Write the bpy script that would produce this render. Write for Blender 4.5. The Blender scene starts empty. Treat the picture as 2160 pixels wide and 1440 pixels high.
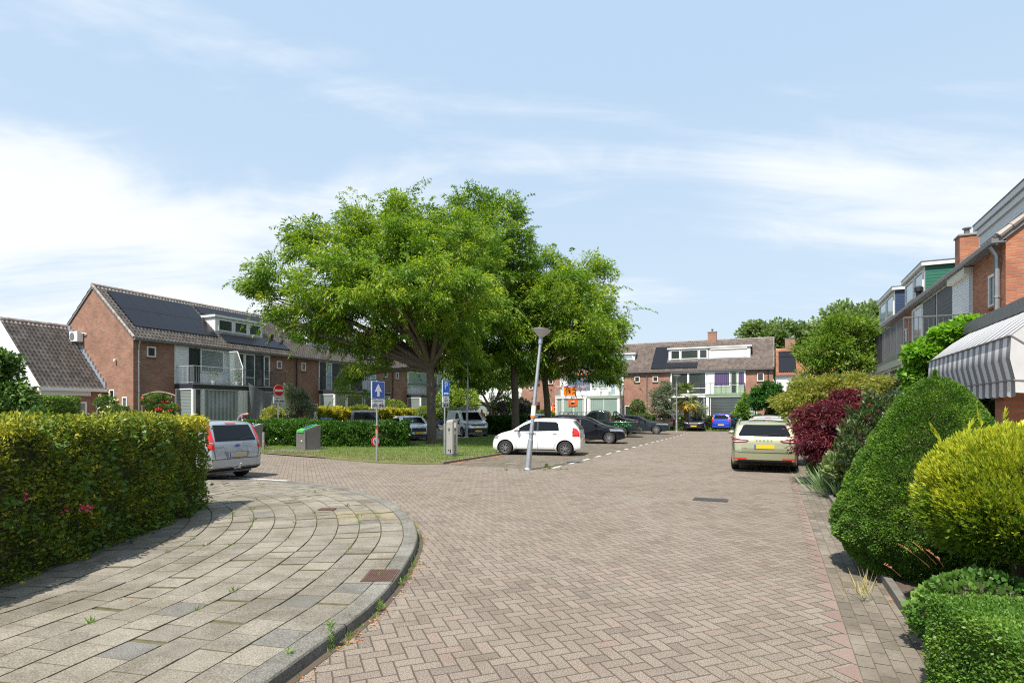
import bpy, bmesh, math, random
import numpy as np
from mathutils import Vector, Matrix, Quaternion
from mathutils.bvhtree import BVHTree
from mathutils.geometry import delaunay_2d_cdt
R = math.radians
random.seed(7)
scene = bpy.context.scene
COL = scene.collection
# ------------------------------------------------------------------ camera
CH = 1.75                       # eye height
HY, FPX = 867.0, 1200.0         # horizon row and focal length of the 2160 px wide photograph
cam_d = bpy.data.cameras.new('camera'); cam = bpy.data.objects.new('camera', cam_d); COL.objects.link(cam)
cam.location = (0, 0, CH); cam.rotation_euler = (R(90), 0, 0)
cam_d.sensor_width = 36; cam_d.lens = 20.0; cam_d.shift_y = (HY-720)/2160
cam_d.clip_start = 0.1; cam_d.clip_end = 3000
scene.camera = cam
# ------------------------------------------------------------------ light
SUN_AZ = math.atan2(-0.51, -0.86); SUN_EL = R(60)
sd = bpy.data.lights.new('sun', 'SUN'); sd.energy = 5.0; sd.angle = R(0.6); sd.color = (1.0, 0.945, 0.86)
sun = bpy.data.objects.new('sun', sd); COL.objects.link(sun)
ldir = Vector((0.51*math.cos(SUN_EL), 0.86*math.cos(SUN_EL), -math.sin(SUN_EL)))
sun.rotation_euler = ldir.to_track_quat('-Z', 'Y').to_euler(); sun.location = (-20, -30, 60)
scene.view_settings.view_transform = 'Standard'; scene.view_settings.look = 'None'
scene.view_settings.exposure = 0.72; scene.view_settings.gamma = 1.0
scene.cycles.max_bounces = 6; scene.cycles.transparent_max_bounces = 8
scene.cycles.use_denoising = False; scene.cycles.filter_width = 1.15; scene.cycles.sample_clamp_indirect = 4; scene.cycles.diffuse_bounces = 3; scene.cycles.glossy_bounces = 3
# ------------------------------------------------------------------ node helper
class NT:
    def __init__(s, tree): s.t = tree
    def n(s, typ, **kw):
        nd = s.t.nodes.new(typ)
        for k, v in kw.items(): setattr(nd, k, v)
        return nd
    def l(s, a, b): s.t.links.new(a, b)
    def put(s, sock, v):
        if isinstance(v, bpy.types.NodeSocket): s.l(v, sock)
        elif v is not None: sock.default_value = v
    def m(s, op, a, b=None, c=None):
        nd = s.n('ShaderNodeMath', operation=op)
        for i, v in enumerate((a, b, c)):
            if v is not None: s.put(nd.inputs[i], v)
        return nd.outputs[0]
    def vm(s, op, a, b=None):
        nd = s.n('ShaderNodeVectorMath', operation=op)
        s.put(nd.inputs[0], a)
        if b is not None: s.put(nd.inputs[1], b)
        return nd.outputs[0]
    def noise(s, vec, scale, detail=3, rough=.55, out=0, dist=0):
        nd = s.n('ShaderNodeTexNoise'); nd.inputs['Scale'].default_value = scale
        nd.inputs['Detail'].default_value = detail; nd.inputs['Roughness'].default_value = rough
        nd.inputs['Distortion'].default_value = dist
        if vec is not None: s.l(vec, nd.inputs['Vector'])
        return nd.outputs[out]
    def ramp(s, fac, stops, interp='LINEAR'):
        nd = s.n('ShaderNodeValToRGB'); cr = nd.color_ramp; cr.interpolation = interp
        while len(cr.elements) < len(stops): cr.elements.new(0.5)
        for e, (p, c) in zip(cr.elements, stops):
            e.position = p; e.color = (c[0], c[1], c[2], 1) if hasattr(c, '__len__') else (c, c, c, 1)
        s.put(nd.inputs[0], fac); return nd.outputs[0]
    def mix(s, fac, a, b, mode='MIX'):
        nd = s.n('ShaderNodeMix', data_type='RGBA', blend_type=mode)
        s.put(nd.inputs[0], fac)
        for k, v in ((6, a), (7, b)):
            if isinstance(v, tuple) and len(v) == 3: v = v+(1,)
            s.put(nd.inputs[k], v)
        return nd.outputs[2]
    def mapr(s, v, a, b, c=0, d=1, smooth=False):
        nd = s.n('ShaderNodeMapRange')
        if smooth: nd.interpolation_type = 'SMOOTHSTEP'
        s.put(nd.inputs[0], v)
        for i, x in enumerate((a, b, c, d)): nd.inputs[i+1].default_value = x
        return nd.outputs[0]
    def comb(s, x, y, z=0.0):
        nd = s.n('ShaderNodeCombineXYZ'); s.put(nd.inputs[0], x); s.put(nd.inputs[1], y); s.put(nd.inputs[2], z); return nd.outputs[0]
    def sep(s, v):
        nd = s.n('ShaderNodeSeparateXYZ'); s.l(v, nd.inputs[0]); return nd.outputs
# ------------------------------------------------------------------ sky
world = bpy.data.worlds.new('World'); scene.world = world; world.use_nodes = True
w = NT(world.node_tree); bg = world.node_tree.nodes['Background']
sky = w.n('ShaderNodeTexSky', sky_type='NISHITA'); sky.sun_disc = False
sky.sun_elevation = SUN_EL; sky.sun_rotation = SUN_AZ; sky.air_density = 1.15; sky.dust_density = 2.2; sky.ozone_density = 1.6
tc = w.n('ShaderNodeTexCoord'); gx, gy, gz = w.sep(tc.outputs['Generated'])
den = w.m('ADD', w.m('MAXIMUM', gz, 0.0), 0.22)
pl = w.comb(w.m('DIVIDE', gx, den), w.m('DIVIDE', gy, den), 0.0)
rot = w.n('ShaderNodeMapping'); rot.inputs['Rotation'].default_value = (0, 0, R(-28)); rot.inputs['Scale'].default_value = (.55, 1.25, 1); rot.inputs['Location'].default_value = (1.7, .6, 0)
w.l(pl, rot.inputs[0])
n1 = w.noise(rot.outputs[0], 1.1, 6, .58, dist=.5)
n2 = w.noise(rot.outputs[0], 4.2, 6, .62, dist=.9)
cl = w.m('ADD', w.m('MULTIPLY', n1, .8), w.m('MULTIPLY', n2, .2))
# cloud banks: a broad white one low in the west, a feathery one high in the east
nrm = w.vm('NORMALIZE', tc.outputs['Generated'])
def bank(d, lo, hi, amp):
    nd = w.n('ShaderNodeVectorMath', operation='DOT_PRODUCT'); w.l(nrm, nd.inputs[0]); nd.inputs[1].default_value = Vector(d).normalized(); return w.mapr(nd.outputs['Value'], lo, hi, 0, amp, smooth=True)
side = w.m('ADD', w.m('MULTIPLY', w.m('ADD', bank((-.68, 1, .24), .82, 1.0, .27), bank((-.35, 1, .22), .93, 1.0, .12)), w.mapr(gz, .24, .44, 1, .22, smooth=True)), bank((.80, 1, .46), .93, 1.0, .17))
side = w.m('ADD', side, bank((-.95, 1, .18), .9, 1, .16))
hor = w.mapr(gz, .0, .30, .07, -.06)
cl = w.m('ADD', w.m('MULTIPLY', w.m('SUBTRACT', cl, .5), 1.9), w.m('ADD', .42, w.m('ADD', side, hor)))
clf = w.mapr(cl, .40, .84, 0.0, .93, smooth=True)
pale = w.mix(.80, sky.outputs[0], w.mix(w.mapr(gz, 0.0, .5, 0, 1), (7.4, 8.8, 10.0), (5.7, 7.6, 9.8)))
skyc = w.mix(clf, pale, (9.4, 9.7, 10.0))
w.l(skyc, bg.inputs[0]); bg.inputs[1].default_value = 0.066
# ------------------------------------------------------------------ materials
MATS = {}
def newmat(name):
    m = bpy.data.materials.new(name); m.use_nodes = True
    t = NT(m.node_tree); b = m.node_tree.nodes['Principled BSDF']
    return m, t, b
def plain(name, col, rough=.6, metal=0.0, noise=0.12, nscale=8, coat=0, bump=0, spec=None):
    if name in MATS: return MATS[name]
    m, t, b = newmat(name)
    tc = t.n('ShaderNodeTexCoord')
    if noise:
        f = t.noise(tc.outputs['Object'], nscale, 4)
        c = t.mix(f, tuple(max(0, x*(1-noise*1.6)) for x in col), tuple(min(1, x*(1+noise)) for x in col))
        t.l(c, b.inputs['Base Color'])
    else: b.inputs['Base Color'].default_value = (*col, 1)
    b.inputs['Roughness'].default_value = rough; b.inputs['Metallic'].default_value = metal
    if coat: b.inputs['Coat Weight'].default_value = coat; b.inputs['Coat Roughness'].default_value = .04
    if spec is not None: b.inputs['Specular IOR Level'].default_value = spec
    if bump:
        bn = t.n('ShaderNodeBump'); bn.inputs['Strength'].default_value = bump; bn.inputs['Distance'].default_value = .01
        t.l(t.noise(tc.outputs['Object'], nscale*6, 3), bn.inputs['Height']); t.l(bn.outputs[0], b.inputs['Normal'])
    MATS[name] = m; return m
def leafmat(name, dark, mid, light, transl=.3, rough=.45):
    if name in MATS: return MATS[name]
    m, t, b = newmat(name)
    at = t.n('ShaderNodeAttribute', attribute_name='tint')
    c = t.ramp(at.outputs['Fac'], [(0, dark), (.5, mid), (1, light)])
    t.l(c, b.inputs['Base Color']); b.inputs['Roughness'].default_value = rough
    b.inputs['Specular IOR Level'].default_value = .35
    tr = t.n('ShaderNodeBsdfTranslucent')
    t.l(t.mix(1.0, c, (1.15, 1.3, .5), 'MULTIPLY'), tr.inputs[0])
    ms = t.n('ShaderNodeMixShader'); ms.inputs[0].default_value = transl
    t.l(b.outputs[0], ms.inputs[1]); t.l(tr.outputs[0], ms.inputs[2])
    t.l(ms.outputs[0], m.node_tree.nodes['Material Output'].inputs[0])
    MATS[name] = m; return m
def brickmat(name, c1, c2, mortar, bw=.22, bh=.066, ms=.011, bump=.4):
    if name in MATS: return MATS[name]
    m, t, b = newmat(name)
    tc = t.n('ShaderNodeTexCoord'); ox, oy, oz = t.sep(tc.outputs['Object']); nx, ny, nz = t.sep(tc.outputs['Normal'])
    f = t.m('GREATER_THAN', t.m('ABSOLUTE', nx), .7)
    h = t.m('ADD', t.m('MULTIPLY', f, oy), t.m('MULTIPLY', t.m('SUBTRACT', 1.0, f), ox))
    v = t.comb(h, oz, 0.0)
    br = t.n('ShaderNodeTexBrick'); t.l(v, br.inputs['Vector'])
    br.inputs['Scale'].default_value = 1; br.inputs['Brick Width'].default_value = bw; br.inputs['Row Height'].default_value = bh
    br.inputs['Mortar Size'].default_value = ms; br.inputs['Mortar Smooth'].default_value = .3; br.inputs['Bias'].default_value = 0
    br.inputs['Color1'].default_value = (*c1, 1); br.inputs['Color2'].default_value = (*c2, 1); br.inputs['Mortar'].default_value = (*mortar, 1)
    n = t.noise(v, 1.1, 4); n3 = t.noise(v, 14, 3)
    c = t.mix(t.mapr(n, .35, .7), t.mix(1.0, br.outputs[0], (.72, .70, .72), 'MULTIPLY'), br.outputs[0])
    c = t.mix(t.mapr(n3, .3, .7, 0, .35), c, t.mix(1.0, c, (1.35, 1.2, 1.1), 'MULTIPLY'))
    t.l(c, b.inputs['Base Color']); b.inputs['Roughness'].default_value = .85
    bn = t.n('ShaderNodeBump'); bn.invert = True; bn.inputs['Strength'].default_value = bump; bn.inputs['Distance'].default_value = .008
    t.l(br.outputs[1], bn.inputs['Height']); t.l(bn.outputs[0], b.inputs['Normal'])
    MATS[name] = m; return m
def herring(name, ramp, joint, ang, a=.1035, red=None):
    m, t, b = newmat(name)
    tc = t.n('ShaderNodeTexCoord')
    mp = t.n('ShaderNodeMapping'); mp.inputs['Rotation'].default_value = (0, 0, -ang); mp.inputs['Scale'].default_value = (1/a,)*3
    t.l(tc.outputs['Object'], mp.inputs[0])
    wob = t.vm('SCALE', t.noise(tc.outputs['Object'], 2.2, 2, out=1)); wob.node.inputs['Scale'].default_value = .20
    x, y, _ = t.sep(t.vm('ADD', mp.outputs[0], wob))
    i = t.m('FLOOR', x); j = t.m('FLOOR', y); fx = t.m('SUBTRACT', x, i); fy = t.m('SUBTRACT', y, j)
    k = t.m('FLOORED_MODULO', t.m('ADD', i, j), 4.0)
    isH = t.m('LESS_THAN', k, 1.5); nH = t.m('SUBTRACT', 1.0, isH)
    oh = t.m('MULTIPLY', isH, t.m('GREATER_THAN', k, .5)); ov = t.m('MULTIPLY', nH, t.m('GREATER_THAN', k, 2.5))
    lx = t.m('ADD', fx, oh); ly = t.m('ADD', fy, ov)
    dx = t.m('MINIMUM', lx, t.m('SUBTRACT', t.m('ADD', 1.0, isH), lx)); dy = t.m('MINIMUM', ly, t.m('SUBTRACT', t.m('ADD', 1.0, nH), ly))
    d = t.m('MINIMUM', dx, dy)
    wn = t.n('ShaderNodeTexWhiteNoise', noise_dimensions='3D')
    t.l(t.comb(t.m('SUBTRACT', i, oh), t.m('SUBTRACT', j, ov), isH), wn.inputs[0])
    c = t.ramp(wn.outputs[0], ramp)
    O = tc.outputs['Object']
    sp = t.noise(O, 105, 3, .8)
    c = t.mix(t.mapr(sp, .38, .62, 0, 1), t.mix(1.0, c, (.42, .40, .38), 'MULTIPLY'), t.mix(1.0, c, (1.55, 1.55, 1.55), 'MULTIPLY'))
    big = t.noise(O, .33, 4, .6)
    c = t.mix(t.mapr(big, .35, .68, 0, .62), c, t.mix(1.0, c, (.80, .765, .70), 'MULTIPLY'))
    big2 = t.noise(O, 1.7, 4, .65)
    c = t.mix(t.mapr(big2, .50, .74, 0, .75), c, t.mix(1.0, c, (.70, .68, .64), 'MULTIPLY'))
    jn = t.noise(O, 30, 2)
    jm = t.mapr(t.m('ADD', d, t.m('MULTIPLY', t.m('SUBTRACT', jn, .5), .03)), .022, .075, 1, 0, smooth=True)
    moss = t.noise(O, .8, 4)
    jc = t.mix(t.mapr(moss, .5, .72), joint, (.10, .095, .03))
    c = t.mix(t.m('MULTIPLY', jm, .86), c, jc)
    t.l(c, b.inputs['Base Color']); b.inputs['Roughness'].default_value = .88; b.inputs['Specular IOR Level'].default_value = .25
    hgt = t.m('ADD', t.m('MULTIPLY', t.m('SUBTRACT', 1.0, jm), 1.0), t.m('ADD', t.m('MULTIPLY', sp, .16), t.m('MULTIPLY', wn.outputs[0], .3)))
    bn = t.n('ShaderNodeBump'); bn.inputs['Strength'].default_value = .8; bn.inputs['Distance'].default_value = .006
    t.l(hgt, bn.inputs['Height']); t.l(bn.outputs[0], b.inputs['Normal'])
    MATS[name] = m; return m
def tintmat(name, stops, rough=.85, speck=160, spk=(.72, 1.25), bump=.5, patches=True):
    """colour from a per-face 'tint' attribute plus grain and patches"""
    if name in MATS: return MATS[name]
    m, t, b = newmat(name); tc = t.n('ShaderNodeTexCoord'); O = tc.outputs['Object']
    at = t.n('ShaderNodeAttribute', attribute_name='tint')
    c = t.ramp(at.outputs['Fac'], stops)
    sp = t.noise(O, speck, 3, .7)
    c = t.mix(t.mapr(sp, .38, .62), t.mix(1.0, c, (spk[0],)*3, 'MULTIPLY'), t.mix(1.0, c, (spk[1],)*3, 'MULTIPLY'))
    if patches:
        bg_ = t.noise(O, 1.3, 5, .65, dist=.6)
        c = t.mix(t.mapr(bg_, .40, .66, 0, .85), c, t.mix(1.0, c, (.60, .58, .53), 'MULTIPLY')); c = t.mix(t.mapr(t.noise(O, 5.5, 5, .7), .5, .72, 0, .6), c, t.mix(1.0, c, (.68, .66, .60), 'MULTIPLY'))
    t.l(c, b.inputs['Base Color']); b.inputs['Roughness'].default_value = rough; b.inputs['Specular IOR Level'].default_value = .25
    bn = t.n('ShaderNodeBump'); bn.inputs['Strength'].default_value = bump; bn.inputs['Distance'].default_value = .003
    t.l(sp, bn.inputs['Height']); t.l(bn.outputs[0], b.inputs['Normal'])
    MATS[name] = m; return m
# ------------------------------------------------------------------ mesh helpers
def link(name, me, mat=None, parent=None, smooth=False):
    o = bpy.data.objects.new(name, me); COL.objects.link(o)
    if mat is not None:
        for q in (mat if isinstance(mat, (list, tuple)) else [mat]): me.materials.append(q)
    if parent is not None: o.parent = parent
    if smooth: me.polygons.foreach_set('use_smooth', [True]*len(me.polygons))
    return o
class MB:
    def __init__(s): s.v = []; s.f = []; s.mi = []; s.cur = 0
    def add(s, vs, fs):
        k = len(s.v); s.v += [tuple(p) for p in vs]; s.f += [tuple(i+k for i in f) for f in fs]; s.mi += [s.cur]*len(fs); return s
    def box(s, x0, x1, y0, y1, z0, z1):
        x0, x1 = min(x0, x1), max(x0, x1); y0, y1 = min(y0, y1), max(y0, y1); z0, z1 = min(z0, z1), max(z0, z1)
        return s.add([(x0,y0,z0),(x1,y0,z0),(x1,y1,z0),(x0,y1,z0),(x0,y0,z1),(x1,y0,z1),(x1,y1,z1),(x0,y1,z1)],
              [(0,3,2,1),(4,5,6,7),(0,1,5,4),(1,2,6,5),(2,3,7,6),(3,0,4,7)])
    def obox(s, c, ax, ay, az):
        c, ax, ay, az = map(Vector, (c, ax, ay, az)); vs = []
        for sz in (-1, 1):
            for sx, sy in ((-1,-1),(1,-1),(1,1),(-1,1)): vs.append(c+ax*sx+ay*sy+az*sz)
        return s.add(vs, [(0,3,2,1),(4,5,6,7),(0,1,5,4),(1,2,6,5),(2,3,7,6),(3,0,4,7)])
    def tube(s, pts, rad, n=8, cap=True):
        pts = [Vector(p) for p in pts]
        if not hasattr(rad, '__len__'): rad = [rad]*len(pts)
        k = len(s.v); vs = []; prev = None
        for i, p in enumerate(pts):
            d = (pts[min(i+1, len(pts)-1)]-pts[max(i-1, 0)]).normalized()
            a = prev if prev is not None else (Vector((0,0,1)) if abs(d.z) < .9 else Vector((1,0,0)))
            x = (a-d*a.dot(d)).normalized(); prev = x; y = d.cross(x)
            for q in range(n):
                t = 2*math.pi*q/n; vs.append(p+(x*math.cos(t)+y*math.sin(t))*rad[i])
        fs = []
        for i in range(len(pts)-1):
            for q in range(n):
                fs.append((i*n+q, i*n+(q+1) % n, (i+1)*n+(q+1) % n, (i+1)*n+q))
        if cap: fs.append(tuple(range(n-1, -1, -1))); fs.append(tuple((len(pts)-1)*n+q for q in range(n)))
        return s.add(vs, fs)
    def lathe(s, prof, c=(0,0,0), n=24, axis='z'):
        vs = []; fs = []
        for r, h in prof:
            for q in range(n):
                t = 2*math.pi*q/n; a, b = r*math.cos(t), r*math.sin(t)
                vs.append((c[0]+a, c[1]+b, c[2]+h) if axis == 'z' else (c[0]+a, c[1]+h, c[2]+b))
        for i in range(len(prof)-1):
            for q in range(n): fs.append((i*n+q, i*n+(q+1) % n, (i+1)*n+(q+1) % n, (i+1)*n+q))
        return s.add(vs, fs)
    def prism(s, poly, a, b, plane='yz'):
        """extrude a 2-d polygon along the remaining axis from a to b"""
        f = {'yz': lambda p, h: (h, p[0], p[1]), 'xz': lambda p, h: (p[0], h, p[1]), 'xy': lambda p, h: (p[0], p[1], h)}[plane]
        n = len(poly); vs = [f(p, a) for p in poly]+[f(p, b) for p in poly]
        fs = [tuple(range(n-1, -1, -1)), tuple(range(n, 2*n))]+[(i, (i+1) % n, n+(i+1) % n, n+i) for i in range(n)]
        return s.add(vs, fs)
    def build(s, name, mat, parent=None, smooth=False, fix=True):
        me = bpy.data.meshes.new(name); me.from_pydata(s.v, [], s.f)
        if any(s.mi): me.polygons.foreach_set('material_index', s.mi)
        if fix:
            bm = bmesh.new(); bm.from_mesh(me); bmesh.ops.recalc_face_normals(bm, faces=bm.faces); bm.to_mesh(me); bm.free()
        o = link(name, me, mat, parent)
        if smooth:
            me.polygons.foreach_set('use_smooth', [True]*len(me.polygons))
            try: me.set_sharp_from_angle(angle=R(35))
            except Exception: pass
        return o
def tag(o, label=None, cat=None, group=None, kind=None):
    if label: o['label'] = label
    if cat: o['category'] = cat
    if group: o['group'] = group
    if kind: o['kind'] = kind
    return o
def thing(name, label, cat, loc=(0,0,0), rz=0, group=None):
    o = bpy.data.objects.new(name, None); COL.objects.link(o); o.empty_display_size = .2
    o.location = loc; o.rotation_euler = (0, 0, rz)
    return tag(o, label, cat, group)
U = Vector((0.4167, 0.9091, 0)).normalized(); V = Vector((U.y, -U.x, 0))
AU = math.atan2(U.y, U.x); AV = math.atan2(V.y, V.x)
def W(px, py, D):
    """the point seen at photo pixel (px, py) at depth D metres"""
    return Vector(((px-1080)*D/FPX, D, CH-(py-HY)*D/FPX))
def G(px, py, z=0):
    D = (CH-z)*FPX/(py-HY); return Vector(((px-1080)*D/FPX, D, z))
def text(name, body, size, mat, parent, loc, rot=(math.pi/2, 0, 0), ext=.002, align='CENTER'):
    cu = bpy.data.curves.new(name, 'FONT'); cu.body = body; cu.size = size; cu.extrude = ext; cu.align_x = align; cu.align_y = 'CENTER'
    to = bpy.data.objects.new('tmp', cu); COL.objects.link(to)
    bpy.context.view_layer.update(); dg = bpy.context.evaluated_depsgraph_get()
    me = bpy.data.meshes.new_from_object(to.evaluated_get(dg)); bpy.data.objects.remove(to)
    me.materials.clear()
    o = link(name, me, mat, parent); o.location = loc; o.rotation_euler = rot; return o
# ------------------------------------------------------------------ foliage
def set_tint(me, t):
    a = me.attributes.new('tint', 'FLOAT', 'FACE'); a.data.foreach_set('value', np.ascontiguousarray(t, dtype=np.float32))
def leaves(name, P, D, size, aspect, tint, mat, parent, rng, svar=.35, flat=0.0, fold=0.0):
    """P (N,3) leaf bases, D (N,3) directions; each leaf a rhombus"""
    N = len(P); D = D/(np.linalg.norm(D, axis=1, keepdims=True)+1e-9)
    rnd = rng.normal(size=(N, 3)); rnd[:, 2] += flat*3
    S = np.cross(D, rnd); S /= (np.linalg.norm(S, axis=1, keepdims=True)+1e-9)
    L = (size*(1+svar*rng.uniform(-1, 1, N)))[:, None]; Wd = L*aspect*.5
    mid = P+D*L*.45
    vs = np.empty((N, 4, 3), dtype=np.float32)
    vs[:, 0] = P; vs[:, 1] = mid+S*Wd; vs[:, 2] = P+D*L; vs[:, 3] = mid-S*Wd
    if fold:
        nn = np.cross(S, D); vs[:, 2] -= nn*L*fold
    me = bpy.data.meshes.new(name)
    me.vertices.add(N*4); me.loops.add(N*4); me.polygons.add(N)
    me.vertices.foreach_set('co', vs.ravel()); me.loops.foreach_set('vertex_index', np.arange(N*4, dtype=np.int32))
    me.polygons.foreach_set('loop_start', np.arange(0, N*4, 4, dtype=np.int32)); me.polygons.foreach_set('loop_total', np.full(N, 4, dtype=np.int32))
    me.update(); set_tint(me, np.clip(tint, 0, 1)); me.validate()
    return link(name, me, mat, parent)
def usph(n, rng):
    d = rng.normal(size=(n, 3)); return d/np.linalg.norm(d, axis=1, keepdims=True)
def puffs(lobes, n_puffs, pr, rng, up=.15, shell=(.55, 1.0)):
    """puff centres scattered near the surface of ellipsoid lobes [(c, r)]"""
    a = np.array([(l[1][0]*l[1][2]) for l in lobes]); a = a/a.sum()
    out = []
    for (c, r), f in zip([(l[0], l[1]) for l in lobes], a):
        n = max(2, int(round(n_puffs*f))); d = usph(n, rng); d[:, 2] += up; d /= np.linalg.norm(d, axis=1, keepdims=True)
        rad = rng.uniform(shell[0], shell[1], n)[:, None]
        out.append(np.array(c)+d*rad*np.array(r))
    return np.concatenate(out)
def crown(name, centres, pr, per, size, aspect, mat, parent, rng, droop=.3, outc=None, base=.45, squash=.7, svar=.35, tvar=.18, ttop=0.0):
    M = len(centres); N = M*per
    C = np.repeat(centres, per, axis=0); rr = np.repeat(pr*rng.uniform(.6, 1.25, M), per)
    d = usph(N, rng); d[:, 2] = d[:, 2]+.15
    rad = rng.uniform(0, 1, N)**.45
    P = C+d*(rad*rr)[:, None]*np.array([1, 1, squash])
    if outc is None: outc = centres.mean(axis=0)
    o = P-outc; o /= np.linalg.norm(o, axis=1, keepdims=True)+1e-9
    D = d*.7+o*.5+rng.normal(size=(N, 3))*.45; D[:, 2] -= droop*1.5
    pt = np.repeat(rng.normal(0, tvar, M), per)
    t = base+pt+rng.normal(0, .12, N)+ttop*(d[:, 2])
    return leaves(name, P, D, size, aspect, t, mat, parent, rng, svar=svar)
def limbs(mb, start, ends, r0, rng, bend=.25, n=5, sides=7):
    for e in ends:
        s = Vector(start); e = Vector(e); m = s.lerp(e, .5)+Vector(rng.normal(size=3)*(e-s).length*.08)+Vector((0, 0, (e-s).length*bend*.4))
        pts = []; rad = []
        for i in range(n+1):
            t = i/n; pts.append(s*(1-t)**2+m*2*t*(1-t)+e*t*t); rad.append(r0*(1-t)**.8+.012)
        mb.tube(pts, rad, sides, cap=False)
# ================================================================== GROUND AND PAVING
rng = np.random.default_rng(11)
def sheet(name, poly, z, mat):
    m = MB(); m.add([(p[0], p[1], z) for p in poly], [tuple(range(len(poly)))])
    o = m.build(name, mat, fix=False)
    if o.data.polygons[0].normal.z < 0: o.data.flip_normals()
    tag(o, kind='structure'); return o
def raised(name, poly, z0, z1, mat):
    m = MB(); m.prism([(p[0], p[1]) for p in poly], z0, z1, 'xy'); o = m.build(name, mat); tag(o, kind='structure'); return o
PAVER = [(0, (.162, .136, .115)), (.15, (.190, .160, .135)), (.45, (.203, .174, .146)), (.68, (.214, .180, .151)), (.85, (.221, .190, .158)), (.94, (.225, .176, .148)), (1, (.176, .150, .129))]
M_road = herring('road_pavers', PAVER, (.065, .054, .038), R(20.4))
M_bay = herring('bay_pavers', [(0, (.10, .088, .072)), (.3, (.135, .117, .094)), (.6, (.155, .132, .104)), (.85, (.175, .147, .115)), (1, (.12, .105, .088))], (.10, .085, .06), R(65.4))
M_soil = plain('soil', (.085, .062, .042), .95, noise=.4, nscale=3, bump=.8)
M_earth = plain('field_grass', (.10, .13, .045), .95, noise=.35, nscale=.6, bump=.5)
sheet('ground', [(-700, -60), (700, -60), (700, 1400), (-700, 1400)], -.03, M_earth)
P = lambda a, b: Vector((a, b, 0))
DASH0 = P(1.1, 17.1); KERB0 = P(-2.35, 18.75)
sheet('road', [(-60, -6), (40, -6), (42, 62), (-60, 62)], 0, M_road)
bay = [KERB0, DASH0, DASH0+U*31.5, KERB0+U*29.5]
sheet('parking_bays', [(p.x, p.y) for p in bay], .004, M_bay)
# ---- dashed bay line and bay ticks
M_line = plain('road_paint', (.55, .55, .53), .7, noise=.25, nscale=25)
mb = MB()
def stripe(mb, a, b, w_, z=.009):
    d = (b-a).normalized(); n = Vector((-d.y, d.x, 0))*w_*.5
    mb.add([(q.x, q.y, z) for q in (a-n, b-n, b+n, a+n)], [(0, 1, 2, 3)])
s = .35
while s < 31:
    stripe(mb, DASH0+U*s, DASH0+U*(s+.72), .11); s += 1.55
mt_ = MB()
for i in range(0, 11):
    c = KERB0+U*(2.6*i+1.2)
    for j in range(3): stripe(mt_, c+V*(.5+j*1.3), c+V*(.9+j*1.3), .09)
tag(mb.build('bay_marking', M_line, fix=False), kind='structure'); tag(mt_.build('worn_bay_marking', plain('worn_paint', (.30, .29, .27), .8, noise=.4, nscale=20), fix=False), kind='structure')
mb = MB(); stripe(mb, G(436, 1003), G(607, 1014), .12, .006); tag(mb.build('street_marking', M_line, fix=False), kind='structure')
# ---- sidewalk on the left: kerb path, tiles in courses that follow it
kp = [(-2.75, -1.6), (-2.32, 0), (-1.98, 1.4), (-1.70, 2.6), (-1.51, 3.49), (-1.34, 4.23), (-1.20, 4.96), (-1.15, 6.01), (-1.22, 7.33), (-1.40, 8.25), (-1.62, 9.0), (-1.98, 9.9), (-2.6, 11.05), (-3.6, 12.35), (-4.7, 13.2), (-5.9, 13.65), (-7.4, 13.75), (-9.2, 13.9), (-12, 14.6), (-16, 16.2)]
def catmull(pts, step=.05):
    P_ = [np.array(p, float) for p in pts]; P_ = [2*P_[0]-P_[1]]+P_+[2*P_[-1]-P_[-2]]; out = []
    for i in range(1, len(P_)-2):
        for t in np.linspace(0, 1, 24, endpoint=False):
            a, b, c, d = P_[i-1:i+3]
            out.append(.5*((2*b)+(-a+c)*t+(2*a-5*b+4*c-d)*t*t+(-a+3*b-3*c+d)*t**3))
    out.append(P_[-2]); out = np.array(out)
    for _ in range(30): out[1:-1] = .25*out[:-2]+.5*out[1:-1]+.25*out[2:]
    L = np.concatenate([[0], np.cumsum(np.linalg.norm(np.diff(out, axis=0), axis=1))])
    n = int(L[-1]/step); s_ = np.linspace(0, L[-1], n)
    return np.stack([np.interp(s_, L, out[:, 0]), np.interp(s_, L, out[:, 1])], 1)
KP = catmull(kp)
def offset(path, d):
    T = np.gradient(path, axis=0); T /= np.linalg.norm(T, axis=1, keepdims=True); Nn = np.stack([-T[:, 1], T[:, 0]], 1)
    q = path+Nn*d
    keep = np.ones(len(q), bool); dd = np.diff(q, axis=0); keep[1:] = (dd*T[1:]).sum(1) > 0.0
    q = q[keep]
    L = np.concatenate([[0], np.cumsum(np.linalg.norm(np.diff(q, axis=0), axis=1))])
    return q, L
def at_len(q, L, s_): return np.array([np.interp(s_, L, q[:, 0]), np.interp(s_, L, q[:, 1])])
SW = .088
def strip(path, d0, d1, z, name, mat):
    a, La = offset(path, d0); b, Lb = offset(path, d1); n = 260; vs = []; fs = []
    for i in range(n+1):
        p = at_len(a, La, La[-1]*i/n); q = at_len(b, Lb, Lb[-1]*i/n); vs += [(p[0], p[1], z), (q[0], q[1], z)]
        if i: k = 2*i; fs.append((k-2, k, k+1, k-1))
    m = MB(); m.add(vs, fs); o = m.build(name, mat, fix=False); tag(o, kind='structure'); return o
HEDGE = [(-4.85, -1.5), (-4.78, 1.5), (-4.76, 3.5), (-4.75, 5.3), (-4.83, 6.1), (-4.94, 7.6), (-5.12, 8.9), (-5.32, 9.9)]
M_joint = plain('joint_sand', (.12, .105, .055), .95, noise=.45, nscale=6, bump=.5)
base = [(float(p[0]), float(p[1])) for p in offset(KP, .15)[0][::8]]+[(-22, 18), (-22, -2), (-5, -2)]
sheet('sidewalk_bed', base, .074, M_joint)
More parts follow.
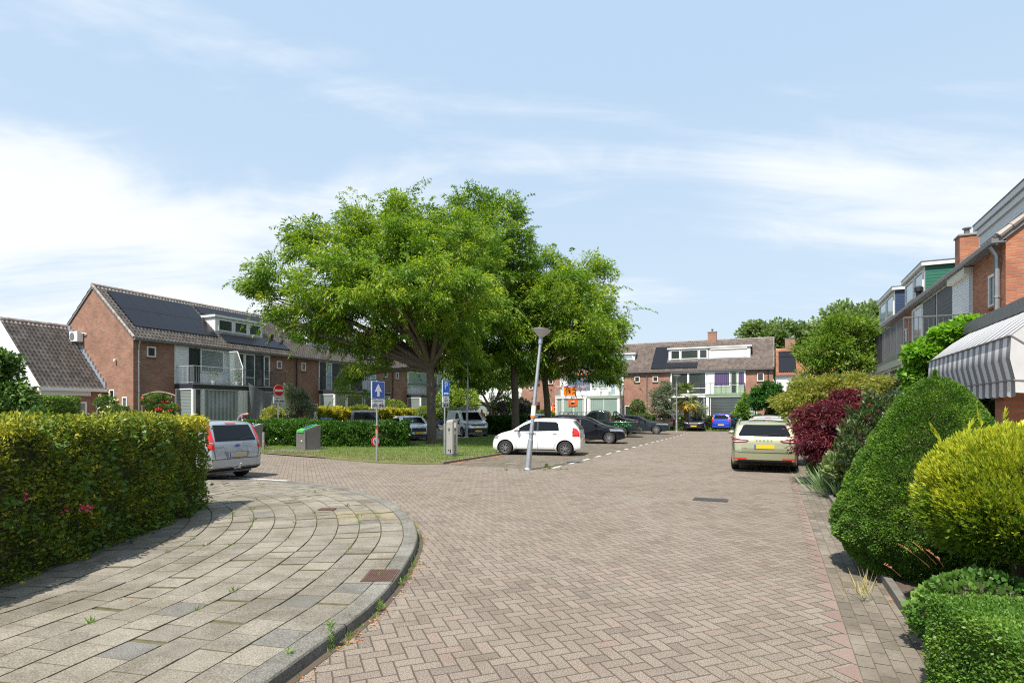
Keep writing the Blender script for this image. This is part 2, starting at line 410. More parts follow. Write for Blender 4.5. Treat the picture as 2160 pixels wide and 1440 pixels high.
M_tile = tintmat('sidewalk_tiles', [(0, (.15, .146, .134)), (.12, (.156, .149, .134)), (.2, (.180, .165, .138)), (.55, (.210, .189, .155)), (.9, (.240, .216, .177)), (.94, (.235, .205, .145)), (1, (.25, .215, .145))], speck=95, spk=(.62, 1.38))
vs = []; fs = []; tn = []
def ok_pt(p):
    x, y = p
    if x < -16 or y < -1.5: return False
    hx = np.interp(y, [h[1] for h in HEDGE], [h[0] for h in HEDGE])
    if y < 9.9 and x < hx-.12: return False
    if y >= 9.9 and x < -5.45 and y < 10.7+(-5.45-x)*.12: return False
    return True
TD = .30; g = .0042
for r in range(0, 22):
    d0 = .185+r*TD; d1 = d0+TD
    a, La = offset(KP, d0+g); b, Lb = offset(KP, d1-g)
    c, Lc = offset(KP, (d0+d1)/2)
    if len(c) < 10: break
    s_ = (r % 2)*TD*.5
    def on(qq, p): # nearest point of the other course line
        dd = ((qq-p)**2).sum(1); return qq[dd.argmin()]
    while s_+TD < Lc[-1]:
        k0 = at_len(c, Lc, s_+g); k1 = at_len(c, Lc, s_+TD-g)
        mid = (k0+k1)/2
        if ok_pt(mid) and math.hypot(mid[0], mid[1]) < 24:
            tg = (k1-k0)/np.linalg.norm(k1-k0); nn = np.array([-tg[1], tg[0]]); h = TD/2-g
            tw = .0
            q = [on(a, k0), on(a, k1), on(b, k1), on(b, k0)]
            q = [k0-nn*h, k1-nn*h, k1+nn*h, k0+nn*h] if r > 9 else q
            k = len(vs); z = SW+rng.uniform(-.0035, .0035); tilt = rng.uniform(-.002, .002, 4); bv = .004
            cen = sum(q)/4
            for i_, p in enumerate(q):
                pin = p+(cen-p)*.026; vs.append((pin[0], pin[1], z+tilt[i_]))
            for i_, p in enumerate(q): vs.append((p[0], p[1], z-.016))
            fs += [(k, k+1, k+2, k+3)]+[(k+4+i_, k+4+(i_+1) % 4, k+(i_+1) % 4, k+i_) for i_ in range(4)]
            t = rng.uniform(.22, .9)
            if rng.random() < .05: t = rng.uniform(0, .14)
            if -3.0 < mid[0] < -1.55 and 8.72 < mid[1] < 9.55 and r < 3: t = rng.uniform(.93, 1)
            tn += [t]*5
        s_ += TD
me = bpy.data.meshes.new('sidewalk'); me.from_pydata(vs, [], fs); set_tint(me, tn)
me.polygons.foreach_set('material_index', [0 if i_ % 5 == 0 else 1 for i_ in range(len(fs))])
tag(link('sidewalk', me, [M_tile, M_joint]), kind='structure')
# kerb stones
M_kerb = tintmat('kerb_concrete', [(0, (.155, .148, .132)), (1, (.21, .20, .175))], speck=90, spk=(.6, 1.4), bump=.7)
vs = []; fs = []; tn = []
o0, L0 = offset(KP, 0.0); prof = [(-.018, -.05), (0.0, .078), (.010, .092), (.022, .0955), (.10, .0955), (.180, .0925), (.184, .05)]
lines = [offset(KP, d)[0] for d, _ in prof]; LL = [offset(KP, d)[1] for d, _ in prof]
nseg = int(L0[-1]/1.0)
for sgm in range(nseg):
    t = rng.uniform(0, 1)
    for i_ in range(9):
        f = (sgm+.004+.992*i_/8)/nseg
        for (d, z), ln, ll in zip(prof, lines, LL):
            p = at_len(ln, ll, f*ll[-1]); 
            vs.append((p[0], p[1], z if not (8.75 < p[1] < 9.5 and -2.4 < p[0] < -1.2 and z > .03) else z-.0))
    k = sgm*9*7
    for i_ in range(8):
        for j in range(6):
            fs.append((k+i_*7+j, k+i_*7+j+1, k+(i_+1)*7+j+1, k+(i_+1)*7+j)); tn.append(t)
me = bpy.data.meshes.new('kerb'); me.from_pydata(vs, [], fs); set_tint(me, tn)
bm = bmesh.new(); bm.from_mesh(me); bmesh.ops.recalc_face_normals(bm, faces=bm.faces); bm.to_mesh(me); bm.free()
tag(link('kerb', me, M_kerb, smooth=False), kind='structure')
sheet('gutter_soil', [tuple(p) for p in offset(KP, -.0)[0][70:200:4]]+[tuple(p) for p in offset(KP, -.07)[0][70:200:4][::-1]], .0035, M_soil)
# ---- right edge: red band, lengthwise pavers, garden edging
RB = .53
def uv(s_, v_): q = U*s_+V*v_; return (q.x, q.y)
M_red = tintmat('red_pavers', [(0, (.18, .125, .105)), (1, (.215, .16, .135))], speck=170, spk=(.75, 1.25), patches=False)
vs = []; fs = []; tn = []; per = .2927; s_ = -1.0
while s_ < 26:
    k = len(vs)
    for q in (uv(s_, RB), uv(s_+per-.006, RB), uv(s_+per-.006, RB-.012), uv(s_+per*.5, RB-.158), uv(s_, RB-.012)): vs.append((*q, .0042))
    fs.append((k, k+1, k+2, k+3, k+4)); tn.append(rng.uniform(0, 1)); s_ += per
me = bpy.data.meshes.new('red_paver_band'); me.from_pydata(vs, [], fs); set_tint(me, tn); me.flip_normals()
tag(link('red_paver_band', me, M_red), kind='structure')
M_long = tintmat('edge_pavers', [(0, (.14, .122, .10)), (.5, (.18, .155, .126)), (1, (.21, .182, .15))], speck=170, spk=(.72, 1.28))
vs = []; fs = []; tn = []
for r in range(5):
    s_ = -1.5+(r % 2)*.1
    while s_ < 27:
        a0 = RB+.006+r*.105; a1 = a0+.098
        k = len(vs); z = .007+rng.uniform(-.001, .001)
        for q in (uv(s_+.003, a0), uv(s_+.003, a1), uv(s_+.204, a1), uv(s_+.204, a0)): vs.append((*q, z))
        fs.append((k, k+1, k+2, k+3)); tn.append(rng.uniform(0, 1)); s_ += .208
me = bpy.data.meshes.new('edge_pavement'); me.from_pydata(vs, [], fs); set_tint(me, tn)
if me.polygons[0].normal.z < 0: me.flip_normals()
tag(link('edge_pavement', me, M_long), kind='structure')
sheet('edge_bed', [uv(-2, RB-.004), uv(27, RB-.004), uv(27, 1.1), uv(-2, 1.1)], .0021, M_joint)
raised('garden_soil', [uv(-8, 1.09), uv(60, 1.09), uv(60, 12), uv(-8, 12)], -.02, .06, M_soil)
mb = MB()
s_ = 4.6
while s_ < 60:
    a = Vector((*uv(s_+.495, 1.045), .03)); mb.obox(a, U*.492, V*.035, Vector((0, 0, .06))); s_ += 1.0
tag(mb.build('garden_edging', plain('edging_concrete', (.15, .14, .12), .9, noise=.3, nscale=9, bump=.5)), kind='structure')
# ---- green island under the trees, with its kerb
LAWN = [(-15.5, 26.2), (-12.2, 24.6), (-10.1, 23.4), (-8.2, 22.2), (-6.2, 20.4), (-4.5, 19.15), (-3.3, 18.72), (-2.35, 18.75)]
q = KERB0+U*29.5; LAWN += [(q.x, q.y), (q.x-2.5, q.y+1.2), (3.5, 45.5), (-1.5, 38.5), (-5.5, 31.8), (-13, 30.2), (-16.5, 28.5)]
M_lawn = plain('lawn_soil', (.13, .14, .05), .95, noise=.5, nscale=1.4, bump=.8)
raised('lawn', LAWN, -.02, .035, M_lawn)
mb = MB(); s_ = 0
while s_ < 29:
    mb.obox(KERB0+U*(s_+.49)+Vector((0, 0, .03))+V*.05, U*.485, V*.05, Vector((0, 0, .05))); s_ += 1
tag(mb.build('lawn_kerb', plain('edging_concrete', (0, 0, 0))), kind='structure')
sheet('litter_strip', [(KERB0.x+.1, KERB0.y), *[tuple((KERB0+U*t+V*(.12+.22*(math.sin(t*2.1)**2)))[:2]) for t in np.linspace(.3, 6, 20)], tuple((KERB0+U*6+V*.1)[:2])], .006, plain('leaf_litter', (.30, .15, .07), .95, noise=.5, nscale=12))
# ---- gardens in front of the left row, the far row and behind the hedge
PL = Vector((-22.1, 33.2, 0))
def lpt(s_, v_): q = PL+U*s_+V*v_; return (q.x, q.y)
M_gard = plain('garden_ground', (.10, .10, .045), .95, noise=.5, nscale=1.2, bump=.8)
raised('left_row_garden', [lpt(-9, -.5), lpt(-9, 8.6), lpt(36, 8.6), lpt(36, -.5)], -.02, .06, M_gard)
raised('hedge_garden', [(-4.95, -3), (-4.9, 5.3), (-5.05, 7.6), (-5.4, 9.9), (-6.2, 10.6), (-13, 12.0), (-60, 30), (-60, -3)], -.02, .10, M_gard)
PF = Vector((25.8, 56.2, 0))
def fpt(t_, d_): q = PF-V*t_-U*d_; return (q.x, q.y)   # t to the left along the far row, d in front of it
raised('far_row_garden', [fpt(-4, -.5), fpt(-4, 4.6), fpt(30, 4.6), fpt(30, -.5)], -.02, .06, M_gard)
sheet('verge', [fpt(-2, 4.6), fpt(-2, 9.6), fpt(17.5, 9.6), fpt(17.5, 4.6)], .01, M_lawn)
# ---- grass blades and weeds
def in_poly(P_, poly):
    x, y = P_[:, 0], P_[:, 1]; c = np.zeros(len(x), bool); n = len(poly); j = n-1
    for i in range(n):
        xi, yi = poly[i]; xj, yj = poly[j]
        c ^= ((yi > y) != (yj > y)) & (x < (xj-xi)*(y-yi)/((yj-yi)+1e-12)+xi); j = i
    return c
M_grass = leafmat('grass_blades', (.30, .25, .09), (.13, .21, .03), (.19, .31, .05), transl=.4)
def grass(name, poly, n, z, h, rng, near=None, tint=None):
    a = np.array(poly); lo, hi = a.min(0), a.max(0); P_ = rng.uniform(lo, hi, (n*2, 2)); P_ = P_[in_poly(P_, poly)][:n]
    nz = np.sin(P_[:, 0]*1.7+np.sin(P_[:, 1]*1.3)*2)*np.cos(P_[:, 1]*2.1+P_[:, 0])*.5
    keep = rng.uniform(0, 1, len(P_)) < (.75+nz*.5); P_ = P_[keep]; nz = nz[keep]
    D_ = rng.normal(size=(len(P_), 3))*.45; D_[:, 2] = 1
    t = (.55+nz*.25+rng.normal(0, .18, len(P_))) if tint is None else tint(P_)+rng.normal(0, .16, len(P_))
    o = leaves(name, np.column_stack([P_, np.full(len(P_), z)]), D_, h, .14, t, M_grass, None, rng, svar=.5)
    return tag(o, kind='stuff')
def lawn_tint(P_):
    edge = np.clip((P_[:, 1]-(18.7+np.abs(P_[:, 0]+2.4)*.55))/3.2, 0, 1)
    return .16+.5*edge+.16*np.sin(P_[:, 0]*2.3)*np.sin(P_[:, 1]*1.9)
grass('grass', LAWN, 150000, .03, .075, rng, tint=lawn_tint)
grass('verge_grass', [fpt(-2, 4.6), fpt(-2, 9.7), fpt(17.5, 9.7), fpt(17.5, 4.6)], 16000, .01, .2, rng)
# joint weeds on the sidewalk, along the kerb and the lamp
pts = []; szs = []
def tuft(x, y, z, n, r, h, tl):
    for _ in range(n):
        pts.append((x+rng.normal(0, r), y+rng.normal(0, r), z)); szs.append((h*rng.uniform(.5, 1.2), tl+rng.normal(0, .12)))
lay = [offset(KP, .185+.3*r) for r in range(0, 12)]
for _ in range(430):
    r = rng.integers(0, 12); q, L = lay[r]; s_ = rng.uniform(1.5, L[-1]*.8); p = at_len(q, L, s_)
    if not ok_pt(p): continue
    tuft(p[0], p[1], SW-.008, rng.integers(2, 8), .018, .022, .6)
for _ in range(60):
    r = rng.integers(0, 10); q, L = lay[r]; s_ = rng.uniform(2, L[-1]*.75); p = at_len(q, L, s_)
    if ok_pt(p): tuft(p[0], p[1], SW-.005, rng.integers(8, 22), .02, .055, .7)
q, L = offset(KP, -.04)
for _ in range(70):
    s_ = rng.uniform(4.2, 13.5); p = at_len(q, L, s_); tuft(p[0], p[1], 0, rng.integers(6, 18), .025, rng.uniform(.025, .06), .6)
for (px, py, h) in ((1152, 985, .30), (1158, 988, .22), (1069, 992, .16), (1096, 992, .10), (1148, 992, .12), (1184, 990, .14), (1176, 992, .1), (1196, 990, .1)):
    p = G(px, py); tuft(p.x, p.y, 0, 30, .03, h*.5, .4)
for _ in range(36):
    s_ = rng.uniform(2, 26); p = uv(s_, RB+rng.choice([0, .1, .32, .54])); tuft(p[0], p[1], .004, rng.integers(2, 10), .02, .03, .6)
for _ in range(220):
    x = rng.uniform(-1, 7); y = rng.uniform(3.3, 14); 
    if abs(x) < y*.9 and x*U.y-y*U.x < .4: tuft(x, y, .001, rng.integers(1, 4), .01, .018, .5)
pts = np.array(pts); D_ = rng.normal(size=(len(pts), 3))*.5; D_[:, 2] = .9; sz = np.array(szs)
tag(leaves('weeds', pts, D_, sz[:, 0], .15, sz[:, 1], M_grass, None, rng), kind='stuff')
# tall weeds by the kerb (rosette stems)
pts = []; ds = []
for (px, py, h) in ((697, 1368, .20), (609, 1408, .12), (735, 1320, .08), (800, 1290, .09), (846, 1235, .07), (560, 1430, .06)):
    p = G(px, py); n = int(h*240)
    for i in range(n):
        z = h*i/n; a = i*2.4; pts.append((p.x, p.y, z)); ds.append((math.cos(a), math.sin(a), .8))
pts = np.array(pts); tag(leaves('kerb_weeds', pts, np.array(ds), .045, .3, np.full(len(pts), .75), M_grass, None, rng), kind='stuff')
# fallen leaves in the gutter and at the bay kerb
M_dead = leafmat('dead_leaves', (.22, .07, .02), (.42, .16, .05), (.50, .32, .14), transl=.1)
pts = []
q, L = offset(KP, -.06)
for c in np.concatenate([rng.uniform(4.4, 13.0, 26), rng.uniform(4.6, 8.5, 14)]):
    for _ in range(rng.integers(3, 12)):
        p = at_len(q, L, c+rng.normal(0, .12)); pts.append((p[0]+abs(rng.normal(0, .05)), p[1], .004))
for _ in range(700):
    p = KERB0+U*rng.uniform(0, 8)+V*(abs(rng.normal(0, .16))+.1); pts.append((p.x, p.y, .008))
for _ in range(120):
    p = uv(rng.uniform(3, 16), 1.0+rng.normal(0, .03)); pts.append((p[0], p[1], .012))
for (x, y) in ((-2.75, 7.2), (-3.0, 7.4), (-2.6, 6.1), (-3.4, 5.0)):
    for _ in range(2): pts.append((x+rng.normal(0, .02), y+rng.normal(0, .02), SW+.004))
pts = np.array(pts); D_ = rng.normal(size=(len(pts), 3)); D_[:, 2] = abs(D_[:, 2])*.12
tag(leaves('leaf_litter', pts, D_, .028, .55, rng.uniform(0, 1, len(pts)), M_dead, None, rng, flat=1.2), kind='stuff')
# ---- covers and drains
M_rust = plain('rusty_iron', (.11, .062, .045), .8, noise=.35, nscale=14, metal=.2, bump=.6)
M_iron = plain('cast_iron', (.06, .055, .05), .7, noise=.3, nscale=20, metal=.3)
def cover(name, label, c, ax, ay, z, mat, slots=9):
    ax = Vector(ax); ay = Vector(ay); m = MB(); c = Vector((c[0], c[1], z)); m.obox(c, ax, ay, Vector((0, 0, .008)))
    for i in range(slots):
        t = -0.85+1.7*i/(slots-1); m.obox(c+ax*t*.95+Vector((0, 0, .009)), ax*.03, ay*.88, Vector((0, 0, .003)))
    o = m.build(name, mat); return tag(o, label, name.replace('_', ' '))
p = Vector((*offset(KP, .17)[0][int(np.argmin(np.abs(offset(KP, .17)[0][:, 1]-5.72)))], 0)); cover('manhole_cover', 'rusty square iron cover cut into the kerb edge of the sidewalk', p, (.155, .0, 0), (-.0, .21, 0), SW+.003, M_rust, 14)
p = G(690, 1074, .09); cover('valve_cover', 'small rusty iron cover set among the sidewalk tiles', p, (.13, 0, 0), (0, .10, 0), SW+.004, M_rust, 6)
p = G(1499, 1054); cover('road_drain', 'dark cast iron drain grate in the herringbone road', p, tuple(V*.32), tuple(U*.19), .003, M_iron, 13)
# ================================================================== HOUSES
M_bl = brickmat('brick_left_row', (.36, .165, .10), (.23, .10, .065), (.27, .22, .17))
M_bf = brickmat('brick_far_row', (.38, .18, .115), (.28, .12, .08), (.30, .24, .19))
M_br = brickmat('brick_right_row', (.52, .19, .09), (.36, .12, .06), (.28, .20, .15))
M_white = plain('white_paint', (.72, .72, .70), .5, noise=.05)
M_cream = plain('cream_paint', (.62, .60, .54), .55, noise=.08)
M_dark = plain('dark_paint', (.03, .034, .045), .4, noise=.1)
M_zinc = plain('zinc', (.36, .38, .40), .4, metal=.6, noise=.2, nscale=4)
M_steel = plain('galvanised_steel', (.42, .43, .44), .42, metal=.55, noise=.15, nscale=6)
M_black = plain('black_plastic', (.02, .02, .022), .5, noise=0)
M_blackrail = plain('black_rail', (.03, .03, .033), .45, noise=0)
M_greyrail = plain('grey_rail', (.36, .37, .38), .45, noise=0)
M_gutter = plain('gutter_grey', (.15, .15, .155), .5, noise=.1)
M_shut = None
def glassmat(name, col, stripes=None, vertical=False, rough=.04, mixc=.5, refl=.5):
    if name in MATS: return MATS[name]
    m, t, b = newmat(name); tc = t.n('ShaderNodeTexCoord'); x, y, z = t.sep(tc.outputs['Object'])
    n = t.noise(tc.outputs['Object'], .9, 3)
    c = t.mix(n, tuple(v*.7 for v in col), tuple(v*1.25 for v in col))
    if stripes:
        co = t.m('ADD', x, y) if vertical else z
        s_ = t.m('PINGPONG', t.m('DIVIDE', co, stripes), 1.0)
        c = t.mix(t.mapr(s_, .3, .7, 0, mixc), c, tuple(min(1, v*2.0+.03) for v in col))
    t.l(c, b.inputs['Base Color']); b.inputs['Roughness'].default_value = .35; b.inputs['Specular IOR Level'].default_value = .5
    b.inputs['Coat Weight'].default_value = .9; b.inputs['Coat Roughness'].default_value = rough; b.inputs['Coat IOR'].default_value = 1.45
    MATS[name] = m; return m
M_gdark = glassmat('window_glass_dark', (.03, .038, .036))
M_gblind = glassmat('window_glass_blinds', (.15, .175, .17), .045, mixc=.6)
M_gvert = glassmat('window_glass_vertical_blinds', (.17, .20, .205), .14, True, mixc=.6)
M_gcurt = glassmat('window_glass_green_curtain', (.20, .27, .235), .11, True, mixc=.3)
M_gpurp = glassmat('window_glass_purple_curtain', (.055, .028, .10), .10, True, mixc=.6)
M_gdkb = glassmat('window_glass_dark_blinds', (.045, .055, .052), .075, mixc=.5)
M_glight = glassmat('window_glass_sky', (.28, .40, .42))
def slatmat(name, col, pitch=.07, vertical=False):
    if name in MATS: return MATS[name]
    m, t, b = newmat(name); tc = t.n('ShaderNodeTexCoord'); x, y, z = t.sep(tc.outputs['Object'])
    co = x if vertical else z
    f = t.m('FRACT', t.m('DIVIDE', co, pitch)); g_ = t.mapr(f, 0, .16, 0, 1)
    t.l(t.mix(g_, tuple(v*.35 for v in col), col), b.inputs['Base Color']); b.inputs['Roughness'].default_value = .5
    bn = t.n('ShaderNodeBump'); bn.inputs['Strength'].default_value = .5; bn.inputs['Distance'].default_value = .006
    t.l(t.m('SINE', t.m('MULTIPLY', f, 3.14159)), bn.inputs['Height']); t.l(bn.outputs[0], b.inputs['Normal'])
    MATS[name] = m; return m
M_sl_white = slatmat('white_siding', (.70, .70, .69), .16)
M_sl_shut = slatmat('roller_shutter_grey', (.60, .62, .65), .09)
M_sl_blue = slatmat('roller_shutter_blue', (.10, .14, .22), .06)
M_sl_cream = slatmat('roller_shutter_white', (.74, .73, .70), .05)
M_sl_green = slatmat('green_siding', (.02, .13, .085), .14)
M_sl_navy = slatmat('navy_siding', (.025, .045, .10), .14)
M_sl_dark = slatmat('dark_cladding', (.02, .022, .028), .14)
M_panel = plain('solar_glass', (.008, .009, .013), .32, noise=.1, nscale=3, spec=.28)
M_alu = plain('panel_frame', (.03, .03, .035), .4, metal=.5, noise=0)
def tilemat(name, a, b_):
    if name in MATS: return MATS[name]
    m, t, b = newmat(name); tc = t.n('ShaderNodeTexCoord'); O = tc.outputs['Object']
    at = t.n('ShaderNodeAttribute', attribute_name='tint')
    c = t.mix(at.outputs['Fac'], a, b_)
    c = t.mix(t.mapr(t.noise(O, 1.6, 5, .65), .4, .7, 0, .7), c, t.mix(1.0, c, (.62, .60, .58), 'MULTIPLY'))
    c = t.mix(t.mapr(t.noise(O, 14, 3, .6), .55, .75, 0, .5), c, (.40, .38, .33))
    t.l(c, b.inputs['Base Color']); b.inputs['Roughness'].default_value = .6; MATS[name] = m; return m
M_tiles = tilemat('roof_tiles_brown', (.20, .165, .145), (.35, .295, .26))
M_tilefar = tilemat('roof_tiles_far', (.13, .10, .085), (.22, .175, .15))
M_tileor = tilemat('roof_tiles_orange', (.34, .13, .06), (.46, .20, .10))
TAN = .84; EAVE = 6.1; HALF = 3.9; RIDGE = EAVE+HALF*TAN
def pantiles(name, x0, x1, s_len, origin, xdir, sdir, mat, parent, rng, tw=.215, tl=.34):
    """a real pantile surface: S-waves across, stepped courses up the slope"""
    xdir = Vector(xdir); sdir = Vector(sdir).normalized(); nrm = xdir.cross(sdir).normalized()
    if nrm.z < 0: nrm = -nrm
    nx = max(1, int(round((x1-x0)/tw))); tw = (x1-x0)/nx; ns = max(1, int(round(s_len/tl))); tl = s_len/ns; K = 6
    prof = np.array([-.010, .014, .048, .060, .036, .002, -.010])
    us = np.concatenate([x0+tw*(i+np.arange(K)/K) for i in range(nx)]+[[x1]]); hs = np.array([prof[i % K] for i in range(nx*K)]+[prof[0]])
    o = np.array(origin, float); X = np.array(xdir); S_ = np.array(sdir); N_ = np.array(nrm)
    rows = []
    for r in range(ns):
        for e, lift in ((0, .045), (1, .0)):
            s_ = r*tl+e*(tl); rows.append(o+us[:, None]*X+s_*S_+(hs+lift)[:, None]*N_)
    n = len(us); V_ = np.concatenate(rows); fs = []; tn = []
    tt = rng.uniform(0, 1, (ns, nx))
    for r in range(ns):
        a = 2*r*n
        for i in range(n-1): fs.append((a+i, a+i+1, a+n+i+1, a+n+i)); tn.append(tt[r, i//K])
        if r+1 < ns:
            b = a+n; c = a+2*n
            for i in range(n-1): fs.append((b+i, b+i+1, c+i+1, c+i)); tn.append(tt[r, i//K])
    # butt end of the lowest course
    k = len(V_); V_ = np.concatenate([V_, V_[:n]-N_*.06])
    for i in range(n-1): fs.append((k+i, k+i+1, i+1, i)); tn.append(.3)
    me = bpy.data.meshes.new(name); me.from_pydata(V_.tolist(), [], fs); set_tint(me, tn)
    if me.polygons[0].normal.dot(nrm) < 0: me.flip_normals()
    return link(name, me, mat, parent, smooth=True)
def tile_row(name, a, b, mat, parent, rng, r=.12, step=.33, up=(0, 0, 1), n=8):
    """ridge or verge tiles: overlapping half-round pieces"""
    a = Vector(a); b = Vector(b); L = (b-a).length; k = max(1, int(L/step)); d = (b-a)/k; m = MB(); tn = []
    for i in range(k):
        m.tube([a+d*i, a+d*(i+.06), a+d*(i+1.05)], [r*1.10, r*1.12, r*.92], n); tn += [rng.uniform(0, 1)]*(2*n+2)
    o = m.build(name, mat, parent); set_tint(o.data, tn); return o
def window(x0, x1, z0, z1, y, parent, glass, frame=M_white, fw=.06, depth=.07, mull=(), hmull=(), sill=False, axis='y', name='window'):
    """frame with its pane; in the plane y=const (faces -y) or, with axis 'x', x=const"""
    f = MB(); p = MB()
    def bx(m, a0, a1, d0, d1, c0, c1):
        if axis == 'y': m.box(a0, a1, y+d0, y+d1, c0, c1)
        else: m.box(y+d0, y+d1, a0, a1, c0, c1)
    s_ = -1 if axis in ('y', '-x') else 1
    if axis == '-x':
        def bx(m, a0, a1, d0, d1, c0, c1): m.box(y+d0, y+d1, a0, a1, c0, c1)
    d0, d1 = -depth, .02
    if axis == 'x': d0, d1 = -.02, depth
    bx(f, x0, x0+fw, d0, d1, z0, z1); bx(f, x1-fw, x1, d0, d1, z0, z1)
    bx(f, x0+fw, x1-fw, d0, d1, z0, z0+fw); bx(f, x0+fw, x1-fw, d0, d1, z1-fw, z1)
    for q in mull: bx(f, q-fw*.45, q+fw*.45, d0+.004, d1, z0+fw, z1-fw)
    for q in hmull: bx(f, x0+fw, x1-fw, d0+.008, d1, q-fw*.4, q+fw*.4)
    o = f.build(name, frame, parent)
    dg = -depth+.04 if axis != 'x' else depth-.04
    bx(p, x0+fw*.8, x1-fw*.8, min(dg, dg*.2), max(dg, dg*.2), z0+fw*.8, z1-fw*.8)
    p.build('pane', glass, o)
    if sill:
        m = MB(); bx(m, x0-.04, x1+.04, *((-depth-.05, 0) if axis != 'x' else (0, depth+.05)), z0-.05, z0-.002); m.build('sill', sill, o)
    return o
def panel(name, x0, x1, z0, z1, y0, y1, mat, parent): return MB().box(x0, x1, y0, y1, z0, z1).build(name, mat, parent)
def railing(name, pts, z0, z1, parent, mat, step=.115, rail=.022, mesh=None):
    m = MB()
    for a, b in zip(pts[:-1], pts[1:]):
        a = Vector((*a, 0)); b = Vector((*b, 0)); L = (b-a).length; n = max(1, int(L/step)); zz = Vector((0, 0, 1))
        m.tube([a+zz*z1, b+zz*z1], rail, 6); m.tube([a+zz*(z0+.08), b+zz*(z0+.08)], rail*.7, 6)
        for i in range(n+1):
            p = a.lerp(b, i/n); m.tube([p+zz*z0, p+zz*z1], rail*(.9 if i % 9 == 0 else .42), 4, cap=False)
    return m.build(name, mat, parent)
def roof_z(y): return EAVE+y*TAN
def dormer(parent, x0, x1, ys=1.2, top=8.45, wall=M_white, fascia=M_white, wins=(), side=None, rng=None, roofmat=None, bottom=None):
    """box dormer standing on the front slope; wins = [(x0, x1, kind)]"""
    yb = (top-EAVE)/TAN-.05; zb = (roof_z(ys)+.06) if bottom is None else bottom
    d = MB(); d.prism([(ys, zb-.05), (ys, top), (yb, top)], x0, x1, 'yz'); o = d.build('dormer', side or wall, parent)
    MB().box(x0-.12, x1+.12, ys-.16, yb+.1, top+.002, top+.17).build('dormer_roof', fascia, o)
    MB().box(x0-.14, x1+.14, ys-.18, yb+.12, top+.172, top+.20).build('roof_edge', roofmat or M_gutter, o)
    MB().box(x0-.02, x1+.02, ys-.03, ys+.01, zb-.04, zb+.10).build('apron', M_zinc, o)
    MB().box(x0+.02, x1-.02, ys-.012, ys-.002, zb+.10, top-.02).build('front_panel', wall, o)
    for (a, b, kind) in wins:
        if kind == 'shutter': 
            panel('roller_shutter', a, b, zb+.14, top-.20, ys-.045, ys-.013, M_sl_shut, o); panel('shutter_box', a-.03, b+.03, top-.20, top-.02, ys-.10, ys-.013, fascia, o)
        elif kind == 'cream':
            panel('roller_shutter', a, b, zb+.14, top-.22, ys-.05, ys-.013, M_sl_cream, o); panel('shutter_box', a-.03, b+.03, top-.22, top-.02, ys-.12, ys-.013, M_cream, o)
        else: window(a, b, zb+.16, top-.12, ys-.014, o, {'dark': M_gdark, 'light': M_glight, 'blind': M_gblind}[kind], M_white, .07, .05)
    return o
def solar(parent, x0, s0, nx, ns, pw=1.05, pl=1.72, dx=None):
    """solar panels lying on the front slope, x along the eaves, s up the slope"""
    c, s_ = 1/math.hypot(1, TAN), TAN/math.hypot(1, TAN); out = []
    for i in range(nx):
        for j in range(ns):
            f = MB(); g_ = MB(); a = x0+i*pw; b = s0+j*pl
            X = Vector((1, 0, 0)); S_ = Vector((0, c, s_)); N_ = Vector((0, -s_, c)); O = Vector((0, 0, EAVE))
            ctr = O+X*(a+pw/2)+S_*(b+pl/2)+N_*.15
            f.obox(ctr, X*(pw/2-.006), S_*(pl/2-.006), N_*.02); g_.obox(ctr+N_*.006, X*(pw/2-.022), S_*(pl/2-.022), N_*.018)
            o = f.build('solar_panel', M_alu, parent); g_.build('cells', M_panel, o)
WD = 6.2; BR = 2.5; BD = 1.7; BF = 3.35; SLB = 3.16
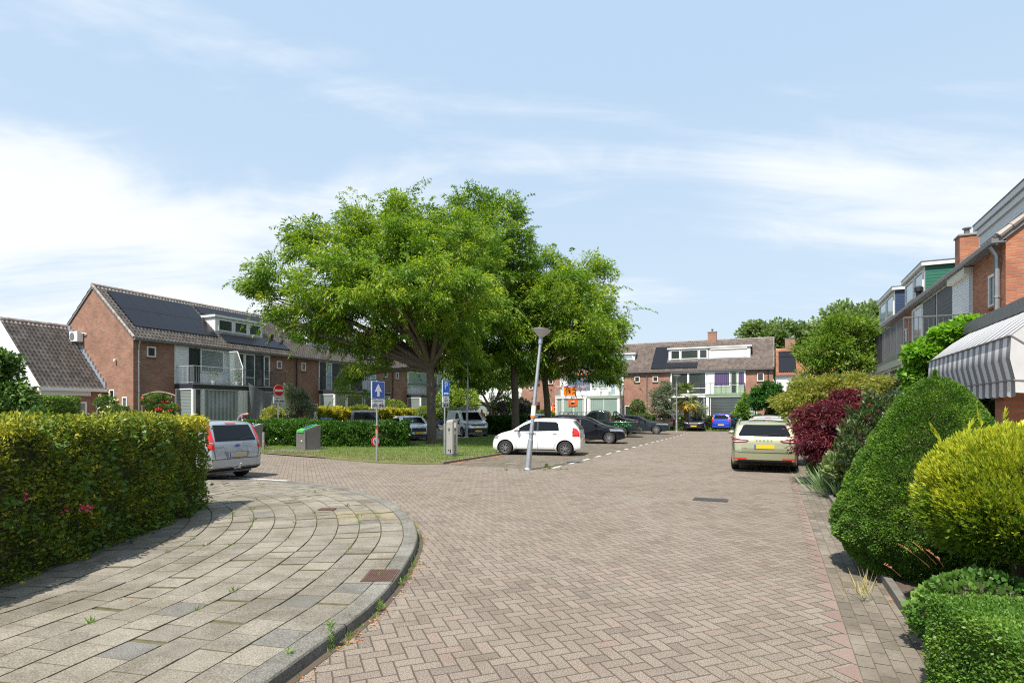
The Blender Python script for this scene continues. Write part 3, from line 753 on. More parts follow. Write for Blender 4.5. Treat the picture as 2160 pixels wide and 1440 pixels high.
def house(label, loc, ang, low, group, brick=M_bl, tiles=M_tiles, gable=(False, False), upper=(), lower=(), band=M_dark, rail=M_blackrail, win=((.78, 1.32, 5.0, 5.62),),
          bay=True, back=True, slab_edge=M_steel, chimney=None, rng=rng, baypost=M_white, door=M_dark, sideglass=M_gblind, backmat=None):
    t = thing('row_house', label, 'house', loc, ang, group)
    X = (lambda x: x) if low else (lambda x: WD-x)
    # walls: one brick block with the gable outline
    m = MB(); m.prism([(0, 0), (2*HALF, 0), (2*HALF, EAVE-.05), (HALF, RIDGE-.06), (0, EAVE-.05)], 0.0, WD, 'yz'); m.build('wall', brick, t)
    # roof
    sl = math.hypot(HALF, HALF*TAN)+.22; c, s_ = 1/math.hypot(1, TAN), TAN/math.hypot(1, TAN)
    x0 = -.08 if gable[0] else 0; x1 = WD+.08 if gable[1] else WD
    rf = pantiles('roof', x0, x1, sl, (0, -.22*c, EAVE-.22*s_+.05), (1, 0, 0), (0, c, s_), tiles, t, rng)
    pantiles('back_roof', x0, x1, sl, (0, 2*HALF+.22*c, EAVE-.22*s_+.05), (1, 0, 0), (0, -c, s_), tiles, rf, rng, tl=.66)
    tile_row('ridge_tiles', (x0, HALF, RIDGE+.08), (x1, HALF, RIDGE+.08), tiles, rf, rng)
    for k, gx_ in ((0, -.05), (1, WD+.05)):
        if gable[k]:
            tile_row('verge_tiles', (gx_, -.2*c, EAVE-.2*s_+.10), (gx_, HALF, RIDGE+.09), tiles, rf, rng, r=.075)
            m = MB(); m.prism([(-.2, EAVE-.26), (HALF, RIDGE-.13), (HALF, RIDGE+.03), (-.2, EAVE-.09)], gx_-.012, gx_+.012, 'yz'); m.build('barge_board', M_gutter, rf)
            m = MB(); m.prism([(2*HALF+.2, EAVE-.26), (HALF, RIDGE-.13), (HALF, RIDGE+.03), (2*HALF+.2, EAVE-.09)], gx_-.012, gx_+.012, 'yz'); m.build('barge_board', M_gutter, rf)
    # gutter and soffit
    m = MB(); m.box(x0, x1, -.30, -.16, EAVE-.20, EAVE-.09); m.box(x0, x1, -.16, -.004, EAVE-.20, EAVE-.17); m.build('gutter', M_gutter, t)
    # small windows in the brick part, door and small window below
    for (a, b, z0, z1) in win: window(min(X(a), X(b)), max(X(a), X(b)), z0, z1, 0, t, M_gdark, M_white, .07, .05, sill=brick)
    dr = window(min(X(1.45), X(2.38)), max(X(1.45), X(2.38)), .06, 2.35, 0, t, M_gdark, M_white, .07, .05, hmull=(1.0,), name='door')
    # upper facade
    ub = EAVE-.22
    m = MB(); m.box(X(BR), X(WD-.003), -.05, -.002, SLB+.30, ub); m.build('facade_panel', M_white, t)
    for (a, b, kind) in upper:
        p, q = min(X(a), X(b)), max(X(a), X(b)); z0 = SLB+.36; z1 = ub-.08
        if kind == 'siding': panel('siding', p, q, SLB+.32, z1, -.075, -.052, M_sl_white, t)
        elif kind == 'darkpanel': panel('dark_panel', p, q, z0, z1, -.075, -.052, M_sl_dark, t)
        elif kind == 'shutter': panel('roller_shutter', p, q, z0, z1-.12, -.09, -.052, M_sl_shut, t); panel('shutter_box', p-.04, q+.04, z1-.12, z1+.08, -.22, -.052, M_cream, t)
        elif kind == 'blueshutter': panel('roller_shutter', p, q, z0+.55, z1, -.09, -.052, M_sl_blue, t); panel('dark_panel', p, q, z0, z0+.53, -.07, -.052, M_sl_white, t)
        elif kind == 'ddoor': window(p, q, z0, z1, -.052, t, M_gdark, M_dark, .09, .06, name='balcony_door')
        elif kind == 'gdoor': window(p, q, z0, z1, -.052, t, M_gdark, plain('green_paint', (.30, .38, .27), .5), .12, .06, hmull=(z0+.9,), name='balcony_door')
        else:
            gl = {'dark': M_gdark, 'blind': M_gblind, 'light': M_glight, 'purple': M_gpurp, 'curtain': M_gcurt, 'greenpanel': M_gpurp}[kind]
            lo = z0+.78 if kind in ('blind', 'purple', 'curtain') else z0
            window(p, q, lo, z1, -.052, t, gl, M_white, .07, .06, hmull=(() if lo != z0 else (z0+.62,)))
            if kind == 'purple': panel('parapet_panel', p, q, z0, lo-.002, -.075, -.052, plain('green_paint', (.30, .38, .27), .5), t)
    if bay:
        a, b = min(X(BR+.02), X(WD-.003)), max(X(BR+.02), X(WD-.003)); inner = X(BR+.02)
        m = MB(); m.box(a, b, -BD, -.002, SLB, SLB+.28); m.build('balcony', band, t)
        bt = t.children[-1]
        m = MB(); e0 = a-(.03 if inner == a else 0); e1 = b+(.03 if inner == b else 0)
        m.box(e0, e1, -BD-.03, -BD-.002, SLB+.24, SLB+.30); m.build('slab_trim', slab_edge, bt)
        if rail:
            ry = -BD+.05; xi = inner+(.04 if inner == a else -.04); xo = b-.02 if inner == a else a+.02
            railing('railing', [(xi, -.08), (xi, ry), (xo, ry)], SLB+.28, SLB+1.38, bt, rail)
        # bay: base, posts, front glazing
        ix0, ix1 = (a+.05, b) if inner == a else (a, b-.05)
        m = MB(); m.box(ix0, ix1, -BD+.10, -.002, .0, .42); m.build('bay_base', backmat or M_white, t)
        m = MB(); m.box(ix0+.03, ix1-.03, -BD+.16, -.002, .42, SLB-.002); m.build('bay_core', M_black, t)
        hx = inner
        window(-BD+.10, -.06, .42, SLB-.01, inner+(.05 if inner == a else -.05), t, sideglass, M_white, .07, .05, axis='-x' if inner == a else 'x', name='side_window')
        for (p, q, kind) in lower:
            p, q = min(X(p), X(q)), max(X(p), X(q)); y = -BD+.12
            if kind == 'post': m = MB(); m.box(p, q, y-.10, y+.04, 0, SLB-.003); m.build('bay_post', baypost, t)
            else:
                gl = {'dark': M_gdark, 'vert': M_gvert, 'blind': M_gblind, 'curtain': M_gcurt, 'dkblind': M_gdkb}[kind]
                n = max(1, int(round((q-p)/1.3)))
                window(p, q, .43, SLB-.01, y, t, gl, M_white, .06, .06, mull=[p+(q-p)*i/n for i in range(1, n)] if kind == 'curtain' else ())
    if chimney:
        cx, cy, cz, cw = chimney
        m = MB(); m.box(cx-cw, cx+cw, cy-.3, cy+.3, EAVE+(cy-.3 if cy < HALF else 2*HALF-cy-.3)*TAN-.2, cz); o = m.build('chimney', brick, rf)
        MB().box(cx-cw-.04, cx+cw+.04, cy-.34, cy+.34, cz+.002, cz+.07).build('chimney_cap', plain('chimney_cap', (.25, .24, .22), .9), o)
        m = MB(); m.lathe([(.0, 0), (.09, 0), (.09, .25), (.15, .26), (.15, .30), (.0, .34)], (cx, cy, cz+.07), 10); m.build('flue', M_gutter, o)
    return t
def downpipe(t, x, mat=M_zinc, z1=EAVE-.2, y=-.09, r=.045):
    m = MB(); m.tube([(x, y-.12, z1), (x, y, z1-.25), (x, y, 0)], r, 8)
    for z in (1.2, 2.9, 4.6): m.lathe([(r+.001, 0), (r+.015, 0), (r+.015, .05), (r+.001, .05)], (x, y, z), 8)
    return m.build('downpipe', mat, t, smooth=True)
def vent(t, x, y, h=.55, r=.07):
    m = MB(); z = roof_z(y); m.lathe([(r, -.1), (r, h*.6), (r*1.7, h*.62), (r*1.7, h*.9), (r*.8, h), (0, h)], (x, y, z), 10); return m.build('roof_vent', M_black, t)
LOW = [(2.55, 2.68, 'post'), (2.70, 3.15, 'dark'), (3.17, 3.27, 'post'), (3.29, 5.85, 'vert'), (5.87, 6.19, 'post')]
GL = 'row houses on the left of the square'
def lrow(i): return (PL+U*(WD*i)).to_tuple()
h = house('brick end house with gable wall, air conditioner and large black solar array', lrow(0), AU, True, GL, gable=(True, False), rail=M_greyrail,
    upper=[(2.55, 3.42, 'siding'), (3.44, 4.18, 'ddoor'), (4.22, 5.95, 'blind')], lower=LOW)
downpipe(h, .28); solar(h, .52, .95, 5, 2, 1.12, 1.86)
# gable windows and details on the end wall (x = 0 face)
window(1.75, 2.25, 2.35, 3.05, -.002, h, M_gdark, M_white, .07, .04, axis='-x')
window(.55, 1.0, 1.55, 2.6, -.002, h, M_gblind, M_white, .07, .04, axis='-x')
h = house('brick house with black balcony door, white three-pane dormer and short solar strip', lrow(1), AU, False, GL, rail=M_blackrail,
    upper=[(2.6, 3.12, 'dark'), (3.16, 3.86, 'ddoor'), (3.9, 4.75, 'dark'), (4.8, 5.7, 'dark')], lower=[(2.55, 2.68, 'post'), (2.7, 5.9, 'vert'), (5.92, 6.19, 'post')], win=((1.4, 1.85, 4.95, 5.55),))
dormer(h, .12, 4.15, 1.25, 8.30, M_white, M_white, [(.35, 1.5, 'dark'), (1.65, 2.75, 'dark'), (2.9, 3.98, 'dark')])
solar(h, .25, .45, 5, 1, 1.12, .98); solar(h, .2, 3.75, 5, 1, 1.12, 1.0); vent(h, 4.9, 1.1, .7, .09)
for q in (5.75,): vent(h, q, .9, .5, .06)
h = house('brick house with dark balcony panels and white roller-shutter dormer behind the honey locust', lrow(2), AU, True, GL,
    upper=[(2.6, 3.25, 'darkpanel'), (3.28, 3.95, 'light'), (4.0, 6.1, 'darkpanel')], lower=[(2.55, 2.66, 'post'), (2.68, 3.9, 'blind'), (3.92, 4.05, 'post'), (4.07, 6.1, 'dark')], win=((.6, 1.05, 4.95, 5.6),))
downpipe(h, .05, M_black); dormer(h, 2.5, 6.195, 1.25, 8.25, M_white, M_white, [(2.7, 5.0, 'shutter'), (5.1, 6.0, 'blind')]); vent(h, 1.9, 1.7, .8, .08)
h = house('brick house half hidden by the honey locust, with white shutters upstairs', lrow(3), AU, False, GL,
    upper=[(2.6, 3.4, 'light'), (3.5, 4.4, 'shutter'), (4.5, 6.0, 'darkpanel')], lower=[(2.55, 2.68, 'post'), (2.7, 4.4, 'curtain'), (4.42, 6.1, 'dark')])
dormer(h, .01, 3.2, 1.25, 8.25, M_white, M_white, [(.2, 1.4, 'blind'), (1.6, 3.0, 'dark')])
h = house('brick house with pale green shutters seen beside the tree trunk', lrow(4), AU, True, GL,
    upper=[(2.6, 6.1, 'curtain')], lower=[(2.55, 2.68, 'post'), (2.7, 4.2, 'curtain'), (4.3, 4.45, 'post'), (4.5, 6.1, 'curtain')], win=((.6, 1.05, 4.95, 5.6),)); downpipe(h, .05, M_black)
h = house('last brick house of the left row, deep in tree shade', lrow(5), AU, False, GL, gable=(False, True),
    upper=[(2.6, 4.2, 'blind'), (4.3, 6.1, 'dark')], lower=[(2.55, 2.68, 'post'), (2.7, 6.1, 'vert')])
# far row (origin of each house at its left end, x runs to the right)
GF = 'row houses across the far end'
def frow(i): return (PF-V*(WD*(i+1))).to_tuple()
M_greenp = plain('green_paint', (.30, .38, .27), .5)
h = house('far brick end house with purple curtains, green balcony and long roller-shutter dormer', frow(0), AV, False, GF, M_bf, M_tilefar, gable=(False, True), band=M_greenp, slab_edge=M_greenp,
    upper=[(2.6, 3.25, 'purple'), (3.3, 3.95, 'gdoor'), (4.0, 5.55, 'purple'), (5.6, 6.15, 'siding')], lower=[(2.55, 2.68, 'post'), (2.70, 5.75, 'dkblind'), (5.85, 6.15, 'post')], win=((.85, 1.45, 4.75, 5.55),), chimney=(.15, HALF, 10.35, .45))
downpipe(h, WD-.45, M_black); dormer(h, .01, 4.1, 1.2, 8.4, M_white, M_white, [(.25, 3.75, 'cream')], side=M_gutter); panel('awning_box', 2.7, 5.6, 0, 0, 0, 0, M_white, h) if False else None
h = house('far brick house with L-shaped solar panels and balcony behind the palm', frow(1), AV, True, GF, M_bf, M_tilefar, band=M_white, slab_edge=M_white,
    upper=[(2.6, 4.3, 'dark'), (4.35, 6.1, 'dark')], lower=[(2.55, 2.68, 'post'), (2.7, 6.1, 'dark')], win=((.65, 1.2, 4.9, 5.5),))
downpipe(h, .03, M_gutter); dormer(h, 2.1, 6.19, 1.2, 8.4, M_white, M_white, [(2.35, 3.3, 'dark'), (3.4, 5.2, 'dark'), (5.3, 6.1, 'dark')], side=M_gutter)
solar(h, .42, .12, 3, 1, 1.60, 1.02); solar(h, .42, 1.15, 1, 3, 1.55, 1.02)
h = house('far brick house with glazed balcony, green curtains and roof window', frow(2), AV, False, GF, M_bf, M_tilefar, band=M_greenp, slab_edge=M_white, rail=M_greyrail,
    upper=[(2.6, 3.3, 'curtain'), (3.35, 4.2, 'light'), (4.25, 6.1, 'curtain')], lower=[(2.55, 2.75, 'post'), (2.77, 5.8, 'curtain'), (5.85, 6.15, 'post')], win=((.75, 1.3, 4.9, 5.5),))
dormer(h, 1.2, 4.6, 1.4, 8.1, M_white, M_white, [(1.4, 2.8, 'light'), (2.95, 4.4, 'light')])
h = house('far brick end house with orange bunting, blue roller shutter and orange flags', frow(3), AV, True, GF, M_bf, M_tilefar, gable=(True, False), band=M_white, slab_edge=M_white, rail=M_greyrail,
    upper=[(2.6, 3.4, 'siding'), (3.5, 6.1, 'blueshutter')], lower=[(2.55, 2.68, 'post'), (2.7, 3.35, 'curtain'), (3.4, 3.5, 'post'), (3.52, 5.8, 'curtain'), (5.85, 6.15, 'post')], win=((1.1, 1.65, 4.9, 5.5),))
# right row (origin of each house at its far end, x runs towards the camera)
PR = Vector((12.15, 14.0, 0)); GR = 'row houses on the right of the square'
def rrow(i): return (PR+U*(WD*(i+1))).to_tuple()
AR = AU+math.pi
RG = dict(brick=M_br, tiles=M_tiles)
h = house('orange brick house with grey roller shutters upstairs and tall roller-shutter dormer', rrow(0), AR, False, GR, gable=(False, True), band=M_cream, slab_edge=M_steel, rail=plain('balcony_rail', (.16, .165, .17), .4, metal=.5, noise=0),
    upper=[(2.52, 4.2, 'shutter'), (4.25, 6.1, 'darkpanel')], lower=[(2.55, 2.8, 'post'), (2.85, 6.1, 'dark')], win=((.55, 1.1, 4.45, 5.3),), **RG)
downpipe(h, WD-.30, M_zinc, r=.06)
dormer(h, 1.5, 5.6, .75, 7.45, M_sl_shut, plain('light_fascia', (.62, .63, .65), .5, noise=.05), [(1.55, 5.55, 'shutter')], side=M_sl_shut)
h = house('brick house with low chimney and black balcony railing next to the roller shutters', rrow(1), AR, True, GR, band=M_cream, slab_edge=M_steel, rail=M_blackrail,
    upper=[(2.6, 4.2, 'dark'), (4.3, 6.1, 'darkpanel')], lower=[(2.55, 2.8, 'post'), (2.85, 6.1, 'dark')], win=((.55, 1.1, 4.45, 5.3),), chimney=(2.5, 1.7, 8.55, .32), **RG); vent(h, .9, .45, .6, .1)
h = house('brick house with green-sided dormer behind the yellow-green tree', rrow(2), AR, False, GR, band=M_cream, slab_edge=M_steel,
    upper=[(2.6, 6.1, 'darkpanel')], lower=[(2.55, 2.8, 'post'), (2.85, 6.1, 'dark')], **RG)
dormer(h, 1.9, 6.0, .9, 8.15, M_white, M_white, [(2.1, 3.9, 'light'), (4.1, 5.8, 'light')], side=M_sl_green)
h = house('farthest brick house of the right row with navy-sided dormer', rrow(3), AR, True, GR, gable=(True, False), band=M_cream, slab_edge=M_steel,
    upper=[(2.6, 6.1, 'dark')], lower=[(2.55, 2.8, 'post'), (2.85, 6.1, 'dark')], chimney=(3.4, HALF-.4, 9.9, .7), **RG)
dormer(h, .5, 5.4, .9, 8.4, M_white, M_white, [(.7, 2.9, 'light'), (3.1, 5.2, 'light')], side=M_sl_navy)
p0 = PR+V*2.4
h = house('nearest brick house on the right, carrying the striped awning', (p0+U*0).to_tuple(), AR, True, GR, band=M_gutter, slab_edge=M_gutter, rail=None, bay=False,
    upper=[(2.6, 6.1, 'dark')], lower=[(2.55, 2.8, 'post'), (2.85, 4.3, 'dark'), (4.4, 4.7, 'post'), (4.8, 6.1, 'dark')], **RG)
m = MB(); m.box(.05, WD-.02, -3.70, -.01, 0, 3.42); m.build('extension', M_br, h); MB().box(-.1, WD, -3.80, -.01, 3.425, 3.66).build('extension_fascia', M_gutter, h)
for k_ in range(3): window(.5+k_*1.85, 2.1+k_*1.85, .3, 2.6, -3.71, h, M_gdark, M_white, .07, .05)
h = house('brick house beside the awning house, outside the right edge', (p0-U*WD).to_tuple(), AR, False, GR, band=M_gutter, slab_edge=M_gutter, rail=None, bay=False, gable=(False, True),
    upper=[(2.6, 6.1, 'dark')], lower=[(2.55, 2.8, 'post'), (2.85, 6.1, 'dark')], **RG)
# ---- annexe on the left gable: low house with pantile roof and white siding
t = thing('annexe', 'low annexe with brown pantile roof, white siding and white door', 'annexe', (PL+V*(-2.65)).to_tuple(), AU)
GE, GRZ, GW, GH = 3.12, 7.0, 3.45, 3.9   # eaves, ridge, width along the row, half depth
m = MB(); m.prism([(0, 0), (2*GH, 0), (2*GH, GE), (GH, GRZ-.1), (0, GE)], -GW+.04, -.004, 'yz'); m.build('wall', M_bl, t)
sl = math.hypot(GH, GRZ-GE)+.2; k = Vector((0, GH, GRZ-GE)).normalized()
rf = pantiles('roof', -GW-.05, -.10, sl, (0, -.2*k.y, GE-.2*k.z+.04), (1, 0, 0), tuple(k), M_tiles, t, rng)
pantiles('back_roof', -GW-.05, -.10, sl, (0, 2*GH+.2*k.y, GE-.2*k.z+.04), (1, 0, 0), (0, -k.y, k.z), M_tiles, rf, rng)
tile_row('ridge_tiles', (-GW-.05, GH, GRZ+.08), (-.06, GH, GRZ+.08), M_tiles, rf, rng)
m = MB(); m.prism([(.0, GE-.02), (2*GH, GE-.02), (GH, GRZ-.02)], -GW-.005, -GW+.035, 'yz'); m.build('gable_siding', M_sl_white, t)
m = MB(); m.prism([(-.25, GE-.28), (GH, GRZ-.2), (GH, GRZ+.05), (-.25, GE-.02)], -GW-.09, -GW-.052, 'yz'); m.build('barge_board', M_white, rf)
m = MB(); m.box(-GW-.05, -.02, -.28, -.01, GE-.22, GE-.04); m.build('fascia', M_white, t)
m = MB(); m.box(-GW+.05, -.9, -.16, -.003, GE-.48, GE-.225); m.build('soffit', M_cream, t)
m = MB()
for i in range(15):
    s_ = i/15*(sl-.25); y = -.1+k.y*s_; z = GE+k.z*s_; m.box(-.085, -.006, y, y+.26, z+.02, z+.40)
m.build('lead_flashing', plain('lead', (.42, .47, .53), .45, metal=.4, noise=.2), rf)
window(-2.25, -1.05, .1, 2.3, 0, t, M_gblind, M_white, .10, .06, name='door')
window(-.55, -.2, .1, 2.5, 0, t, M_gdark, M_white, .08, .05, name='side_door')
# air conditioner, lamp and camera on the gable
t = thing('air_conditioner', 'white air conditioner unit bracketed high on the brick gable', 'air conditioner', (PL-V*5.25-U*.02+Vector((0, 0, 6.05))).to_tuple(), AU)
MB().box(-.36, -.03, -.42, .42, 0, .62).build('casing', M_white, t)
m = MB(); m.tube([(-.365, .12, .31), (-.375, .12, .31)], .24, 20); m.build('fan_grille', M_zinc, t)
m = MB(); m.box(-.40, -.004, -.40, -.34, -.06, -.003); m.box(-.40, -.004, .34, .40, -.06, -.003); m.build('bracket', M_zinc, t)
m = MB(); m.tube([(-.1, -.43, .5), (-.1, -.62, .5), (-.004, -.75, .45)], .03, 6); m.build('pipe', M_white, t)
t = thing('security_camera', 'small white dome camera on the brick gable', 'camera', (PL-V*1.6-U*.004+Vector((0, 0, 4.75))).to_tuple(), AU)
m = MB(); m.lathe([(0, .10), (.06, .09), (.07, 0), (.06, -.05), (0, -.1)], (-.10, 0, 0), 12); m.build('dome', M_white, t, smooth=True); MB().box(-.06, 0, -.03, .03, .0, .12).build('bracket', M_white, t)
# balcony screen between the first two left houses
t = thing('balcony_screen', 'white framed wedge-shaped glass screen between two balconies', 'screen', (PL+U*WD+Vector((0, 0, SLB+.31))).to_tuple(), AU)
m = MB(); q = [(-BD+.1, 0), (-BD+.1, 1.2), (-1.1, 2.3), (-.1, 2.3), (-.1, 0)]
for a, b in zip(q, q[1:]+q[:1]): m.tube([(0, a[0], a[1]), (0, b[0], b[1])], .03, 6)
m.tube([(0, -BD+.1, 1.1), (0, -.1, 1.1)], .02, 6); m.build('frame', M_white, t)
m = MB(); m.prism(q, -.004, .004, 'yz'); 
gm, tt_, bb = newmat('clear_pane'); bb.inputs['Transmission Weight'].default_value = .9; bb.inputs['Roughness'].default_value = .05; bb.inputs['Base Color'].default_value = (.8, .88, .86, 1); bb.inputs['IOR'].default_value = 1.1; MATS['clear_pane'] = gm
m.build('pane', gm, t)
# netting hung from the second balcony
def netmat():
    m_, t_, b_ = newmat('debris_net'); b_.inputs['Base Color'].default_value = (.17, .17, .18, 1); b_.inputs['Roughness'].default_value = .8
    tr = t_.n('ShaderNodeBsdfTransparent'); ms = t_.n('ShaderNodeMixShader'); tc = t_.n('ShaderNodeTexCoord')
    t_.l(t_.mapr(t_.noise(tc.outputs['Object'], 2.2, 3), .3, .7, .62, .88), ms.inputs[0]); t_.l(tr.outputs[0], ms.inputs[1]); t_.l(b_.outputs[0], ms.inputs[2]); t_.l(ms.outputs[0], m_.node_tree.nodes['Material Output'].inputs[0]); return m_
M_net = netmat(); m = MB(); nx_, nz_ = 40, 20; vs = []; fs = []
A0 = PL+U*(WD+.25)+V*(BD+.12); 
for i in range(nx_+1):
    for j in range(nz_+1):
        a = i/nx_; b = j/nz_; top = SLB+.55-1.0*a**.6; z = top*(1-b)+.2*b
        off = .10*math.sin(a*21+b*3)*(.3+b)+.35*b+.12*math.sin(a*9)
        p = A0+U*(a*3.4)+V*off; vs.append((p.x, p.y, z))
for i in range(nx_):
    for j in range(nz_): k_ = i*(nz_+1)+j; fs.append((k_, k_+1, k_+nz_+2, k_+nz_+1))
m.add(vs, fs); o = m.build('debris_netting', M_net, smooth=True, fix=False); tag(o, 'sheer grey netting hung from the second balcony of the left row', 'netting')
# ================================================================== VEGETATION
rng = np.random.default_rng(5)
M_bark = plain('bark', (.13, .10, .075), .95, noise=.45, nscale=9, bump=1.0)
M_twig_shade = plain('twigs_and_core_shade', (.055, .05, .025), .95, noise=.4, nscale=9)  # maple wood, and the dark inner shade of the solid plant cores
M_loc = leafmat('locust_leaves', (.045, .11, .010), (.135, .24, .016), (.36, .42, .03), .45)
M_gen = leafmat('green_leaves', (.03, .07, .014), (.07, .14, .025), (.16, .25, .05), .3)
def px_lobes(L, D, depth=None):
    out = []
    for q in L:
        px, py, rx, ry = q[:4]; dd = D+(q[4] if len(q) > 4 else 0); k = dd/FPX
        c = W(px, py, dd); out.append((tuple(c), (rx*k, (depth or (rx+ry)*.5*k*1.05), ry*k)))
    return out
def tree(name, label, at, trunk_h, r, lobes, npuff, pr, per, size, aspect, mat, cat='tree', group=None, lean=(0, 0), droop=.3, nlimb=16, spray=0, **kw):
    t = thing(name, label, cat, (at[0], at[1], 0), 0, group); b = Vector((at[0], at[1], 0))
    lob = [((Vector(c)-b), rr) for c, rr in lobes]
    C = puffs(lob, npuff, pr, rng)
    top = Vector((lean[0], lean[1], trunk_h)); m = MB()
    pts = [Vector((0, 0, -.05)), Vector((0, 0, .25)), Vector((lean[0]*.3, lean[1]*.3, trunk_h*.5)), top]
    m.tube(pts, [r*1.45, r*1.05, r*.92, r*.8], 12)
    idx = rng.choice(len(C), min(nlimb, len(C)), replace=False)
    sec = [((Vector(c))) for c, rr in lob]
    limbs(m, top-Vector((0, 0, .3)), sec, r*.55, rng, bend=.18, n=7, sides=8)
    for i in idx:
        e = Vector(C[i]); k = min(sec, key=lambda q: (q-e).length); limbs(m, top.lerp(k, .65), [e], r*.2, rng, bend=.1, n=4, sides=5)
    m.build('trunk', M_bark, t, smooth=True, fix=False)
    oc = np.mean([np.array(q[0]) for q in lob], axis=0)
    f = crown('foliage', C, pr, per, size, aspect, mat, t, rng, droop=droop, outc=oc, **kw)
    if spray:
        P_ = []; D_ = []; T_ = []; n_ = spray; S0 = puffs(lob, n_, pr, rng, shell=(.92, 1.05)); sl_ = pr*1.5
        for c in S0:
            o_ = c-oc; o_[2] *= .6; o_ /= np.linalg.norm(o_); o_ += rng.normal(0, .35, 3); ln = sl_*rng.uniform(.5, 1.25); tb = kw.get('base', .45)+rng.normal(0, .14); sd = np.cross(o_, (0, 0, 1.)); sd /= np.linalg.norm(sd)+1e-6
            for q in range(44):
                g_ = q/43; b_ = c+o_*ln*g_+np.array([0, 0, .25*ln*g_-.75*ln*g_*g_])+rng.normal(0, .05*pr, 3); P_.append(b_); D_.append(o_*.5+sd*(1 if q % 2 else -1)*.8+np.array([0, 0, -.35-.9*g_])+rng.normal(0, .25, 3)); T_.append(tb+.12*g_+rng.normal(0, .1))
        leaves('leaf_sprays', np.array(P_), np.array(D_), size*.9, aspect, np.array(T_), mat, t, rng)
    return t
GT = 'honey locust trees on the grass island'
b1 = W(911, 938, 30)
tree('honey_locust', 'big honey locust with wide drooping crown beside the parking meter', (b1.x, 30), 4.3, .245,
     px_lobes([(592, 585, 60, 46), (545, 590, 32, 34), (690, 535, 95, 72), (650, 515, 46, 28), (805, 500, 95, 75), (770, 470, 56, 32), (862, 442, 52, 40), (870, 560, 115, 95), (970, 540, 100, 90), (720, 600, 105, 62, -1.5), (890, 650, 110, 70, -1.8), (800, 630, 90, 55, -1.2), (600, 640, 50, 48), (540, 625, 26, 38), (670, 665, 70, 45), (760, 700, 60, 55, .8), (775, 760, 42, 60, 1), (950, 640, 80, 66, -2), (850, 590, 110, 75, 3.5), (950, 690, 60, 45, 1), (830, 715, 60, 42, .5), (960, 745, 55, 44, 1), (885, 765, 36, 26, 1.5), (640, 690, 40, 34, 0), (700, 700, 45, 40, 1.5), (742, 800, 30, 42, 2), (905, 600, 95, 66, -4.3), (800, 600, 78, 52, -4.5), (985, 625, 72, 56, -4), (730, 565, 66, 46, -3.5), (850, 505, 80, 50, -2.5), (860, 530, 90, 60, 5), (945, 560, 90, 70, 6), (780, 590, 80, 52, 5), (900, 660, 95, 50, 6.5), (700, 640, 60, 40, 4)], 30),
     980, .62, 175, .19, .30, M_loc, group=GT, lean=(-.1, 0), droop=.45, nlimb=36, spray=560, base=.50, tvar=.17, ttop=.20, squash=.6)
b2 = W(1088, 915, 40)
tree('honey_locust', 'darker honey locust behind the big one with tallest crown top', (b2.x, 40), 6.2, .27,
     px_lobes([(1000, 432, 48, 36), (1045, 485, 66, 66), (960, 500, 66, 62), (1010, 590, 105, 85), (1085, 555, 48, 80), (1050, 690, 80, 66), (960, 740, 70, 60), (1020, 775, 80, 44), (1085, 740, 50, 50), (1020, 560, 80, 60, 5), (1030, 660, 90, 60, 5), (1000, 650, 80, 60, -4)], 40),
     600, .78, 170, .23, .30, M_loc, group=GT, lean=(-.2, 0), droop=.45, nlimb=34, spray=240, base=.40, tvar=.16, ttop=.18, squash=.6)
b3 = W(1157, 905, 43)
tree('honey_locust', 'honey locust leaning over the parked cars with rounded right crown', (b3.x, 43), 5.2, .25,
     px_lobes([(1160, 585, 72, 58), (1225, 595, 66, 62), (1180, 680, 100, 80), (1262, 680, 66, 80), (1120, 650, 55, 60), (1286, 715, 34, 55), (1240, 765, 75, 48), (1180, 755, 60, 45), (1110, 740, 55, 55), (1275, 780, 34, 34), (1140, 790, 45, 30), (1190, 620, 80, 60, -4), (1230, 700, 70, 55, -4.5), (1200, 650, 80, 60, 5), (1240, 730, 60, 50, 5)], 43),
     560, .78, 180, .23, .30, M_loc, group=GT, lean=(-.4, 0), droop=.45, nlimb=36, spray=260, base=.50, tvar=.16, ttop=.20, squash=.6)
# background trees
M_pop = leafmat('grey_green_leaves', (.09, .14, .045), (.15, .215, .075), (.25, .32, .125), .4)
GB = 'tall trees beyond the rows'
for (lab, px, D, L) in (('tall round-crowned tree rising behind the navy dormer', 1800, 78, [(1795, 685, 66, 36), (1750, 720, 50, 34), (1840, 700, 44, 40), (1800, 745, 85, 45), (1850, 665, 22, 18)]),
                        ('lower grey-green tree beyond the far row end', 1640, 84, [(1600, 705, 28, 18), (1640, 710, 36, 24), (1685, 715, 30, 24), (1640, 755, 55, 35), (1700, 760, 35, 30)])):
    b = W(px, 880, D); tree('broadleaf_tree', lab, (b.x, D), 6, .4, px_lobes(L, D), 190, 1.3, 150, .50, .6, M_pop, group=GB, nlimb=8, droop=.1, base=.5, squash=.8, ttop=.2)
b = W(1036, 880, 62)
tree('small_tree', 'small spreading tree with open forked limbs far behind the van', (b.x, 62), 2.2, .3, px_lobes([(1000, 800, 40, 22), (1060, 795, 45, 26), (1100, 790, 30, 22), (965, 805, 25, 18)], 62, 2.5), 90, .9, 120, .34, .5, M_pop, nlimb=10, droop=.15, base=.7)
b = W(958, 880, 56)
tree('small_tree', 'bright yellow-green shrubby tree behind the white van', (b.x, 56), .8, .1, px_lobes([(968, 838, 32, 20), (940, 845, 20, 16), (985, 850, 24, 14)], 56, 2), 50, .7, 200, .22, .5, leafmat('lime_leaves', (.09, .14, .02), (.17, .25, .03), (.30, .38, .05), .35), nlimb=4, base=.6)
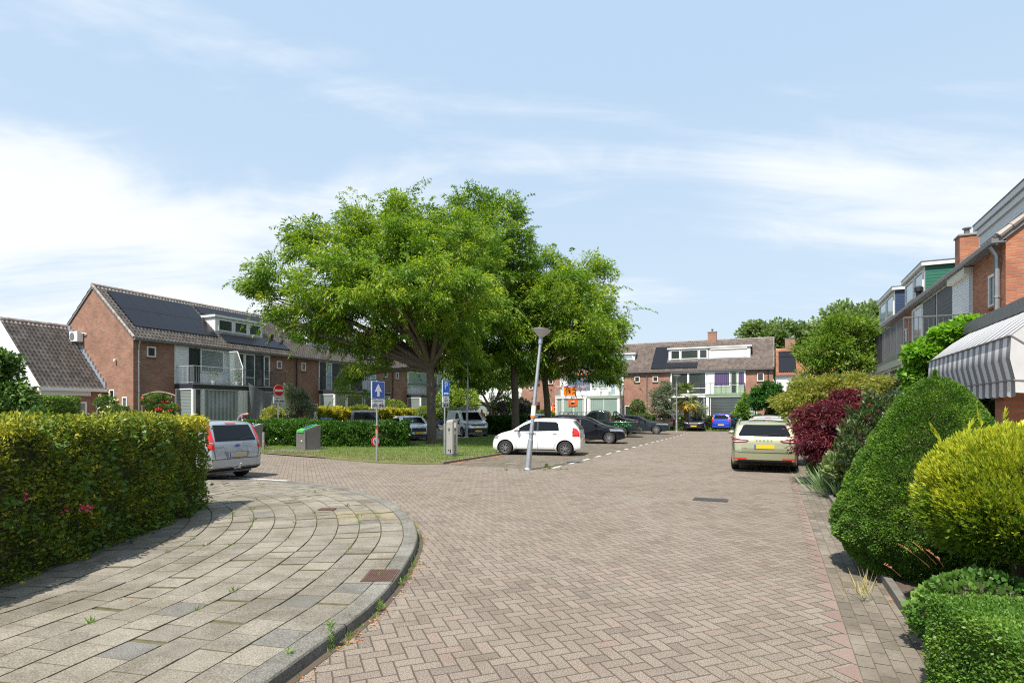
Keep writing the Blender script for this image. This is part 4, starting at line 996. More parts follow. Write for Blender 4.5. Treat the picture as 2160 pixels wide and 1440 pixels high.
# right-hand side: yellow-green tree, far ball tree, palm, olive trees
b = W(1765, 850, 22)
M_yg = leafmat('yellow_green_leaves', (.06, .13, .012), (.13, .22, .02), (.26, .34, .04), .38)
tree('ornamental_tree', 'airy yellow-green tree in front of the right houses', (b.x, 22), 2.2, .09,
     px_lobes([(1775, 700, 52, 36), (1740, 735, 55, 35), (1820, 725, 45, 35), (1790, 765, 60, 32), (1715, 765, 38, 26), (1840, 760, 30, 25), (1765, 680, 22, 22)], 22), 190, .34, 150, .105, .42, M_yg, droop=.3, nlimb=40, base=.5, tvar=.15)
b = W(1617, 880, 50)
tree('ball_tree', 'small round dark green tree beside the far end house', (b.x, 50), 2.3, .07, px_lobes([(1617, 832, 30, 24), (1600, 845, 16, 14), (1640, 845, 18, 16)], 50), 70, .5, 200, .17, .6, leafmat('fresh_leaves', (.02, .075, .012), (.04, .13, .018), (.09, .22, .03), .3), nlimb=6)
b = W(1400, 880, 51)
M_olive = leafmat('olive_leaves', (.09, .115, .065), (.155, .185, .115), (.26, .30, .20), .2)
tree('olive_tree', 'silvery olive tree between the pink car and the palm', (b.x, 51), 1.0, .12, px_lobes([(1395, 838, 24, 20), (1405, 822, 14, 16), (1398, 862, 26, 16)], 51), 70, .42, 160, .16, .3, M_olive, nlimb=6, base=.5)
b = W(625, 880, 33)
tree('olive_tree', 'silvery grey olive shrub behind the laurel hedge', (b.x, 33), .6, .07, px_lobes([(625, 845, 26, 26), (612, 825, 12, 14), (640, 865, 22, 20), (612, 872, 24, 16)], 33), 90, .32, 190, .10, .26, M_olive, cat='shrub', nlimb=12, base=.55, droop=-.1)
# palm
t = thing('palm_tree', 'fan palm with yellowing lower fronds in front of the far row', 'palm', tuple(W(1448, 880, 50.2))[:2]+(0,), 0)
m = MB(); m.tube([(0, 0, 0), (0, 0, 1.6), (0, 0, 3.0)], [.17, .2, .19], 10); m.build('trunk', plain('palm_fibre', (.10, .065, .035), .95, noise=.5, nscale=14, bump=1), t, smooth=True)
P_ = []; D_ = []; tn = []
for i in range(70):
    el = rng.uniform(-1.0, 1.25); az = rng.uniform(0, 6.283); ln = rng.uniform(.7, 1.15); d = np.array([math.cos(az)*math.cos(el), math.sin(az)*math.cos(el), math.sin(el)])
    c = np.array([0, 0, 3.05+.25*math.sin(el)])+d*ln*.75; c[2] -= .1
    up = np.array([0, 0, 1.]); sx = np.cross(d, up); sx /= np.linalg.norm(sx)+1e-6
    for a in np.linspace(-1.5, 1.5, 15):
        P_.append(c); q = d*math.cos(a)+sx*math.sin(a)+rng.normal(0, .06, 3); q[2] -= .35*(1-abs(el)/2); D_.append(q); tn.append((.95 if el < -.55 else (.62 if el < -.1 else .3))+rng.normal(0, .09))
leaves('fronds', np.array(P_), np.array(D_), .62, .10, np.array(tn), leafmat('palm_fronds', (.06, .10, .02), (.17, .22, .035), (.50, .34, .06), .2), t, rng)
# ---- generic shrubs: ellipsoid shells of leaves
def shrub(name, label, lobes, n, size, aspect, mat, cat='shrub', group=None, droop=0, base=.5, tvar=.15, pr=None, up=.2, core=True, origin=None, svar=.35, lumps=60, ttop=.12, outw=1.0, depth=.16, dirv=None, core_mat=M_twig_shade):
    lob = [(np.array(c, float), np.array(r, float)) for c, r in lobes]
    o = origin or (lob[0][0][0], lob[0][0][1], 0); t = thing(name, label, cat, o, 0, group); o = np.array(o, float)
    area = np.array([r[0]*r[2]+r[0]*r[1] for c, r in lob]); f = area/area.sum(); PP = []; DD = []; TT = []
    for (c, r), k in zip(lob, f):
        m_ = int(n*k); d = usph(m_, rng); L_ = usph(lumps, rng); 
        bump = np.zeros(m_); tint = np.zeros(m_)
        lt = rng.normal(0, tvar, lumps); dots = d@L_.T; w_ = np.exp((dots-1)*lumps*.7); bump = w_.max(1); tint = lt[dots.argmax(1)]
        rad = 1-depth*(1-bump)-rng.uniform(0, .10, m_)**1.0
        P_ = c+d*rad[:, None]*r
        keep = P_[:, 2] > .03
        for (c2, r2) in lob:
            if c2 is not c: keep &= (((P_-c2)/(r2*.86))**2).sum(1) > 1
        N_ = d/r; N_ /= np.linalg.norm(N_, axis=1, keepdims=True)
        D_ = N_*outw+rng.normal(size=(m_, 3))*.5; D_[:, 2] += up-droop
        if dirv is not None: D_ += np.array(dirv)
        PP.append(P_[keep]); DD.append(D_[keep]); TT.append((base+tint+ttop*N_[:, 2]+rng.normal(0, .1, m_))[keep])
    PP = np.concatenate(PP)-o; DD = np.concatenate(DD); TT = np.concatenate(TT)
    leaves('foliage', PP, DD, size, aspect, TT, mat, t, rng, svar=svar)
    if core:
        for c, r in lob:
            m = MB()
            k = 1-depth-.13; rings = []
            for a in np.linspace(-math.pi/2, math.pi/2, 9): rings.append((math.cos(a), math.sin(a)))
            vs = []; fs = []
            for (cr, sz) in rings:
                for q in range(16):
                    th = q*math.pi/8; p = c-o+np.array([cr*math.cos(th), cr*math.sin(th), sz])*r*k; vs.append((p[0], p[1], max(p[2], .02)))
            for i in range(8):
                for q in range(16): fs.append((i*16+q, i*16+(q+1) % 16, (i+1)*16+(q+1) % 16, (i+1)*16+q))
            m.add(vs, fs); m.build('branches_and_shade_core', core_mat, t, smooth=True, fix=False)  # solid dark ellipsoid imitates the shaded inside of the shrub
    return t
# clipped dwarf spruce cone
M_spr = leafmat('spruce_needles', (.025, .075, .012), (.08, .17, .020), (.20, .32, .035), .27)
C0 = np.array([4.46, 6.0, 0])
lob = []
def cone_shrub():
    t = thing('dwarf_spruce', 'large rounded cone of clipped green dwarf spruce', 'shrub', tuple(C0)); n = 230000
    prof_z = np.array([.03, .25, .40, .47, .64, .96, 1.19, 1.35, 1.52, 1.66, 1.80, 1.92, 2.0, 2.05, 2.07]); prof_r = np.array([.60, .78, .88, .90, .875, .77, .68, .60, .505, .43, .35, .26, .18, .09, 0])
    lt = 420; Lz = rng.uniform(.05, 2.1, lt); La = rng.uniform(0, 6.283, lt); Lt = rng.normal(0, .10, lt)
    z = rng.uniform(.05, 2.13, n); keep = rng.uniform(0, 1, n) < (np.interp(z, prof_z, prof_r)/.905+.12); z = z[keep]; a = rng.uniform(0, 6.283, len(z)); r = np.interp(z, prof_z, prof_r)
    x, y = r*np.cos(a), r*np.sin(a); lr = np.interp(Lz, prof_z, prof_r); lx, ly = lr*np.cos(La), lr*np.sin(La)
    best = np.full(len(z), 9.); bi = np.zeros(len(z), int)
    for i in range(lt):
        d = (x-lx[i])**2+(y-ly[i])**2+(z-Lz[i])**2; q = d < best; best[q] = d[q]; bi[q] = i
    dist = np.sqrt(best); bump = np.clip(1-dist/.15, -.9, 1)
    k = 1+.10*bump*np.clip(1.5-z*.6, .45, 1)-rng.uniform(0, .05, len(z)); hole = (rng.uniform(0, 1, len(z)) < np.clip((dist-.14)*8, 0, .85)); 
    P_ = np.column_stack([x*k, y*k, z*(1+.02*bump)])[~hole]
    slope = np.gradient(prof_r, prof_z); nz = -np.interp(z, prof_z, slope); N_ = np.column_stack([np.cos(a), np.sin(a), np.clip(nz, -.5, 2)])[~hole]; N_ /= np.linalg.norm(N_, axis=1, keepdims=True)
    D_ = N_+rng.normal(size=N_.shape)*.55; D_[:, 2] += .25
    tt = (.42+Lt[bi]+.16*bump+rng.normal(0, .12, len(z)))[~hole]
    leaves('foliage', P_, D_,   .027, .45, tt, M_spr, t, rng)
    m = MB(); m.lathe([(max(0.0, r_*.87), z_*.98) for z_, r_ in zip(prof_z, prof_r)], (0, 0, 0), 28); m.build('branches_and_shade_core', M_twig_shade, t, smooth=True, fix=False)  # dark solid under the needles, inner shade put into its colour
cone_shrub()
# golden conifer
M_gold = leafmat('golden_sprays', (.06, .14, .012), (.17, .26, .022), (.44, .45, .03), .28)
def golden():
    c = np.array([3.87, 4.32, 1.06]); r = np.array([.67, .62, .54]); t = thing('golden_cypress', 'big yellow golden cypress ball in the right corner garden', 'shrub', (c[0], c[1], 0)); n = 17000
    d = usph(n, rng); d = d[d[:, 2] > -.8]; n = len(d); lt = 120; L_ = usph(lt, rng); ltn = rng.normal(0, .12, lt); dots = d@L_.T; best = dots.max(1); ti = ltn[dots.argmax(1)]
    k = 1-.11*np.clip((1-best)*25, 0, 1)-rng.uniform(0, .09, n); N_ = d/r; N_ /= np.linalg.norm(N_, axis=1, keepdims=True)
    o = np.array([c[0], c[1], 0]); B = c+d*k[:, None]*r-o
    S = N_*.9+np.array([0, 0, .8])+rng.normal(size=(n, 3))*.28; S /= np.linalg.norm(S, axis=1, keepdims=True)
    side = np.cross(S, N_+rng.normal(size=(n, 3))*.5); side /= np.linalg.norm(side, axis=1, keepdims=True)
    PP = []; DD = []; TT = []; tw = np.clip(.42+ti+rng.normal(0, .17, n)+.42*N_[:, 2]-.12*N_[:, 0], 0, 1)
    for i in range(7):
        f = i/6; b = B+S*(f*.06); sg = 1 if i % 2 else -1
        q = S+side*sg*(.85*(1-f)+.05); PP.append(b); DD.append(q); TT.append(tw+.25*f-.08)
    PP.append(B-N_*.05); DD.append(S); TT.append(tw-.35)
    PP = np.concatenate(PP); DD = np.concatenate(DD); TT = np.concatenate(TT)
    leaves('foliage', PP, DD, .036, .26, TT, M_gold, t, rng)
    # longer shoots on top
    for (x, y, h, az) in ((-.45, .15, .22, -.5), (-.36, .1, .2, .3), (-.12, .2, .25, -.2), (.0, .2, .22, .2), (.22, .1, .28, -.3), (.3, .15, .2, .3), (-.62, .0, .14, -.6)):
        zt = 1.06+.54*math.sqrt(max(0, 1-(x/.69)**2-(y/.62)**2))-.05
        PP = []; DD = []
        for i in range(26):
            f = i/25; b = np.array([x+az*h*f, y, zt+h*f]); sg = 1 if i % 2 else -1; PP.append(b); DD.append((az+sg*.7*(1-f), rng.normal(0, .2), .8))
        leaves('shoot', np.array(PP), np.array(DD), .06, .22, rng.uniform(.75, 1, len(PP)), M_gold, t, rng)
    m = MB(); vs = []; fs = []
    for i, a in enumerate(np.linspace(-math.pi/2, math.pi/2, 11)):
        for q in range(20):
            th = q*math.pi/10; p = c-o+np.array([math.cos(a)*math.cos(th), math.cos(a)*math.sin(th), math.sin(a)])*r*.84; vs.append(tuple(p))
    for i in range(10):
        for q in range(20): fs.append((i*20+q, i*20+(q+1) % 20, (i+1)*20+(q+1) % 20, (i+1)*20+q))
    m.add(vs, fs); m.tube([(0, 0, 0), (0, 0, .75)], .06, 8); m.build('branches_and_shade_core', M_twig_shade, t, smooth=True, fix=False)  # dark ball imitates the shaded inside; the tube is the stem
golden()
# ---- hedges as boxes of leaves
def hedge(name, label, path, width, z0, z1, n, size, aspect, mat, cat='hedge', group=None, tintf=None, base=.5, lump=.06, faces='all', round_=.08, tvar=.12, lsp=.30, core_mat=M_twig_shade, up=.3, ends=(True, True), rgh=.05):
    """path = centre line [(x, y)]; leaves on the sides, top and ends of a box swept along it"""
    pth = np.array(path, float); seg = np.linalg.norm(np.diff(pth, axis=0), axis=1); L = np.concatenate([[0], np.cumsum(seg)]); tot = L[-1]
    o = np.array([pth[0, 0], pth[0, 1], 0]); t = thing(name, label, cat, tuple(o), 0, group); h = z1-z0
    def fr(s_):
        x = np.interp(s_, L, pth[:, 0]); y = np.interp(s_, L, pth[:, 1]); e = 1e-2
        dx = np.interp(s_+.15, L, pth[:, 0])-np.interp(s_-.15, L, pth[:, 0]); dy = np.interp(s_+.15, L, pth[:, 1])-np.interp(s_-.15, L, pth[:, 1]); q = np.hypot(dx, dy)+1e-9
        return np.column_stack([x, y]), np.column_stack([dx/q, dy/q])
    aS, aT, aE = tot*h, tot*width, width*h; parts = []
    tot_a = 2*aS+aT+2*aE
    def emit(kind, m_):
        u_ = rng.uniform(0, 1, m_); v_ = rng.uniform(0, 1, m_)
        if kind in ('l', 'r'):
            s_ = u_*tot; off = np.full(m_, width/2 if kind == 'l' else -width/2); z = z0+v_*h; N3 = (0, 1 if kind == 'l' else -1, 0)
        elif kind == 't': s_ = u_*tot; off = (v_-.5)*width; z = np.full(m_, z1); N3 = (0, 0, 1)
        else: s_ = np.full(m_, 0. if kind == 'a' else tot); off = (u_-.5)*width; z = z0+v_*h; N3 = (-1 if kind == 'a' else 1, 0, 0)
        # rounding of the top edges
        p, T = fr(s_); Nn = np.column_stack([-T[:, 1], T[:, 0]])
        sh = np.sin(s_/lsp*2.1+z*5.3)*np.sin(z/lsp*2.4+s_*1.7)+.6*np.sin(s_*9.1+off*6)*np.cos(z*8+off*7)
        d = sh*lump*.5-rng.uniform(0, rgh, m_)*1.5
        if kind in ('l', 'r'):
            k = np.clip((z-(z1-round_))/round_, 0, 1); d = d-round_*(1-np.sqrt(np.clip(1-k*k*.8, 0, 1))); off = off+N3[1]*d
        elif kind == 't': k = np.clip((np.abs(off)-(width/2-round_))/round_, 0, 1); z = z+d-round_*(1-np.sqrt(np.clip(1-k*k*.8, 0, 1)))
        P_ = np.column_stack([p[:, 0]+Nn[:, 0]*off+(T[:, 0]*d*N3[0] if N3[0] else 0), p[:, 1]+Nn[:, 1]*off+(T[:, 1]*d*N3[0] if N3[0] else 0), z])
        NN = np.column_stack([Nn[:, 0]*N3[1]+T[:, 0]*N3[0], Nn[:, 1]*N3[1]+T[:, 1]*N3[0], np.full(m_, float(N3[2]))])
        D_ = NN*.9+rng.normal(size=(m_, 3))*.6; D_[:, 2] += up
        tt = base+tvar*sh+rng.normal(0, .12 if mat is not M_priv else .19, m_)
        if tintf is not None: tt = tt+tintf(s_, z, kind, NN)
        return P_-o, D_, tt
    for kind, ar in (('l', aS), ('r', aS), ('t', aT), ('a', aE), ('b', aE)):
        if faces != 'all' and kind not in faces: continue
        m_ = int(n*ar/tot_a)
        if m_ > 5: parts.append(emit(kind, m_))
    leaves('foliage', np.concatenate([q[0] for q in parts]), np.concatenate([q[1] for q in parts]), size, aspect, np.concatenate([q[2] for q in parts]), mat, t, rng)
    m = MB(); k = .09+lump*.4; vs = []; fs = []; ns = max(2, int(tot/.5)); ss = np.linspace(k, tot-k, ns); p, T = fr(ss); Nn = np.column_stack([-T[:, 1], T[:, 0]]); ww = width/2-k
    for i in range(ns):
        for (a, z) in ((ww, z0), (ww, z1-k), (-ww, z1-k), (-ww, z0)): vs.append((p[i, 0]+Nn[i, 0]*a-o[0], p[i, 1]+Nn[i, 1]*a-o[1], z))
        if i: q = 4*i; fs += [(q-4+j, q-4+(j+1) % 4, q+(j+1) % 4, q+j) for j in range(4)]
    fs += [(0, 1, 2, 3), (4*ns-1, 4*ns-2, 4*ns-3, 4*ns-4)]; m.add(vs, fs); m.build('branches_and_shade_core', core_mat, t)  # dark box within the leaves imitates the inner shade of the hedge
    return t
M_priv = leafmat('privet_leaves', (.035, .085, .014), (.15, .20, .026), (.56, .48, .05), .35)
hp = [(h_[0]-.55, h_[1]) for h_ in HEDGE[:-1]]+[(-5.80, 9.75)]
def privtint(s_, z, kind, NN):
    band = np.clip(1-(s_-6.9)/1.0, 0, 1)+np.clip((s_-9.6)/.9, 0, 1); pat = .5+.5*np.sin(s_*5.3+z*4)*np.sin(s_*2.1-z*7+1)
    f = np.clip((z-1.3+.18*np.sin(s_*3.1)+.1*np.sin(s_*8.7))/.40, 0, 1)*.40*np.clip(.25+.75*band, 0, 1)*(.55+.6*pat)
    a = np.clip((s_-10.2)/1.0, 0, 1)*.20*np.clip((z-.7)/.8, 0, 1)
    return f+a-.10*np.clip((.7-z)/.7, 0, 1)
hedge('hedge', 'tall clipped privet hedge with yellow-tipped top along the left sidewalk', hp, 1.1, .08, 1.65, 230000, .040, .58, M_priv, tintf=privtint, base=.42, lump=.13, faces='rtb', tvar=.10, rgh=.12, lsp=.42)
# climbers and flowers poking out of the big hedge
P_ = []; D_ = []; 
for _ in range(46):
    y = rng.uniform(4.6, 9.6); z = rng.uniform(.15, 1.6); x = np.interp(y, [h_[1] for h_ in HEDGE], [h_[0] for h_ in HEDGE])+.03
    for _ in range(rng.integers(8, 26)): P_.append((x+abs(rng.normal(0, .035)), y+rng.normal(0, .09), z+rng.normal(0, .08))); D_.append((1, rng.normal(0, .6), rng.normal(0, .5)))
o = leaves('bindweed', np.array(P_), np.array(D_), .062, .75, rng.uniform(.45, .75, len(P_)), M_gen, None, rng); tag(o, 'broad-leaved climber growing out of the tall privet hedge', 'climber', kind='stuff')
gt = thing('geranium', 'small pink flowers showing in the shade of the tall hedge', 'flowers', (-4.8, 5.6, .1)); M_pink = leafmat('pink_petals', (.5, .02, .07), (.65, .04, .12), (.75, .10, .22), .2)
for (px, py, n_) in ((115, 1072, 6), (150, 1070, 12), (165, 1072, 16), (32, 1047, 6)):
    P_ = []; D_ = []
    p = W(px, py, 1200*4.83/(1080-px) if px < 1000 else 6)
    for _ in range(n_): P_.append((p.x+.1+rng.normal(0, .01), p.y+rng.normal(0, .03), p.z+rng.normal(0, .02))); D_.append((1, rng.normal(0, 1), rng.normal(0, 1)))
    leaves('blossom', np.array(P_)-np.array((-4.8, 5.6, .1)), np.array(D_), .03, .8, rng.uniform(.4, 1, len(P_)), M_pink, gt, rng)
P_ = []; D_ = []
for _ in range(150):
    y = rng.uniform(3.5, 9.7); x0 = np.interp(y, [h_[1] for h_ in HEDGE], [h_[0] for h_ in HEDGE]); top = rng.random() < .7
    b = np.array([x0-rng.uniform(0, .5) if top else x0+.0, y, 1.63 if top else rng.uniform(.5, 1.6)]); d = np.array([rng.normal(0, .4), rng.normal(0, .5), 1.0]) if top else np.array([1, rng.normal(0, .5), .5]); d /= np.linalg.norm(d); L_ = rng.uniform(.04, .13)
    for q in range(9): P_.append(b+d*L_*q/8); D_.append(d*.6+rng.normal(0, .6, 3))
o = leaves('hedge_shoots', np.array(P_), np.array(D_), .04, .5, rng.uniform(.45, 1, len(P_)), M_priv, None, rng); tag(o, kind='stuff')
# laurel hedge on the island
M_laur = leafmat('laurel_leaves', (.02, .065, .010), (.05, .13, .018), (.15, .26, .035), .2, .3)
hedge('hedge', 'glossy dark laurel hedge behind the waste containers', [(-14.6, 29.6), (-12.4, 29.2), (-9.3, 28.2), (-6.2, 27.9), (-5.1, 28.0)], 1.7, .05, 1.22, 62000, .12, .5, M_laur, base=.5, lump=.22, lsp=.8, round_=.45, tvar=.08, rgh=.2)
hedge('hedge', 'golden privet hedge along the left row gardens', [(-12.1, 33.9), (-9.9, 38.4), (-7.7, 43.2)], .9, .05, 1.95, 42000, .10, .55, leafmat('golden_privet', (.12, .17, .02), (.36, .36, .03), (.60, .50, .05), .3), base=.6, lump=.18, round_=.3, lsp=.7, rgh=.1)
hedge('hedge', 'neatly clipped green hedge behind the tall privet hedge on the left', [(-17.2, 15.2), (-13.6, 15.8), (-12.5, 15.95)], 1.3, .05, 2.14, 60000, .06, .5, leafmat('clipped_green', (.06, .13, .015), (.12, .21, .025), (.22, .32, .05), .25), base=.5, lump=.03)
hedge('hedge', 'low green hedge below the far row windows', [fpt(15.2, 3.6), fpt(5.0, 3.6), fpt(1.0, 3.5)], .9, .02, 1.25, 26000, .13, .6, M_gen, base=.42, lump=.1)
hedge('hedge', 'dark green hedge between the white van and the second locust trunk', [(-1.7, 43.5), (-.4, 44.2), (.7, 45)], 1.6, .03, 1.35, 16000, .13, .6, M_laur, base=.3, lump=.25, lsp=1, round_=.5)
# foreground box hedge (L-shaped: two arms) and ivy between them
M_box = leafmat('box_leaves', (.04, .11, .018), (.10, .21, .03), (.22, .34, .05), .35)
hedge('box_hedge', 'small-leaved box hedge in the bottom right corner', [(2.74, 1.1), (2.80, 2.4), (2.88, 3.56)], .56, .03, .60, 120000, .018, .6, M_box, base=.55, lump=.03, round_=.05, lsp=.2, rgh=.035)
hedge('box_hedge', 'lower box hedge reaching off the right edge beside the ivy', [(3.14, 2.75), (4.8, 2.65)], .8, .03, .49, 95000, .019, .6, M_box, base=.55, lump=.04, round_=.06, lsp=.25, rgh=.035)
M_ivy = leafmat('ivy_leaves', (.03, .09, .015), (.07, .16, .025), (.22, .34, .07), .25)
o = None
shrub('ivy_mound', 'mound of broad-leaved ivy under the golden cypress', [((3.40, 4.12, .26), (.50, .34, .34)), ((4.15, 3.95, .26), (.7, .42, .36)), ((4.9, 3.95, .26), (.6, .45, .36))], 16000, .042, .85, M_ivy, base=.42, up=.6, depth=.1, lumps=40)
# dry stalks rising from the ivy
m = MB()
for (px, py, qx, qy) in ((1960, 1195, 1897, 1148), (1975, 1190, 1928, 1145), (1900, 1215, 1865, 1190), (1988, 1190, 1955, 1160), (1990, 1195, 1975, 1175)):
    a = W(px, py, 4.05); b = W(qx, qy, 3.95); c_ = a.lerp(b, .5)+Vector((0, 0, .01)); m.tube([a, c_, b], [.003, .002, .001], 4)
    for i in range(9): p = b.lerp(c_, i*.1); m.tube([p, p+Vector((rng.normal(0, .008), 0, .012))], [.004, .001], 4)
tag(m.build('dry_stalks', plain('dry_stalk', (.30, .12, .06), .9), fix=False), 'thin reddish dry flower stalks above the ivy', 'flower stalks')
pts = []; ds = []
p = (3.20, 5.22)
for i in range(34): pts.append((p[0]+rng.normal(0, .05), p[1]+rng.normal(0, .05), .03)); ds.append((rng.normal(0, .35), rng.normal(0, .35), 1))
o = leaves('dry_grass_tuft', np.array(pts), np.array(ds), .24, .03, rng.uniform(0, .55, len(pts)), leafmat('straw', (.45, .36, .17), (.38, .36, .14), (.16, .26, .05), .2), None, rng); tag(o, 'straw-coloured grass tuft at the foot of the clipped spruce', 'grass tuft')
# red maple, dark shrub, olive-green maple
M_red = leafmat('maple_red', (.04, .008, .012), (.11, .018, .030), (.28, .045, .06), .3)
def maple(label, lobes, n, mat, base_pt, size=.085, asp=.28, pr=.28, per=150):
    t = thing('japanese_maple', label, 'shrub', base_pt); b = np.array(base_pt, float)
    C = puffs([(np.array(c)-b, r) for c, r in lobes], n, pr, rng, up=.2, shell=(.45, 1)); C = C[C[:, 2] > .2]
    m = MB(); limbs(m, (0, 0, .02), [Vector(c) for c in C[rng.choice(len(C), 34, replace=False)]], .045, rng, bend=.3, n=5, sides=6); m.build('branches_and_shade_core', M_twig_shade, t, fix=False)
    crown('foliage', C, pr, per, size, asp, mat, t, rng, droop=.35, squash=.42, base=.48, tvar=.17, ttop=.14)
k = lambda px, py, D, rx, ry, rd: (tuple(W(px, py, D)), (rx*D/FPX, rd, ry*D/FPX))
maple('burgundy Japanese maple beside the pale green car', [k(1756, 895, 13.6, 72, 46, .85), k(1800, 850, 13.8, 50, 28, .6), k(1728, 940, 13.4, 42, 34, .5), k(1772, 950, 13.3, 58, 36, .6)], 210, M_red, (7.7, 13.7, 0))
maple('olive-green Japanese maple behind the burgundy one', [k(1740, 825, 18.5, 85, 30, 1.1), k(1680, 850, 18.3, 40, 34, .8), k(1810, 815, 18.6, 65, 24, .9), k(1700, 890, 18, 45, 30, .7)], 230, leafmat('maple_olive', (.11, .14, .02), (.22, .24, .035), (.36, .30, .06), .4), (10.5, 18.6, 0), size=.11, pr=.36)
shrub('pointed_leaf_shrub', 'dark pointed-leaf shrub between the maple and the spruce', [(tuple(W(1850, 890, 10.6)), (.62, .5, .62)), (tuple(W(1815, 935, 10.4)), (.45, .45, .5))], 5200, .105, .27, leafmat('dark_pointed', (.025, .05, .014), (.05, .09, .022), (.12, .14, .05), .2), base=.45, depth=.5, core=False, outw=.5, up=.5, origin=(7.0, 10.5, 0))
m_ = None
# iris clump, hosta-like shrub, flowers by the garden edge
pts = []; ds = []; c = G(1778, 1052)
for i in range(520): a = rng.normal(0, .24, 2); pts.append((c.x+.22+a[0], c.y+.3+a[1]*1.2, .05)); ds.append((a[0]*1.6+rng.normal(0, .3)-.1, a[1]*1.3+rng.normal(0, .3), 1.15))
o = leaves('iris_clump', np.array(pts), np.array(ds), .50, .07, rng.normal(.5, .2, len(pts)), leafmat('iris_leaves', (.10, .17, .06), (.17, .26, .13), (.33, .42, .22), .25), None, rng, fold=.1); tag(o, 'clump of sword-shaped grey-green iris leaves at the garden edge', 'iris')
shrub('garden_plant', 'bright leafy plant beside the iris clump', [(tuple(G(1745, 1018)+Vector((.25, .5, .28))), (.42, .4, .36))], 2600, .10, .42, leafmat('bright_leaves', (.05, .13, .02), (.12, .24, .035), (.26, .38, .07), .3), base=.55, up=.5, depth=.2)
shrub('garden_plant', 'low grey-green hostas behind the iris', [(tuple(W(1790, 985, 11.2)), (.42, .4, .3))], 1500, .13, .6, leafmat('hosta', (.12, .18, .06), (.20, .27, .10), (.34, .38, .17), .2), base=.5, up=.6)
# big-leaved climber by the awning
shrub('climber', 'bright green large-leaved climber arching beside the striped awning', [(tuple(W(1968, 745, 13.2)), (.60, .5, .36)), (tuple(W(2015, 705, 12.9)), (.52, .4, .22)), (tuple(W(1940, 795, 13.4)), (.34, .45, .52)), (tuple(W(2050, 682, 12.8)), (.36, .3, .12))], 5200, .14, .75, leafmat('climber_leaves', (.07, .19, .012), (.16, .33, .025), (.30, .48, .06), .4), cat='climber', base=.5, up=.1, droop=.4, depth=.25, core=True, origin=(9.9, 13.3, 0))
# dark plants under the awning
shrub('potted_plant', 'dark leafy plant in the shade under the striped awning', [(tuple(W(2085, 865, 11.2)), (.8, .4, .22)), (tuple(W(2085, 920, 11.2)), (.35, .3, .5))], 2600, .10, .5, M_laur, cat='plant', base=.15)
# roses in the left row gardens and other planting near the houses
def rose(label, lobes, n, col, nf, size=.09):
    t = shrub('rose_bush', label, lobes, n, size, .6, M_gen, base=.55, depth=.4, core=False, up=.2)
    P_ = []; 
    for c, r in lobes:
        d = usph(nf, rng); d[:, 1] = -abs(d[:, 1]); P_.append(np.array(c)+d*np.array(r)*1.0)
    P_ = np.concatenate(P_)-np.array(t.location)
    for q in P_: PP = q+rng.normal(0, .03, (12, 3)); leaves('flower', PP, rng.normal(size=PP.shape), .08, .8, rng.uniform(0, 1, 12), col, t, rng)
rose('rose bush with red flowers below the brick corner', [k(330, 845, 31, 32, 18, .7), k(345, 862, 31, 34, 14, .7)], 5200, leafmat('red_petals', (.4, .01, .01), (.6, .02, .02), (.7, .05, .04), .1), 7)
rose('climbing rose with pale yellow flowers on the gable', [k(225, 852, 31.2, 24, 22, .5), k(250, 868, 31, 30, 14, .5)], 3600, leafmat('yellow_petals', (.6, .5, .2), (.75, .65, .3), (.8, .75, .5), .1), 8)
m = MB(); a = [W(300+70*i/12, 834-8*math.sin(math.pi*i/12), 31.3) for i in range(13)]; m.tube(a, .03, 6); m.tube([a[0], Vector((a[0].x, a[0].y, 0))], .03, 6); m.tube([a[-1], Vector((a[-1].x, a[-1].y, 0))], .03, 6)
tag(m.build('rose_arch', plain('weathered_wood', (.35, .27, .18), .8), fix=False), 'wooden garden arch over the red roses', 'arch')
shrub('variegated_shrub', 'round yellow-variegated shrub behind the laurel hedge', [k(576, 880, 31.5, 25, 24, .65)], 6500, .08, .55, leafmat('variegated', (.12, .17, .04), (.28, .30, .07), (.55, .50, .18), .3), base=.55)
b = W(20, 820, 13)
tree('broadleaf_tree', 'dark leafy tree cut off by the left edge', (b.x-.3, 13), 1.4, .08, px_lobes([(-6, 775, 24, 30), (8, 835, 36, 26), (-40, 800, 50, 55), (30, 852, 26, 18)], 13), 90, .3, 150, .10, .6, M_gen, nlimb=20, base=.45)
shrub('garden_shrub', 'loose green shrub just behind the tall hedge', [((-8.0, 9.5, .92), (.95, .5, .92)), ((-7.2, 9.2, .8), (.6, .45, .8))], 7000, .07, .5, M_gen, base=.55, depth=.4, core=False, outw=.6, up=.6)
shrub('buddleia', 'buddleia shrub with purple flowers behind the second locust', [k(1062, 858, 47, 38, 26, 1.2), k(1100, 862, 47.5, 26, 24, 1)], 6000, .2, .25, M_olive, base=.5, depth=.35, core=True)
P_ = []
for _ in range(16):
    c = W(rng.uniform(1040, 1125), rng.uniform(828, 868), 45.8)
    for _ in range(14): P_.append((c.x+rng.normal(0, .05), c.y+rng.normal(0, .05), c.z+rng.normal(0, .09)))
o = leaves('buddleia_flowers', np.array(P_), rng.normal(size=(len(P_), 3)), .09, .8, rng.uniform(0, 1, len(P_)), leafmat('purple_petals', (.30, .10, .30), (.42, .18, .42), (.6, .3, .55), .1), None, rng); tag(o, 'purple flower spikes on the buddleia shrub', 'flowers')
shrub('garden_shrub', 'feathery bright green shrub right of the blue car', [k(1567, 862, 52.6, 15, 22, .5), k(1552, 880, 52.6, 18, 12, .5), k(1572, 842, 52.6, 9, 16, .4)], 3200, .22, .35, leafmat('bright_leaves', (0,)*3, (0,)*3, (0,)*3), base=.7, depth=.4)
